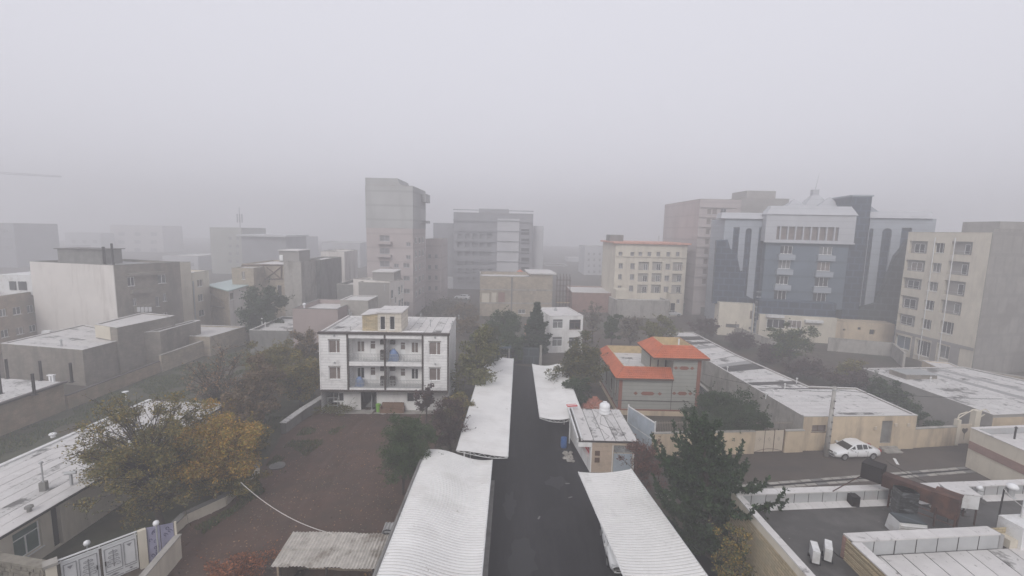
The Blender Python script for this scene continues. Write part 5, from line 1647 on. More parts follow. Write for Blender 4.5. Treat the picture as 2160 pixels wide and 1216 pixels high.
# dark sloping glass masses at the foot of the wings
def slope_mass(pts, w, m, d=1.2):
    q = [hp_(x, y, w) for x, y in pts]
    mb = MB()
    n = len(q)
    mb.v += [(*FH.at(u, w), z) for u, z in q] + [(*FH.at(u, w - d), z) for u, z in q]
    mb.f.append(tuple(range(n)))
    mb.f.append(tuple(reversed(range(n, 2 * n))))
    for i in range(n):
        j = (i + 1) % n
        mb.f.append((i, j, n + j, n + i))
    return obj('glass_screen', mb, M[m], ht)
slope_mass(((1512, 507), (1535, 506), (1541, 526), (1552, 527), (1562, 575), (1573, 570), (1571, 622), (1592, 634), (1588, 646), (1503, 640)), -.6, 'hotel_navy')
slope_mass(((1890, 540), (1925, 500), (1905, 690), (1795, 680), (1815, 650), (1850, 640), (1868, 600)), -.8, 'hotel_green')
# low podium of the hotel
def podium(x0, y0, x1, y1, yb, w, m, nm):
    a, b = hp_(x0, y0, w), hp_(x1, y1, w)
    zt = (a[1] + b[1]) / 2
    return obj(nm, MB().fb(FH, a[0], b[0], 0, zt, w - 6, w), M[m], ht), a, b
obj('dark_podium', MB().fb(FH, hp_(1600, 650, 2.4)[0], hp_(1764, 650, 2.4)[0], 3.6, hp_(1680, 637, 2.4)[1], -.2, 2.4), M['hotel_navy'], ht)
obj('podium_front', MB().fb(FH, hp_(1600, 700, 3.2)[0], hp_(1764, 690, 3.2)[0], 0, hp_(1690, 668, 3.2)[1], -.3, 3.2), M['cream'], ht)
q = FH.rect(1617, 674, 1655, 692, 3.2)
window(ht, FH, q, 'w3', depth=-.05, w_off=3.2)
q = FH.rect(1660, 676, 1690, 692, 3.2)
window(ht, FH, q, 'w3', depth=-.05, w_off=3.2)
obj('canopy', MB().fb(FH, hp_(1618, 668, 4)[0], hp_(1655, 668, 4)[0], hp_(1640, 671, 4)[1], hp_(1640, 666, 4)[1], 3.2, 4.0), M['metal_white'], ht)
obj('canopy', MB().fb(FH, hp_(1700, 676, 4)[0], hp_(1738, 676, 4)[0], hp_(1720, 682, 4)[1], hp_(1720, 677, 4)[1], 3.2, 4.0), M['metal_white'], ht)
obj('side_podium', MB().fb(FH, hp_(1514, 690, 1.5)[0], hp_(1589, 690, 1.5)[0], 0, hp_(1550, 641, 1.5)[1], -2, 1.5), M['cream'], ht)
for (x0, y0, x1, y1) in ((1531, 684, 1559, 691), (1579, 690, 1586, 695), (1582, 656, 1589, 673)):
    q = FH.rect(x0, y0, x1, y1, 1.5)
    window(ht, FH, q, 'w2', depth=-.05, w_off=1.5, sill=False, fm=M['frame_brown'])
lad = MB()
for x in (1590.5, 1600):
    q0, q1 = hp_(x - 3, 712, 1.8), hp_(x, 640, 1.8)
    lad.fb(FH, q1[0] - .1, q1[0] + .1, 0, q1[1], 1.6, 1.8)
for k in range(9):
    z = 1 + k * 1.0
    lad.fb(FH, hp_(1590.5, 680, 1.8)[0], hp_(1600, 680, 1.8)[0], z, z + .12, 1.62, 1.78)
obj('fire_stair', lad, M['metal_grey'], ht)
obj('glass_shaft', MB().fb(FH, hp_(1590.5, 680, 1.6)[0] + .1, hp_(1600, 680, 1.6)[0] - .1, 0, hp_(1600, 645, 1.6)[1], .4, 1.55), M['glass_blue'], ht)
hx = thing('annexe', 'long beige rendered annexe with small square openings at the foot of the hotel', 'annexe', (62, 84, 0))
Fa = Fr(FH.at(hp_(1764, 690, 2.6)[0], 2.6), FH.at(hp_(1888, 690, 2.6)[0], 2.6))
za_ = Fa.px(1820, 681)[1]
hol = [Fa.rect(*r) for r in ((1778, 694, 1783, 698), (1809, 691, 1816, 696), (1834, 696, 1845, 706))]
mb = MB(); wall_mesh(mb, Fa, Fa.L, 0, za_, hol, .3)
mb.poly([(*Fa.at(0), za_), (*Fa.at(Fa.L), za_), (*Fa.at(Fa.L, -4), za_), (*Fa.at(0, -4), za_)])
obj('wall', mb, M['beige_wall'], hx)
for q in hol:
    obj('opening', MB().fb(Fa, q[0] - .1, q[1] + .1, q[2] - .1, q[3] + .1, -.4, -.3), M['dark'], hx)
wallrun('yard_wall', 'low pale yard wall with a sloping top below the hotel', [P2(1500, 690), P2(1560, 712), P2(1620, 735), P2(1700, 742)], 1.7, .3, 'concrete')

# ================================================================== BUILDINGS BEHIND, CENTRE
def bpx(name, label, x0, x1, ytop, Y, back, wall, wins=(), roof='membrane', par=.4, yref=None, Y1=None, cat='building', **kw):
    yr = yref or ytop + 40
    a, b = at(x0, yr, Y), at(x1, yr, Y1 or Y)
    h = at((x0 + x1) / 2, ytop, (Y + (Y1 or Y)) / 2).z
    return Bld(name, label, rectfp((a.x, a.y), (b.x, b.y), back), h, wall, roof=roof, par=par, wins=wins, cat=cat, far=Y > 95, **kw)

wh = Bld('white_house', 'small white two storey house with white trimmed windows behind the driveway end', rectfp(P(1157, 745), P(1227, 743), 8.2), 6.15, 'white_plaster', par=.12, cope='membrane', cat='house',
         wins=[(0, (1166, 674, 1187.5, 693), 'tr'), (0, (1201, 675, 1225, 695), 'tr', {'fm': 'frame_brown'}), (0, (1165, 711, 1186, 731), 'tr'), (0, (1200, 712, 1222, 731), 'tr')])
wh.part('roof_vent', MB().lathe((wh.fp[0][0] + 1.5, wh.fp[0][1] + 6, 6.0), [(.3, 0), (.3, .25), (.15, .3), (.15, .6)], 8), 'metal_grey')
# gate at the far end of the driveway
gf = thing('driveway_gate', 'dark sheet metal gate closing the far end of the driveway', 'gate', (2, 66.5, 0))
Fe_ = Fr((-.8, 66.3), (4.6, 66.3))
for k in range(4):
    obj('gate_leaf', MB().fb(Fe_, .3 + k * 1.2, 1.46 + k * 1.2, .1, 2.6, -.03, .03), M['hotel_green'], gf)
obj('post', MB().fb(Fe_, -.15, .25, 0, 3.0, -.2, .2), M['concrete'], gf)
obj('post', MB().fb(Fe_, 5.15, 5.5, 0, 3.0, -.2, .2), M['concrete'], gf)
pc = thing('guard_shelter', 'low shelter with blue grey sheet roof beside the far driveway gate', 'shelter', (-2.2, 66, 0))
obj('roof', MB().obox((-2.0, 66), 0, 4.2, 3.2, 2.9, 3.05), M['glass_blue'], pc)
for (x, y) in ((-3.9, 64.6), (-.2, 64.6), (-3.9, 67.4), (-.2, 67.4)):
    obj('post', MB().box(x - .1, x + .1, y - .1, y + .1, 0, 2.9), M['concrete'], pc)
obj('back_wall', MB().box(-4, -.2, 67.2, 67.4, 0, 2.8), M['concrete'], pc)

bk = Bld('brick_building', 'unfinished pale brick building with open loggia and raised corner room', rectfp((-7.3, 103.5), (9.4, 104.8), 12), 9.3, 'brick_tan', roof='membrane', par=.7, cope='concrete',
         wins=[(0, (1016, 617, 1032, 641), 'hole', {'mat': 'cream'}), (0, (1036, 617, 1047, 641), 'hole', {'mat': 'cream'}), (0, (1051, 617, 1065, 641), 'hole', {'mat': 'brick_red'}), (0, (1093, 653, 1108, 662), 'w2')])
F = bk.E[0]
u0 = F.px(1118, 600)[0]
bk.part('corner_room', MB().fb(F, u0, F.L - .05, 9.352, F.px(1140, 579)[1], -9, .05), 'brick_tan')
bk.part('corner_room_roof', MB().fb(F, u0 - .4, F.L + .8, F.px(1140, 579)[1] + .002, F.px(1140, 579)[1] + .3, -9.4, .5), 'membrane')
for z in (3.0, 6.1):
    bk.part('floor_band', MB().fb(F, -.05, F.L + .05, z, z + .3, .003, .1), 'concrete')
bk.part('column', MB().fb(F, F.px(1079, 630)[0] - .15, F.px(1079, 630)[0] + .15, 0, 9.2, .101, .16), 'concrete_dark')
sc_ = thing('scaffolding', 'bare steel pole scaffolding at the corner of the unfinished brick building', 'scaffolding', (12, 105, 0))
for i in range(5):
    for j in range(2):
        x, y = 10.4 + i * .75, 104.0 + j * 1.6
        obj('standard', MB().tube([(x, y, 0), (x, y, 9.6 + .5 * ((i * 3 + j) % 3))], .05, .05, 5), M['rust'], sc_)
for k in range(7):
    for j in range(2):
        obj('ledger', MB().tube([(10.2, 104.0 + j * 1.6, .9 + k * 1.3), (13.6, 104.0 + j * 1.6, .9 + k * 1.3)], .04, .04, 5), M['rust'], sc_)
obj('deck_board', MB().box(10.3, 13.6, 104.0, 105.4, 3.4, 3.46), M['wood_yellow'], sc_)
og = thing('pavilion', 'small pavilion with a faded orange pyramid roof behind the brick building', 'pavilion', (1.5, 118, 0))
a, b, c = at(1081, 580, 118), at(1112, 580, 118), at(1097, 570, 120)
mb = MB()
base = [(a.x, 116, a.z), (b.x, 116, a.z), (b.x, 121, a.z), (a.x, 121, a.z)]
for i in range(4):
    mb.poly([base[i], base[(i + 1) % 4], (c.x, 118.5, c.z + .3)])
obj('roof', mb, M['tile_red'], og)
obj('body', MB().box(a.x + .5, b.x - .5, 116.5, 120.5, 0, a.z), M['far_pink'], og)
one('orange_screen', 'faded orange sheet screen beside the dark pine', 'screen', MB().box(*sorted((at(1107, 680, 72).x, at(1127, 680, 72).x)), 71.9, 72.0, 3.4, 5.0).box(at(1109, 680, 72).x, at(1109, 680, 72).x + .08, 71.8, 71.88, 0, 5), M['tile_faded'], (at(1117, 680, 72).x, 72, 0))

cbx = [((1305, 556), (1314, 567)), ((1330, 556), (1339, 568)), ((1404, 557), (1414, 569)), ((1304, 579), (1312, 590)), ((1329, 579), (1338, 591)), ((1402, 582), (1412, 593)), ((1303, 603), (1311, 614)), ((1327, 603), (1336, 615)), ((1400, 605), (1410, 617))]
cw = [(0, (*a, *b), 'w2') for a, b in cbx]
for dy, dx in ((0, 0), (24, -1.5), (48, -3)):
    cw += [(0, (1347 + dx, 553 + dy, 1369 + dx, 571 + dy), 'hole', {'mat': 'concrete', 'name': 'balcony_back'}), (0, (1376 + dx, 553 + dy, 1397 + dx, 571 + dy), 'hole', {'mat': 'concrete', 'name': 'balcony_back'}), (0, (1419 + dx, 554 + dy, 1440 + dx, 572 + dy), 'hole', {'mat': 'concrete', 'name': 'balcony_back'})]
cw += [(0, (x, 532, x + 8, 541), 'w2') for x in (1305, 1330, 1347, 1366, 1385, 1406, 1426)]
cb_ = bpx('cream_block', 'cream five storey apartment block with small paired windows and an orange roof rim', 1296, 1446, 516, 111, 16, 'cream', wins=cw, depth=.45, cope='tile_faded', yref=580)
F = cb_.E[0]
cb_.part('roof_slab', MB().fb(F, -.7, F.L + .7, cb_.h + .06, cb_.h + .5, -16.5, .7), 'tile_faded')
for dy, dx in ((0, 0), (24, -1.5), (48, -3)):
    for x in (1357, 1384, 1429):
        q = F.rect(x + dx, 557 + dy, x + 9 + dx, 570.5 + dy, -.45)
        window(cb_.root, F, q, 'w2', depth=-.02, w_off=-.45, sill=False)
cb_.part('attic_band', MB().fb(F, .1, F.L - .1, F.px(1370, 543)[1], F.px(1370, 541)[1], .003, .25), 'cream')
q = at(1300, 505, 116)
cb_.part('lift_house', MB().box(at(1287, 505, 116).x, at(1315, 505, 116).x, 116, 121, cb_.h, at(1300, 496, 116).z), 'concrete_dark')
cb_.part('antenna', MB().tube([(at(1390, 510, 113).x, 113, cb_.h), (at(1390, 498, 113).x, 113, at(1390, 498, 113).z)], .06, .06, 5), 'metal_grey')
an = Bld('annexe', 'low grey annexe with white coped roof terrace in front of the cream five storey block', rectfp(P(1300, 672), P(1410, 672), 6), 4.3, 'concrete', roof='membrane', par=.5, cope='membrane')
an.part('terrace_hut', MB().fb(an.E[0], .2, 3.2, 4.36, 6.6, -5, -1.5), 'cream')
gl = Bld('garage', 'pale rendered garage block with a recessed door beside the cream five storey block', rectfp(P(1412, 668), P(1436, 668), 8), 5.6, 'cream', par=.2, wins=[(0, (1414, 640, 1424, 662), 'hole'), (0, (1427, 632, 1434, 641), 'w2')])

# pink tall building behind the hotel
pk = [(0, (1492 - k * 1.6, 441 + k * 21, 1501 - k * 1.6, 453 + k * 21), 'w1', {'gm': 'glass_curtain'}) for k in range(8)] + [(0, (1503 - k * 1.6, 441 + k * 21, 1513 - k * 1.6, 453 + k * 21), 'w1', {'gm': 'glass_curtain'}) for k in range(8)] + [(0, (1520 - k * 1.6, 441 + k * 21, 1532 - k * 1.6, 453 + k * 21), 'w2', {'gm': 'glass'}) for k in range(8)]
pt = bpx('pink_tower', 'tall dusty pink apartment building rising behind the blue hotel', 1470, 1556, 421, 112, 26, 'tower_pink', wins=pk, yref=520, par=.5)
F = pt.E[0]
for k in range(9):
    z = F.px(1510, 437 + k * 21)[1]
    pt.part('floor_band', MB().fb(F, -.05, F.L * .86, z - .2, z + .15, .003, .25), 'tower_pink')
gr = bpx('grey_lift_block', 'flat grey upper block between the pink tower and the hotel crown', 1557, 1660, 419, 114, 24, 'grey_stone', yref=470, par=.5)
gr.part('plant_room', MB().box(at(1575, 415, 118).x, at(1636, 415, 118).x, 118, 126, gr.h - .5, at(1605, 403, 118).z), 'grey_stone')

# tower left of centre
tz_ = [(0, (801, 497 + k * 27, 822, 509 + k * 27), 'w2') for k in range(4)]
tz_ += [(0, (831, 557 + k * 27, 841, 565 + k * 27), 'w2') for k in range(4)] + [(0, (851, 556 + k * 27, 864, 565 + k * 27), 'w2') for k in range(4)] + [(0, (857, 512 + k * 27, 866, 520 + k * 27), 'w2') for k in range(2)]
to = bpx('residential_tower', 'ten storey residential tower fading into the fog, grey above and pinkish below', 774, 871, 392, 100, 14.5, 'tower_pink', wins=tz_, yref=560, par=.5)
F = to.E[0]
zb_ = F.px(830, 482)[1]
to.part('upper_cladding', MB().fb(F, -.06, F.L + .06, zb_, to.h - .02, -14.45, .06), 'tower_grey')
to.part('parapet_block', MB().fb(F, 0, F.px(838, 385)[0], to.h + .06, F.px(806, 376)[1], -10, .05), 'tower_grey')
mb = MB(); ua, ub = F.px(838, 385)[0], F.px(848, 392)[0]; zt_2 = F.px(806, 376)[1]
mb.hexa([(*F.at(ua + .01, .05), to.h + .06), (*F.at(ub, .05), to.h + .06), (*F.at(ub, -10), to.h + .06), (*F.at(ua + .01, -10), to.h + .06), (*F.at(ua + .01, .05), zt_2), (*F.at(ub - .6, .05), to.h + .5), (*F.at(ub - .6, -10), to.h + .5), (*F.at(ua + .01, -10), zt_2)])
to.part('parapet_slope', mb, 'tower_grey')
for (y0_, y1_) in ((402, 421), (464, 470)):
    to.part('side_bay', MB().fb(F, F.L + .07, F.L + 1.2, F.px(871, y1_)[1], F.px(871, y0_)[1], -14.2, -9), 'tower_grey')
G = to.E[1]
for k in range(5):
    for (u_, w_) in ((2.2, 1.3), (6.2, 1.6), (10.4, 1.3)):
        z = 4.2 + k * 3.05
        window(to.root, G, (u_, u_ + w_, z, z + 1.4), 'w2', depth=-.05, w_off=.02)
for k in range(5):
    z = F.px(812, 514 + k * 27)[1]
    to.part('balcony', MB().fb(F, F.px(797, 514 + k * 27)[0], F.px(826, 514 + k * 27)[0], z - .15, z + .45, .07, .9), 'tower_pink')
pw = bpx('pink_house', 'hazy pink four storey house between the tower and the dark concrete block', 898, 930, 505, 116, 12, 'tower_pink', wins=grid(0, 899, 927, 530, 620, 2, 4, .4, .4), yref=560)

md = [(1010, 1073, 441), (956, 1122, 450), (916, 957, 470), (1121, 1145, 477)]
mdb = bpx('dark_block', 'huge unfinished concrete block looming in the fog behind the brick building', 956, 1122, 450, 150, 30, 'far_dark', yref=560, par=.6, wins=grid(0, 962, 1040, 490, 600, 5, 6, .6, .6, 'hole', kw={'mat': 'far_dark'}) + grid(0, 1096, 1120, 480, 600, 1, 6, .7, .6, 'hole', kw={'mat': 'glass'}), depth=.8)
F = mdb.E[0]
mdb.part('plant_room', MB().box(at(1010, 445, 156).x, at(1073, 445, 156).x, 156, 170, mdb.h - .5, at(1040, 441, 156).z), 'far_dark')
mdb.part('side_wing', MB().box(at(1122.5, 540, 154).x, at(1145, 540, 154).x, 154, 175, 0, at(1133, 477, 154).z), 'haze_far')
mdb.part('left_wing', MB().box(at(914, 540, 153).x, at(955.5, 540, 153).x, 153, 172, 0, at(935, 471, 153).z), 'far_dark')
mdb.part('pale_front', MB().fb(F, F.px(1048, 540)[0], F.px(1094, 540)[0], 0, F.px(1070, 462)[1], .003, .6), 'haze_far')
for k in range(8):
    z = 2.8 + k * 3.3
    mdb.part('floor_slab', MB().fb(F, 0, F.L, z, z + .3, .61, .8), 'far_dark')
fence_w = wallrun('yard_wall', 'pale hoarding wall along the side street before the unfinished concrete block', [(-24, 151), (4, 151)], 4.0, .3, 'haze_far')
kb = Bld('kiosk', 'pale blue site cabin at the end of the hoarding wall in the fog', rectfp((-6.5, 140), (-1.5, 140), 4), 4.8, 'hotel_panel', par=.2, cat='cabin')

# right background: pinkish low blocks in the fog
lowp = Bld('brick_depot', 'low dusky brick depot with a white roof seen behind the scaffolding', rectfp((15.0, 112), (26.5, 112), 14), 4.9, 'brick_red', par=.3, cope='membrane')
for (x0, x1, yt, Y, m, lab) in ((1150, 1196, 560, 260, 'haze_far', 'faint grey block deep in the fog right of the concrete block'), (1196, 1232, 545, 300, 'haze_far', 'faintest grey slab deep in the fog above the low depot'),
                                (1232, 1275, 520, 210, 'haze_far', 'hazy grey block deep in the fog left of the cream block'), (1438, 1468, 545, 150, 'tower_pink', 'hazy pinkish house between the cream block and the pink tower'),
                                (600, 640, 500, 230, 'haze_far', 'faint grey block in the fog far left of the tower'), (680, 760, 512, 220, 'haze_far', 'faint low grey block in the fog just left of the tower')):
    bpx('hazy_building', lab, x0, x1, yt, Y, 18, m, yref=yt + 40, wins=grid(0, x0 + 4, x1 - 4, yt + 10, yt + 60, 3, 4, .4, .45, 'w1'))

# mid ground between the apartment house and the tower
gb_ = bpx('grey_house', 'grey rendered house with a dark blank wall and a windowed side, before the tower', 757, 822, 597, 80, 9, 'grey_stone', yref=640, par=.4,
          wins=[])
F1_ = gb_.E[1]
sd = Bld('side_house', 'pale house end with pairs of tall windows beside the dark blank wall', rectfp((at(823, 640, 80).x, 80), (at(852, 640, 84).x, 84), 8), at(838, 592, 82).z, 'plaster_pale', par=.3,
         wins=[(0, (825, 612, 830, 630), 'w2'), (0, (840, 605, 845, 622), 'w2'), (0, (846, 602, 850, 618), 'w2'), (0, (833, 627, 837, 640), 'w2'), (0, (841, 633, 846, 650), 'w2'), (0, (847, 630, 851, 648), 'w2')])
gb_.part('roof_room', MB().box(at(786, 585, 82).x, at(831, 585, 82).x, 82, 87, gb_.h - .4, at(808, 575, 82).z), 'grey_stone')
gb_.part('roof_room_cap', MB().box(at(785, 585, 82).x, at(832, 585, 82).x, 81.8, 87.2, at(808, 575, 82).z + .002, at(808, 573, 82).z), 'membrane')
g2 = bpx('grey_house', 'low grey house left of the dark blank wall with an open roof yard', 711, 757, 601, 83, 8, 'concrete_dark', yref=640, par=.5)
sb = bpx('roof_hut', 'small block with a bright white sloping roof before the grey house', 718, 777, 634, 70, 5, 'concrete', yref=645, par=.1, cope='membrane')
rp = bpx('red_parapet_house', 'low house with a dull reddish parapet behind the white apartment house', 617, 712, 652, 66, 9, 'pinkish', yref=660, par=.7, cope='concrete_dark')
q = at(642, 650, 67)
rp.part('vent_cowl', MB().lathe((q.x, 67, rp.h - .6), [(.12, 0), (.12, .9), (.25, .95), (.22, 1.2), (.05, 1.3)], 8), 'paint_white')
gz = 3.9
gfl = Bld('grey_flat_house', 'long grey flat roofed house with white copings behind the autumn trees', [P2(526, 697, gz), P2(720, 700, gz), P2(722, 672, gz), P2(596, 668, gz)], gz, 'concrete_dark', roof='membrane_worn', par=.35, cope='membrane', cat='house')
for (x, y) in ((553, 684), (562, 680), (560, 694)):
    q = P(x, y, gz - .3)
    gfl.part('vent_pipe', MB().lathe((q.x, q.y, gz - .35), [(.09, 0), (.09, .9), (.18, .92), (.05, 1.1)], 8), 'metal_white')

# brick frame building, pale slab wall and dark slab
fbld = bpx('braced_building', 'tan brick building with steel cross bracing on its upper storey', 512, 600, 558, 93, 12, 'brick_tan', yref=600, par=.3, wins=[(0, (585, 602, 594, 625), 'w1')])
F = fbld.E[0]
def beam(F, xa, ya, xb, yb, r=.14, m='steel_brown', nm='brace'):
    a, b = F.px(xa, ya, .12), F.px(xb, yb, .12)
    fbld.part(nm, MB().tube([(*F.at(a[0], .12), a[1]), (*F.at(b[0], .12), b[1])], r, r, 4), m)
for s_ in ((510, 560, 597, 560), (554, 560, 554, 588), (594, 560, 593, 590), (510, 560, 512, 590), (562, 564, 592, 588), (592, 564, 562, 588), (535, 589, 597, 589), (512, 600, 556, 614)):
    beam(F, *s_)
cab = bpx('roof_cabin', 'small brick stair cabin with a white barred door beside the cross braced storey', 489, 535, 566, 89, 4, 'brick_tan', yref=580, par=.15, cat='cabin', wins=[(0, (510, 573, 517, 590), 'w2')], cope='concrete')
slab1 = bpx('slab_wall_house', 'tall house end of pale grey render without any window, beside the braced brick building', 600, 636, 553, 90, 9, 'concrete', yref=600, par=.2)
slab1.part('roof_room', MB().box(at(589, 545, 92).x, at(631, 545, 92).x, 92, 97, slab1.h - .3, at(610, 530, 92).z), 'grey_stone')
slab1.part('room_cap', MB().box(at(588, 545, 92).x, at(632, 545, 92).x, 91.7, 97.3, at(610, 530, 92).z + .002, at(610, 528, 92).z), 'membrane')
slab1.part('room_window', MB().box(at(590, 545, 92).x, at(597, 545, 92).x, 91.9, 91.99, at(593, 550, 92).z, at(593, 538, 92).z), 'frame_white')
slab2 = bpx('dark_slab_house', 'dark grey house end wall right of the pale blank slab', 636, 677, 549, 97, 12, 'concrete_dark', yref=600, par=.3)
wsm = bpx('hazy_white_house', 'whitish house with balconies fading in the fog left of the tower', 678, 727, 531, 118, 10, 'plaster_pale', yref=560, par=.4, wins=grid(0, 680, 724, 545, 595, 3, 3, .5, .5, 'hole', kw={'mat': 'haze_far'}))
fo = bpx('hazy_olive_building', 'olive grey building fading in the fog behind the braced brick building', 445, 511, 481, 180, 18, 'far_olive', yref=530, par=.4, wins=grid(0, 478, 509, 495, 560, 2, 4, .4, .45, 'w1'))
fd = bpx('hazy_dark_building', 'wide dark building fading in the fog with a flat pale roof slab', 511, 605, 500, 165, 16, 'far_dark', yref=540, par=.4, cope='haze_far')
fd.part('roof_slab', MB().box(at(503, 497, 165).x, at(607, 497, 165).x, 163.5, 182, fd.h + .06, fd.h + .7), 'haze_far')
q = at(507, 490, 200)
am = thing('radio_mast', 'thin antenna mast with panel aerials in the fog above the olive building', 'mast', (q.x, 200, 0))
obj('pole', MB().tube([(q.x, 200, 0), (q.x, 200, at(506, 438, 200).z)], .28, .12, 6), M['far_dark'], am)
for k in range(3):
    a = k * 2.1
    obj('aerial', MB().box(q.x + 1.0 * math.cos(a) - .2, q.x + 1.0 * math.cos(a) + .2, 200 + math.sin(a) - .15, 200 + math.sin(a) + .15, at(506, 470, 200).z, at(506, 452, 200).z), M['far_dark'], am)

# ================================================================== LEFT SIDE
# big pale building
wz = 13.42
wb = Bld('pale_building', 'big four storey building with blank pinkish white end wall and grey brick balcony side', [(-75.0, 70.5), (-59.3, 67.4), (-55.3, 75.4), (-70.5, 79.5)], wz, 'brick_brown', roof='membrane_grey', par=.35, cope='concrete_dark',
         wins=[(1, (269, 585, 284, 604), 'w2'), (1, (333, 580, 350, 598), 'w2'), (1, (280, 630, 288, 645), 'w2'), (1, (328, 626, 336, 647), 'w1'), (1, (344, 620, 351, 636), 'w2'), (1, (277, 670, 291, 688), 'w2'), (1, (334, 665, 340, 688), 'w1'), (1, (341, 660, 354, 677), 'w2'), (1, (335, 703, 343, 720), 'w1'), (1, (345, 696, 359, 711), 'w2')])
wb.part('end_wall', MB().fb(wb.E[0], .02, wb.E[0].L - .02, 0, wz - .02, .003, .1), 'plaster_pale')
F = wb.E[1]
for (x0, x1, yb_, yt_) in ((283, 322, 660, 645), (275, 318, 620, 612), (278, 320, 703, 694), (266, 345, 583, 577)):
    ua, ub = F.px(x0, (yb_ + yt_) / 2)[0], F.px(x1, (yb_ + yt_) / 2)[0]
    z0_, z1_ = F.px(x0, yb_)[1], F.px(x0, yt_)[1]
    bo = wb.part('balcony', MB().fb(F, ua, ub, z0_, z1_, .003, .8), 'brick_brown')
q = [F.rect(289 + k * 8, 648, 295.5 + k * 8, 657, .8) for k in range(4)]
for r in q:
    obj('laundry', MB().fb(F, r[0], r[1], r[2] - .1, r[3], .81, .85), M['sign_white'], bo)
a = at(122, 540, 72)
wb.part('roof_room', MB().box(a.x, -65.0, 72, 75.6, wz - .3, at(180, 527, 72).z), 'concrete_dark')
wb.part('roof_room_cap', MB().box(a.x - .3, -64.6, 71.7, 75.9, at(180, 527, 72).z + .002, at(180, 525.5, 72).z), 'dark_trim')
wb.part('roof_pipe', MB().tube([(at(222, 530, 71.8).x, 71.5, wz - .35), (at(222, 530, 71.8).x, 71.5, at(222, 521, 71.8).z)], .2, .2, 6), 'rust_dark')
wb.part('roof_pipe', MB().tube([(at(240, 530, 71.8).x, 71.5, wz - .35), (at(240, 530, 71.8).x, 71.5, at(240, 514, 71.8).z)], .16, .16, 6), 'rust_dark')
# its beige neighbours
be = Bld('beige_house', 'narrow beige rendered house stepping down beside the big pale building', [(-58.3, 78.5), (-57.5, 81.0), (-66, 82), (-66, 79)], at(385, 554, 80).z, 'cream', par=.3)
be2 = Bld('beige_house', 'lower beige house end with three small windows and a drainpipe', [(-57.6, 81.3), (-57.9, 86.3), (-66, 88), (-66, 82.2)], at(418, 574, 83.6).z, 'cream', par=.3,
          wins=[(0, (416, 590, 428, 605), 'w2'), (0, (418, 621, 429, 636), 'w2'), (0, (420, 654, 432, 667), 'w2')])
F = be2.E[0]
a = F.px(408, 605, .1)
be2.part('drainpipe', MB().tube([(*F.at(a[0], .1), a[1] + 1), (*F.at(a[0], .1), 0)], .12, .12, 6), 'metal_grey')
# building at the left edge
le = Bld('tan_block', 'tan block with white window frames at the left of the big pale building', [(at(-70, 640, 62).x, 62), (at(80, 640, 72).x, 72), (at(70, 640, 84).x, 84), (at(-70, 640, 62).x - 8, 74)], at(5, 624, 67).z, 'brick_earth', roof='membrane', par=.4,
         wins=[(0, (0, 652, 14, 668), 'w2'), (0, (27, 648, 45, 664), 'w2'), (0, (57, 644, 72, 660), 'w2'), (0, (2, 696, 19, 712), 'w2'), (0, (34, 691, 50, 706), 'w2'), (0, (62, 686, 77, 700), 'w2')])
le.part('roof_cabin', MB().box(at(-20, 600, 70).x, at(62, 600, 70).x, 71, 76, le.h - .5, at(30, 582, 70).z), 'metal_white')
for (x0, x1) in ((20, 33), (39, 55)):
    le.part('roof_cabin_opening', MB().box(at(x0, 600, 70.9).x, at(x1, 600, 70.9).x, 70.85, 70.95, at(30, 612, 70.9).z, at(30, 594, 70.9).z), 'glass')
# far left haze
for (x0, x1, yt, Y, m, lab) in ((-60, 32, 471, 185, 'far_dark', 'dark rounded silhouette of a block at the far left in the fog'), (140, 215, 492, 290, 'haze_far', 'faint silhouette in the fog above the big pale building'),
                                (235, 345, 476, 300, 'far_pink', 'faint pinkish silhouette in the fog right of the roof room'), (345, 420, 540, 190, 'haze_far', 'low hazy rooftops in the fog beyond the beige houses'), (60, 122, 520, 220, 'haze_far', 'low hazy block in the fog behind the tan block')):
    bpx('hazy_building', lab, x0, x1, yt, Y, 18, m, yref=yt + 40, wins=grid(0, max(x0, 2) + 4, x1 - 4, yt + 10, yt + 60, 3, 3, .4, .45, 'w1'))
CY_ = 225.0
q = at(130, 374, CY_)
cr_ = thing('tower_crane', 'tower crane with a long lattice jib almost lost in the fog at the left', 'crane', (at(-150, 420, CY_).x, CY_, 0))
ax, az, bx_2, bz = at(-150, 356, CY_).x, at(-10, 362, CY_).z, q.x, q.z
mb = MB()
n = 22
for k in range(n):
    t0, t1 = k / n, (k + 1) / n
    p0 = Vector((ax + (bx_2 - ax) * t0, CY_, az + (bz - az) * t0)); p1 = Vector((ax + (bx_2 - ax) * t1, CY_, az + (bz - az) * t1))
    mb.tube([p0, p1], .16, .16, 4)
    mb.tube([p0 + Vector((0, 0, 1.1 * (1 - t0 * .6))), p1 + Vector((0, 0, 1.1 * (1 - t1 * .6)))], .12, .12, 4)
    mb.tube([p0, p1 + Vector((0, 0, 1.1 * (1 - t1 * .6)))], .08, .08, 4)
obj('jib', mb, M['far_dark'], cr_)
mb = MB()
for (dx, dy) in ((-.8, -.8), (.8, -.8), (.8, .8), (-.8, .8)):
    mb.tube([(ax + dx, CY_ + dy, 0), (ax + dx, CY_ + dy, az + 2)], .15, .15, 4)
for k in range(16):
    z = az * k / 16
    mb.tube([(ax - .8, CY_ - .8, z), (ax + .8, CY_ - .8, z + az / 16)], .08, .08, 4)
obj('mast', mb, M['far_dark'], cr_)
obj('cab', MB().box(ax + .9, ax + 2.6, CY_ - 1, CY_ + 1, az - 2.2, az - .3), M['far_dark'], cr_)

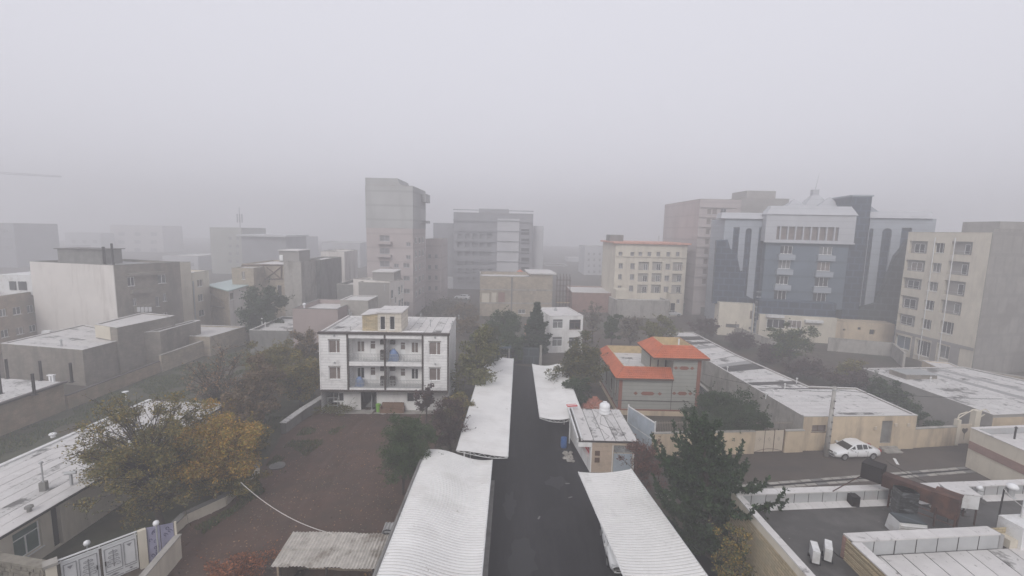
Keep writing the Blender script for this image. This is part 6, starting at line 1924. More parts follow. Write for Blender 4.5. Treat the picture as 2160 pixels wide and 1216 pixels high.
# teal roofed house
tzz = 8.0
tp = [P2(482, 614, tzz), P2(541, 597, tzz), P2(492, 590, tzz), P2(434, 602, tzz)]
te = Bld('teal_roof_house', 'house with a pale teal metal roof, brick on one side and white on the other', inset(tp, .4), tzz - .15, 'plaster_pale', roof='teal_roof', par=0, cat='house', wins=[(0, (485, 618, 494, 633), 'w1')])
te.part('roof_sheet', MB().prism(tp, tzz - .148, tzz + .05), 'teal_roof')
te.part('brick_wall', MB().fb(te.E[3], .05, te.E[3].L - .05, 0, tzz - .2, .003, .08), 'brick_tan')
F = te.E[3]
for (xa, ya, xb, yb) in ((436, 612, 472, 640), (438, 645, 474, 650)):
    a, b = F.px(xa, ya, .1), F.px(xb, yb, .1)
    te.part('brace', MB().tube([(*F.at(a[0], .12), a[1]), (*F.at(b[0], .12), b[1])], .12, .12, 4), 'steel_brown')
# low roofs between
lm = Bld('low_brick_house', 'low brick house with pale flat roof between the yard wall and the beige houses', [P2(380, 709, 3), P2(442, 711, 3), P2(518, 689, 3), P2(405, 686, 3)], 3.0, 'brick_tan', par=.2, cope='membrane', cat='house')
for (x, y) in ((400, 702), (421, 704)):
    q = P(x, y, 2.8)
    lm.part('vent_pipe', MB().lathe((q.x, q.y, 2.8), [(.15, 0), (.15, .5), (.25, .55), (.05, .7)], 8), 'metal_grey')
wallrun('yard_wall', 'tan brick yard wall with pale coping below the big pale building', [P2(340, 786), P2(437, 748), P2(522, 716)], 2.3, .3, 'brick_tan', 'concrete')
ll = Bld('low_grey_brick_house', 'low grey brown brick house with a wide white felt roof at the left', [(-63.5, 55.2), (-51.4, 53.1), (-50.9, 60.5), (-63.8, 66.5)], 4.5, 'brick_brown', roof='seam', par=.12, cope='membrane', cat='house')
strips(ll.root, [(-63.3, 55.4, 4.38), (-51.6, 53.4, 4.38), (-51.1, 60.3, 4.38), (-63.6, 66.2, 4.38)], 10, .004, 'membrane', seed=61, along=False, mats=['membrane', 'membrane_worn'])
q = P(130, 731, 4.4)
ll.part('vent_pipe', MB().lathe((q.x, q.y, 4.4), [(.14, 0), (.1, .2), (.1, .7), (.2, .72), (.05, .9)], 8), 'metal_grey')
q = P(100, 703, 4.4)
ll.part('roof_hatch', MB().obox((q.x, q.y), .3, .9, .7, 4.4, 4.75), 'metal_white')
l3 = Bld('raised_brick_block', 'higher brick block with cream cheek wall adjoining the wide white felt roof', [(-55.3, 59.2), (-50.8, 57.4), (-49.6, 65.8), (-55.8, 67.6)], 6.3, 'brick_brown', roof='membrane', par=.12, cope='membrane')
l3.part('cream_cheek', MB().fb(l3.E[0], .05, l3.E[0].L * .7, 4.55, 6.25, .003, .06), 'cream')
l4 = Bld('low_brick_wing', 'lower brick wing at the right end of the raised brick block', [(-50.3, 61.0), (-48.6, 61.6), (-48.4, 69.5), (-49.5, 69.6)], 4.9, 'brick_brown', roof='membrane', par=.2, cope='membrane')
# terrace roof with posts
tr = Bld('terrace_building', 'earth brown brick building with a frosty flat roof and iron column stubs', [(-64, 33), (-47.0, 33), (-46.9, 46.0), (-64, 47.6)], 3.1, 'brick_earth', roof='membrane_worn', par=0, cat='building')
tr.part('roof_edge', MB().box(-47.0, -46.6, 33, 46.2, 2.95, 3.15), 'dark_trim')
for k, (x, yb, yt) in enumerate(((17, 799, 758), (88, 803, 762), (152, 807, 766), (73, 834, 789), (2, 831, 775))):
    q = P(x, yb, 3.1)
    t_ = at(x - 2, yt, q.y)
    one('iron_column', 'rusty iron column stub standing up from the frosty terrace roof', 'column', MB().tube([(q.x, q.y, 3.1), (q.x, q.y, t_.z)], .13, .13, 6).obox((q.x, q.y), 0, .4, .4, 3.1, 3.13), M['rust_dark'], (q.x, q.y, 3.1), group='iron column stubs')
q = P(110, 805, 3.1)
ob = thing('roof_vent', 'small white double vent box at the back of the frosty terrace roof', 'vent', (q.x, q.y, 3.1))
for dx in (-.16, .16):
    obj('duct', MB().box(q.x + dx - .09, q.x + dx + .09, q.y - .1, q.y + .1, 3.1, 3.7), M['paint_white'], ob)
obj('cap', MB().box(q.x - .4, q.x + .3, q.y - .15, q.y + .15, 3.702, 3.82), M['paint_white'], ob)
wallrun('brick_yard_wall', 'old brown brick yard wall continuing from the terrace building beside the weedy yard', [(-46.95, 46.2), (-46.9, 60.5)], 1.5, .3, 'brick_earth', 'dark_trim')
q = P(266, 845)
lp = thing('yard_lamp', 'short post with a flat white head standing in the weedy yard', 'lamp', (q.x, q.y, 0))
obj('post', MB().tube([(q.x, q.y, 0), (q.x, q.y, .9)], .08, .08, 6), M['metal_white'], lp)
obj('head', MB().lathe((q.x, q.y, .9), [(.1, 0), (.32, .08), (.32, .14), (.1, .2)], 10), M['paint_white'], lp)

# ================================================================== LONG HOUSE, LOWER LEFT
LZ = 3.1
lhr = thing('garden_house', 'long garden house with frosty felt strip roof at the lower left', 'house', (-31, 30, 0))
fpl = [(-35.0, 14), (-27.75, 14), (-27.2, 41.0), (-33.9, 41.0)]
Fl1 = Fr(fpl[1], fpl[2])
wq = [Fl1.rect(26, 1105, 89, 1163), Fl1.rect(110, 1074, 130, 1140)]
wq[0] = (wq[0][0], wq[0][1], .75, 2.45)
wq[1] = (wq[1][0], wq[1][1], .05, 2.6)
mb = MB()
for i in (0, 2, 3):
    F = Fr(fpl[i], fpl[(i + 1) % 4]); wall_mesh(mb, F, F.L, -.2, LZ - .12, [], .1)
wall_mesh(mb, Fl1, Fl1.L, -.2, LZ - .12, wq, .25)
obj('wall', mb, M['cream'], lhr)
window(lhr, Fl1, wq[0], 'tr', .2, gm=M['glass_green'])
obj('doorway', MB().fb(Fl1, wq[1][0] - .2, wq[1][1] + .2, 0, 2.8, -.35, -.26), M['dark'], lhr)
ro = [(-35.5, 13.5, LZ), (-27.3, 13.5, LZ - .1), (-26.75, 41.35, LZ - .1), (-34.2, 41.35, LZ)]
obj('roof_deck', MB().hexa([(x, y, z - .12) for x, y, z in ro] + [(x, y, z + .02) for x, y, z in ro]), M['seam'], lhr)
strips(lhr, [(x, y, z + .02) for x, y, z in ro], 9, .002, 'membrane', seed=71, gap=.04, mats=['membrane', 'membrane', 'membrane_worn'])
obj('roof_rim', MB().hexa([(-35.62, 13.5, LZ - .1), (-35.3, 13.5, LZ - .1), (-34.0, 41.45, LZ - .1), (-34.32, 41.45, LZ - .1), (-35.62, 13.5, LZ + .16), (-35.3, 13.5, LZ + .16), (-34.0, 41.45, LZ + .16), (-34.32, 41.45, LZ + .16)]), M['metal_white'], lhr)
def on_roof(x, y): return P(x, y, LZ)
q = on_roof(93, 1034)
lv = thing('flue_pipe', 'chimney stub with a thin tall flue pipe on the frosty roof of the garden house', 'flue', (q.x, q.y, LZ))
obj('stub', MB().obox((q.x, q.y), .3, .32, .32, LZ - .02, LZ + .55), M['concrete_dark'], lv)
obj('pipe', MB().tube([(q.x, q.y, LZ + .5), (q.x, q.y, LZ + 1.75)], .045, .045, 6), M['metal_grey'], lv)
obj('cap', MB().lathe((q.x, q.y, LZ + 1.75), [(.05, 0), (.12, .03), (.10, .12), (.02, .16)], 8), M['metal_grey'], lv)
q = on_roof(151, 1022)
tv = thing('t_vent', 'grey tee shaped vent pipe near the eave of the garden house roof', 'vent', (q.x, q.y, LZ))
obj('stem', MB().tube([(q.x, q.y, LZ - .1), (q.x, q.y, LZ + .75)], .09, .09, 8), M['metal_grey'], tv)
obj('cross_pipe', MB().tube([(q.x - .28, q.y - .1, LZ + .78), (q.x + .28, q.y + .1, LZ + .78)], .11, .11, 8), M['metal_grey'], tv)
q = on_roof(62, 1078)
mv = thing('mushroom_vent', 'low mushroom vent on the frosty roof of the garden house', 'vent', (q.x, q.y, LZ))
obj('stem', MB().lathe((q.x, q.y, LZ - .05), [(.12, 0), (.10, .25)], 8), M['concrete_dark'], mv)
obj('cap', MB().lathe((q.x, q.y, LZ + .2), [(.22, 0), (.20, .1), (.06, .17)], 10), M['concrete_dark'], mv)
q = on_roof(112, 924)
ev = thing('edge_vent', 'white pot vent on the rim of the garden house roof', 'vent', (q.x, q.y, LZ))
obj('pot', MB().lathe((q.x, q.y, LZ + .05), [(.16, 0), (.14, .2), (.24, .22), (.24, .3), (.1, .36)], 10), M['paint_white'], ev)

# ornate white gate, stone wall, purple panels, globe lamps
ga_, gb2 = Vector((-23.35, 21.65)), Vector((-21.2, 24.05))
FGt = Fr(ga_, gb2)
og_ = thing('ornate_gate', 'white double gate with dark scroll ornaments in the lower left corner', 'gate', (*FGt.at(FGt.L / 2), 0))
Lg = FGt.L
for k in range(2):
    u0, u1 = .08 + k * (Lg / 2), Lg / 2 - .04 + k * (Lg / 2)
    lf = obj('gate_leaf', MB().fb(FGt, u0, u1, .12, 2.15, -.03, .03), M['gate_white'], og_)
    def bar(a, b, c, d, nm='moulding', m='gate_line'):
        obj(nm, MB().fb(FGt, a, b, c, d, .031, .055), M[m], lf)
    w_ = u1 - u0
    side = u0 + .08 if k == 0 else u1 - .60
    for (a, b) in ((side, side + .52), ((u0 + .68) if k == 0 else (u0 + .08), (u1 - .08) if k == 0 else (u1 - .68))):
        bar(a, b, 1.98, 2.01); bar(a, b, .62, .65); bar(a, a + .03, .66, 1.97); bar(b - .03, b, .66, 1.97)
        bar(a, b, .20, .23); bar(a, b, .50, .53)
        uc = (a + b) / 2
        if b - a > .7:                    # tree of scrolls
            obj('ornament', MB().tube([(*FGt.at(uc, .06), .85), (*FGt.at(uc, .06), 1.85)], .022, .022, 5), M['gate_line'], lf)
            for lev in range(4):
                zc = .95 + lev * .25
                for s_ in (-1, 1):
                    pts = []
                    for j in range(13):
                        t = j / 12 * 3.6 * math.pi / 2
                        rr = .17 * (1 - j / 17) * (1 - .12 * lev)
                        pts.append((*FGt.at(uc + s_ * (.17 * (1 - .12 * lev) - rr * math.cos(t)), .06), zc + rr * math.sin(t) * .8))
                    obj('scroll', MB().tube(pts, .016, .016, 4), M['gate_line'], lf)
            mb = MB(); mb.poly([(*FGt.at(uc - .22, .056), .36), (*FGt.at(uc, .056), .30), (*FGt.at(uc + .22, .056), .36), (*FGt.at(uc, .056), .43)])
            obj('ornament', mb, M['gate_line'], lf)
        else:
            mb = MB(); mb.poly([(*FGt.at(uc - .12, .056), 1.86), (*FGt.at(uc, .056), 1.68), (*FGt.at(uc + .12, .056), 1.86)])
            mb.poly([(*FGt.at(uc - .09, .056), .36), (*FGt.at(uc, .056), .30), (*FGt.at(uc + .09, .056), .36), (*FGt.at(uc, .056), .43)])
            obj('ornament', mb, M['gate_line'], lf)
    hu = u1 - .12 if k == 0 else u0 + .10
    obj('handle', MB().fb(FGt, hu - .03, hu + .03, 1.05, 1.3, .056, .09), M['black_plastic'], lf)
obj('top_rail', MB().tube([(*FGt.at(0), 2.36), (*FGt.at(Lg), 2.36)], .05, .05, 6).fb(FGt, 0, Lg, 2.17, 2.23, -.04, .04), M['gate_white'], og_)
for u in (.1, Lg / 2, Lg - .1):
    obj('top_stub', MB().fb(FGt, u - .03, u + .03, 2.231, 2.32, -.03, .03), M['gate_white'], og_)
obj('gate_post', MB().fb(FGt, Lg + .02, Lg + .40, 0, 2.35, -.12, .12), M['cream'], og_)
pp = thing('stone_pillar', 'cream gate pillar with a pale cap at the end of the rubble stone wall', 'pillar', (*FGt.at(-.25), 0))
obj('shaft', MB().fb(FGt, -.48, -.06, 0, 2.3, -.22, .22), M['cream'], pp)
obj('cap', MB().fb(FGt, -.56, .0, 2.302, 2.45, -.30, .30), M['concrete'], pp)
# purple ornamented panels right of the gate
FPn = Fr(FGt.at(Lg + .42, 0), (FGt.at(Lg + .42, 0)[0] + 1.25, FGt.at(Lg + .42, 0)[1] + .55))
pn = thing('purple_door', 'two purple blue panels with dark tracery beside the ornate white gate', 'door', (*FPn.at(.7), 0))
for k in range(2):
    u0, u1 = .02 + k * .66, .64 + k * .66
    po = obj('panel', MB().fb(FPn, u0, u1, .15, 2.35, -.03, .03), M['panel_purple'], pn)
    mb = MB()
    rr_ = random.Random(90 + k)
    for j in range(16):
        uu, zz = rr_.uniform(u0 + .12, u1 - .12), rr_.uniform(.4, 2.15)
        pts = [(*FPn.at(uu + .09 * math.cos(t) * (1 - t / 9), .035), zz + .12 * math.sin(t) * (1 - t / 9)) for t in [i_ * .6 for i_ in range(9)]]
        mb.tube(pts, .016, .016, 4)
    obj('tracery', mb, M['panel_ornament'], po)
obj('side_post', MB().fb(FPn, 1.35, 1.45, 0, 2.4, -.05, .05), M['cream'], pn)
e_ = FPn.at(1.5)
wallrun('yard_wall', 'short cream wall running forward from the purple panels', [e_, (e_[0] + .55, e_[1] - 3.6)], 1.5, .25, 'cream', 'concrete')
for (x, y, h, lab) in ((329, 1104, 2.75, 'white globe lamp on the garden wall above the purple panels'), (183, 1146, 1.9, 'white globe lamp inside the yard behind the ornate white gate')):
    qq = P(x, y, h)
    gl_ = thing('globe_lamp', lab, 'lamp', (qq.x, qq.y, 0))
    obj('globe', MB().lathe((qq.x, qq.y, h - .16), [(.05, 0), (.13, .05), (.165, .16), (.13, .27), (.04, .32)], 12), M['paint_white'], gl_, True)
    obj('stem', MB().tube([(qq.x, qq.y, 0), (qq.x, qq.y, h - .16)], .04, .04, 6), M['metal_grey'], gl_)
# rubble stone wall, each stone a piece
FS = Fr((-31.0, 22.4), FGt.at(-.52, .05))
sw = thing('stone_wall', 'rubble stone wall with a flat top at the lower left beside the gate pillar', 'wall', (*FS.at(FS.L / 2), 0))
obj('core', MB().fb(FS, 0, FS.L, -.2, 2.2, -.35, -.03), M['concrete_dark'], sw)
obj('cap', MB().fb(FS, -.05, FS.L, 2.202, 2.34, -.42, .08), M['stone_wall'], sw)
r8 = random.Random(8)
z = .02
while z < 2.1:
    hh = r8.uniform(.20, .32)
    u = .0
    while u < FS.L - .1:
        w_ = r8.uniform(.28, .7)
        w_ = min(w_, FS.L - u)
        hh2 = min(hh, 2.19 - z)
        d_ = r8.uniform(.01, .05)
        c1, c2, c3, c4 = [r8.uniform(.0, .03) for _ in range(4)]
        a, b, c, d = FS.at(u + .015 + c1, d_), FS.at(u + w_ - .015 - c2, d_), FS.at(u + w_ - .015, -.04), FS.at(u + .015, -.04)
        mb = MB().hexa([(*a, z + .015 + c3), (*b, z + .015 + c1), (*c, z + .01), (*d, z + .01), (*a, z + hh2 - .015 - c2), (*b, z + hh2 - .015 - c4), (*c, z + hh2 - .01), (*d, z + hh2 - .01)])
        if u + w_ > FS.L - 6.5:
            obj('stone', mb, M['stone_wall'], sw)
        u += w_
    z += hh
# garden wall along the lot
gpts = [P2(*q) for q in ((352, 1146), (390, 1108), (475, 1068), (545, 1000))]
wallrun('garden_wall', 'low mossy plastered garden wall between the autumn trees and the bare lot', gpts, .8, .3, 'cream', 'concrete_dark')
wallrun('garden_wall', 'pale rough garden wall leading up to the corner of the white apartment house', [P2(598, 916), P2(640, 884), P2(683, 856)], 1.1, .55, 'concrete_dark', 'membrane_worn')
# manhole, shed
q = P(585, 985)
mh = thing('manhole', 'round pale concrete manhole cover in the bare lot near the yellow tree', 'manhole', (q.x, q.y, 0))
obj('ring', MB().lathe((q.x, q.y, 0), [(.62, 0), (.62, .13), (.5, .14)], 18), M['concrete_dark'], mh)
obj('cover', MB().lathe((q.x, q.y, .141), [(.42, 0), (.42, .02)], 16), M['concrete_dark'], mh)
sh = thing('sheet_shed', 'shed roofed with weathered wavy cement sheets beside the near left carport', 'shed', (-9.7, 23.2, 0))
def wavy(x0, x1, y0, y1, z0, z1, pitch=.177, amp=.03):
    n = max(2, int((x1 - x0) / pitch)) * 4
    mb = MB()
    for j in range(5):
        t = j / 4
        for i in range(n + 1):
            x = x0 + (x1 - x0) * i / n
            mb.v.append((x, y0 + (y1 - y0) * t + r8.uniform(-.006, .006), z0 + (z1 - z0) * t + amp * math.sin(2 * math.pi * i / 4)))
    for j in range(4):
        for i in range(n):
            a = j * (n + 1) + i
            mb.f.append((a, a + 1, a + n + 2, a + n + 1))
    return mb
for i in range(6):
    for j in range(2):
        x0 = -12.45 + i * .93
        y0 = 22.0 + j * 1.2 + r8.uniform(-.04, .04)
        obj('cement_sheet', wavy(x0, x0 + .96, y0, y0 + 1.32, 2.02 + j * .09 + .03 * j + .012 * (i % 2), 2.12 + j * .09 + .03 * j + .012 * (i % 2)), M['cement_sheet'], sh)
obj('back_wall', MB().box(-12.2, -6.95, 24.2, 24.4, 0, 2.0), M['brick_earth'], sh)
obj('side_wall', MB().box(-12.3, -12.1, 22.3, 24.19, 0, 1.95), M['brick_earth'], sh)
obj('purlin', MB().box(-12.4, -6.9, 22.2, 22.3, 1.86, 1.96), M['bark'], sh)
for x in (-12.1, -9.6, -7.1):
    obj('post', MB().tube([(x, 22.25, 0), (x, 22.25, 1.86)], .06, .06, 6), M['bark'], sh)
obj('lean_sheet', wavy(-7.35, -6.5, 24.5, 25.6, 2.1, 2.2), M['membrane_grey'], sh)
wire_coil = MB()
pts = [(-7.0 + .28 * math.cos(t * .9) * (1 + .1 * math.sin(t)), 24.6 + .18 * math.sin(t * .9), 2.26 + .01 * t / 6) for t in range(22)]
one('hose_coil', 'loose coil of dark hose lying on the grey sheet beside the carport gutter', 'hose', wire_coil.tube(pts, .03, .03, 5), M['black_plastic'], (-7.0, 24.6, 2.2))

# ================================================================== TREES
import numpy as np

def quads_mesh(name, V, T, m, parent):
    """V: N x 4 x 3 corner positions, T: N x 3 tint of each leaf."""
    n = len(V)
    o0 = ORG[parent.name]
    co = (V.reshape(-1, 3) - np.array(o0[:])).astype(np.float32)
    me = bpy.data.meshes.new(name)
    me.vertices.add(4 * n)
    me.loops.add(4 * n)
    me.polygons.add(n)
    me.vertices.foreach_set('co', co.ravel())
    me.loops.foreach_set('vertex_index', np.arange(4 * n, dtype=np.int32))
    me.polygons.foreach_set('loop_start', np.arange(0, 4 * n, 4, dtype=np.int32))
    me.polygons.foreach_set('loop_total', np.full(n, 4, dtype=np.int32))
    a = me.color_attributes.new('tint', 'FLOAT_COLOR', 'POINT')
    c = np.ones((4 * n, 4), np.float32)
    c[:, :3] = np.repeat(T, 4, axis=0)
    a.data.foreach_set('color', c.ravel())
    me.materials.append(m)
    me.update(calc_edges=True)
    o = bpy.data.objects.new(name, me)
    col.objects.link(o)
    o.parent = parent
    ORG[o.name] = o0
    return o

def leaf_quads(R, C, size, flat=0.35, aspect=.55):
    n = len(C)
    d = R.normal(size=(n, 3)); d[:, 2] *= (1 - flat); d /= np.linalg.norm(d, axis=1)[:, None]
    e = R.normal(size=(n, 3)); e -= d * (e * d).sum(1)[:, None]; e /= np.linalg.norm(e, axis=1)[:, None]
    L = size * R.uniform(.6, 1.35, n)[:, None]
    W = L * aspect
    return np.stack([C - d * L / 2, C + e * W / 2 + d * L * .05, C + d * L / 2, C - e * W / 2 + d * L * .05], axis=1)

LEAF = {k: leafmat('leaf_' + k, c) for k, c in {
    'olive': (0.145, 0.138, 0.060), 'yellow': (0.36, 0.24, 0.060), 'green': (0.048, 0.076, 0.030), 'dark': (0.034, 0.058, 0.022), 'brown': (0.165, 0.115, 0.075),
    'purple': (0.075, 0.048, 0.048), 'redbrown': (0.135, 0.060, 0.050), 'orange': (0.26, 0.10, 0.055), 'yellowgreen': (0.135, 0.130, 0.050), 'pine': (0.032, 0.055, 0.026), 'grey': (0.15, 0.13, 0.11), 'greygreen': (0.082, 0.090, 0.046)}.items()}
PAL = {
    'olive': [(1, 1, 1), (1.3, 1.15, .8), (.7, .75, .7), (1.6, 1.2, .7)], 'yellow': [(1, 1, 1), (1.2, 1.05, .8), (.7, .85, .8), (1.0, .8, .7), (.6, .75, .7)],
    'plain': [(1, 1, 1), (1.25, 1.2, 1.0), (.7, .75, .75), (.9, 1.0, .8)], 'mixed': [(1, 1, 1), (1.7, 1.3, .9), (.6, .8, .7), (2.0, 1.4, .8)]}

def tree(name, label, Y, bbox, leaf, pal='plain', clumps=40, per=160, size=.16, seed=1, trunk=.16, base=None, bare=0, ry=None, low=0.25, m_bark='bark', fill=.55, group=None, spread=.30, flat=.35):
    """Tree at distance Y whose crown fills a pixel box: trunk, limbs to every leaf clump, twigs, then leaf-sized faces."""
    x0, x1, y0, y1 = bbox
    c = at((x0 + x1) / 2, (y0 + y1) / 2, Y)
    rx = (at(x1, (y0 + y1) / 2, Y).x - at(x0, (y0 + y1) / 2, Y).x) / 2
    zt, zb = at((x0 + x1) / 2, y0, Y).z, at((x0 + x1) / 2, y1, Y).z
    zb = max(zb, .3)
    rz, zc = (zt - zb) / 2, (zt + zb) / 2
    ry = ry or rx * .8
    R = np.random.default_rng(seed)
    b = base or (c.x, Y)
    t = thing(name, label, 'tree' if 'shrub' not in name and 'bush' not in name else 'shrub', (b[0], b[1], 0), group)
    # clump centres in an uneven ellipsoid
    cen = []
    ph = R.uniform(0, 6, 6)
    while len(cen) < clumps:
        d = R.normal(size=3); d /= np.linalg.norm(d)
        th = math.atan2(d[1], d[0])
        lump = 1 + .16 * math.sin(3 * th + ph[0]) + .13 * math.sin(2 * th + 4 * d[2] + ph[1]) + .10 * math.sin(5 * d[2] + ph[2])
        r = R.uniform(0, 1) ** fill * lump * .86
        cen.append((c.x + d[0] * r * rx, Y + d[1] * r * ry, zc + d[2] * r * rz))
    cen = np.array(cen)
    mb = MB()
    H0 = max(zb + (zt - zb) * .15, .5)
    top = Vector((c.x, Y, zc + rz * .35))
    b0 = Vector((b[0], b[1], -.1))
    mid = b0.lerp(top, .5) + Vector((R.uniform(-.15, .15), R.uniform(-.15, .15), 0))
    path = [b0, b0.lerp(mid, .5) + Vector((R.uniform(-.06, .06), 0, 0)), mid, mid.lerp(top, .5), top]
    mb.tube(path, trunk, trunk * .3, 8)
    def on_trunk(f):
        f *= 4
        i = min(int(f), 3)
        return path[i].lerp(path[i + 1], f - i)
    twig_pts = []
    for k, q in enumerate(cen):
        q = Vector(q)
        f = min(.95, max(low, low + .6 * (q.z - zb) / max(zt - zb, .1) * R.uniform(.6, 1)))
        s = on_trunk(f)
        m1 = s.lerp(q, .45) + Vector((0, 0, .12 * (q - s).length)) + Vector(R.normal(0, .08, 3)) * (q - s).length * .6
        r0 = trunk * .34 * (1 - f * .5)
        mb.tube([s, s.lerp(m1, .6), m1, m1.lerp(q, .6), q], r0, .016, 5)
        for j in range(4 + bare):
            e = q + Vector(R.normal(0, 1, 3)) * rx * spread * .75
            g = m1.lerp(q, R.uniform(.3, 1))
            mb.tube([g, g.lerp(e, .5) + Vector(R.normal(0, .05, 3)), e], .016 if not bare else .02, .007, 3)
            twig_pts.append((g, e))
    obj('trunk', mb, M[m_bark], t)
    if per:
        C = np.repeat(cen, per, axis=0)
        off = R.normal(size=C.shape)
        off /= np.linalg.norm(off, axis=1)[:, None]
        off *= (R.uniform(0, 1, len(C)) ** .45)[:, None]
        sc = np.repeat(R.uniform(.65, 1.25, clumps), per)[:, None] * spread
        C = C + off * sc * np.array([rx, ry, min(rz, rx) * .75])
        # leaves along the twigs as well
        tw = [np.array(g) + (np.array(e) - np.array(g)) * R.uniform(.2, 1.05) + R.normal(0, .06, 3) for g, e in twig_pts for _ in range(max(2, per // 14))]
        C = np.vstack([C, np.array(tw)])
        C = C[C[:, 2] > .15]
        pal_ = np.array(PAL[pal])
        # one hue per clump with leaf to leaf variation
        T = pal_[R.integers(0, len(pal_), len(C))] * R.uniform(.65, 1.35, len(C))[:, None]
        lf = LEAF[leaf]
        quads_mesh('crown', leaf_quads(R, C, size, flat), T, lf, t)
    return t

def pine(name, label, Y, xpx, ytop, ybase, halfw_px, seed=1, whorls=16, dens=1.0, base=None, size=.2, z_low=.12, leaf='pine', up=.45, ragged=.35, power=.75, neck=False):
    b = base or P2(xpx, ybase)
    Y = b[1]
    zt = at(xpx, ytop, Y).z
    rw = (at(xpx + halfw_px, (ytop + ybase) / 2, Y).x - at(xpx, (ytop + ybase) / 2, Y).x)
    R = np.random.default_rng(seed)
    t = thing(name, label, 'tree', (b[0], b[1], 0))
    mb = MB()
    lean = Vector((at(xpx, ytop, Y).x - b[0], 0, 0))
    axis = lambda z: Vector((b[0], b[1], z)) + lean * (z / zt) ** 1.3
    mb.tube([axis(zt * k / 6) for k in range(7)], .20 * zt / 8 + .04, .03, 8)
    pts, dirs = [], []
    for w in range(whorls):
        f = w / (whorls - 1)
        z = zt * (z_low + (0.97 - z_low) * f)
        nb_ = int(R.integers(5, 8))
        prof = (1 - f) ** power * (1 if f > .12 else .8)
        if neck:
            prof = .85 if f < .15 else 1.0 if f < .5 else .82 if f < .66 else .5 if f < .8 else .26
        for k in range(nb_):
            az = 2 * math.pi * (k + R.uniform(-.3, .3)) / nb_ + w * 1.1
            L = rw * max(.10, prof) * R.uniform(1 - ragged, 1.12)
            s = axis(z)
            rise = up * R.uniform(.6, 1.3)
            br = []
            for j in range(7):
                u = j / 6
                br.append(s + Vector((math.cos(az) * L * u, math.sin(az) * L * u, L * (-.10 * u + rise * u * u * .9))))
            mb.tube(br, .045 * (1 - f * .6), .012, 5)
            tw = [(br[i], br[i + 1]) for i in range(1, 6)]
            for j in range(2, 6):
                for s_ in (-1, 1):
                    d = Vector((math.cos(az + s_ * .85), math.sin(az + s_ * .85), .35 + .4 * rise)) * L * R.uniform(.16, .34) * (1.25 - j / 7)
                    tw.append((br[j], br[j] + d))
                    mb.tube([br[j], br[j] + d], .012, .006, 3)
            tip = br[6] + Vector((math.cos(az) * .12 * L, math.sin(az) * .12 * L, .22 * L * up * 2 + .12))
            tw.append((br[6], tip))
            for g, e in tw:
                n = max(3, int((e - g).length * 46 * dens))
                for _ in range(n):
                    u = R.uniform(0, 1.05)
                    pts.append(tuple(g.lerp(e, u)))
                    dirs.append(tuple((e - g).normalized()))
    obj('trunk', mb, M['bark'], t)
    C, Dv = np.array(pts), np.array(dirs)
    n = len(C)
    d = Dv * R.uniform(.3, .9, n)[:, None] + R.normal(0, .6, (n, 3)) + np.array([0, 0, .25])
    d /= np.linalg.norm(d, axis=1)[:, None]
    e = R.normal(size=(n, 3)); e -= d * (e * d).sum(1)[:, None]; e /= np.linalg.norm(e, axis=1)[:, None]
    L = size * R.uniform(.7, 1.3, n)[:, None]
    W = L * .26
    V = np.stack([C, C + d * L * .5 + e * W, C + d * L, C + d * L * .5 - e * W], axis=1)
    T = np.array(PAL['plain'])[R.integers(0, 4, n)] * R.uniform(.6, 1.4, n)[:, None]
    quads_mesh('crown', V, T, LEAF[leaf], t)
    return t

# foreground left
tree('walnut_tree', 'large half bare tree with olive and brown leaves over the garden house roof', 28.0, (158, 445, 830, 1125), 'olive', 'olive', 130, 190, .135, 11, .22, base=(-22.6, 27.6), bare=2, low=.2, spread=.16, fill=.42)
tree('mulberry_tree', 'yellow and orange autumn tree beside the bare lot and garden wall', 30.5, (365, 562, 850, 1095), 'yellow', 'yellow', 90, 400, .135, 12, .18, low=.2, spread=.26, fill=.5)
tree('autumn_tree', 'low olive yellow tree between the half bare tree and the garden wall', 33.5, (330, 470, 860, 1040), 'yellowgreen', 'olive', 36, 170, .18, 13, .15, spread=.28)
tree('bare_tree', 'nearly bare grey tree with upswept branches behind the yellow autumn tree', 42.0, (385, 525, 735, 880), 'grey', 'mixed', 70, 26, .18, 14, .20, bare=5, low=.15, spread=.22, fill=.4)
for i, (Y, bb, lf, lab) in enumerate(((39, (455, 575, 800, 985), 'brown', 'brown leaved tree behind the yellow autumn tree by the manhole'), (44, (500, 610, 745, 905), 'brown', 'russet brown tree left of the pale rough garden wall'),
                                     (48, (575, 690, 735, 880), 'olive', 'dull olive tree close to the left side of the white apartment house'), (52, (520, 630, 710, 830), 'yellowgreen', 'yellowish tree before the long grey flat roofed house'),
                                     (56, (610, 690, 690, 790), 'grey', 'greyish thin tree behind the left corner of the white apartment house'), (37, (500, 570, 880, 985), 'olive', 'small olive shrub tree at the lot edge beside the manhole'))):
    tree('autumn_tree', lab, Y, bb, lf, 'olive' if lf != 'brown' else 'plain', 56, 230, .21, 20 + i, .14, spread=.27, group='autumn trees beside the lot')
tree('wall_shrub', 'olive shrub overhanging the mossy garden wall below the yellow tree', 30.9, (430, 565, 985, 1095), 'yellowgreen', 'olive', 34, 170, .15, 301, .06, base=(-20.0, 31.5), spread=.27)
tree('orange_shrub', 'orange red autumn shrub at the bottom edge of the bare lot', 22.6, (425, 580, 1165, 1290), 'orange', 'plain', 26, 130, .12, 31, .06, spread=.26)
tree('green_tree', 'dense dark green tree on the bare lot beside the near left carport', 32.4, (788, 925, 872, 1025), 'green', 'plain', 60, 420, .13, 32, .11, base=P2(850, 1045), spread=.27)
tree('plum_tree', 'thin purple leaved plum tree leaning over the left carport roof', 36.5, (895, 1005, 822, 965), 'purple', 'plain', 46, 70, .17, 33, .10, bare=2, spread=.24)
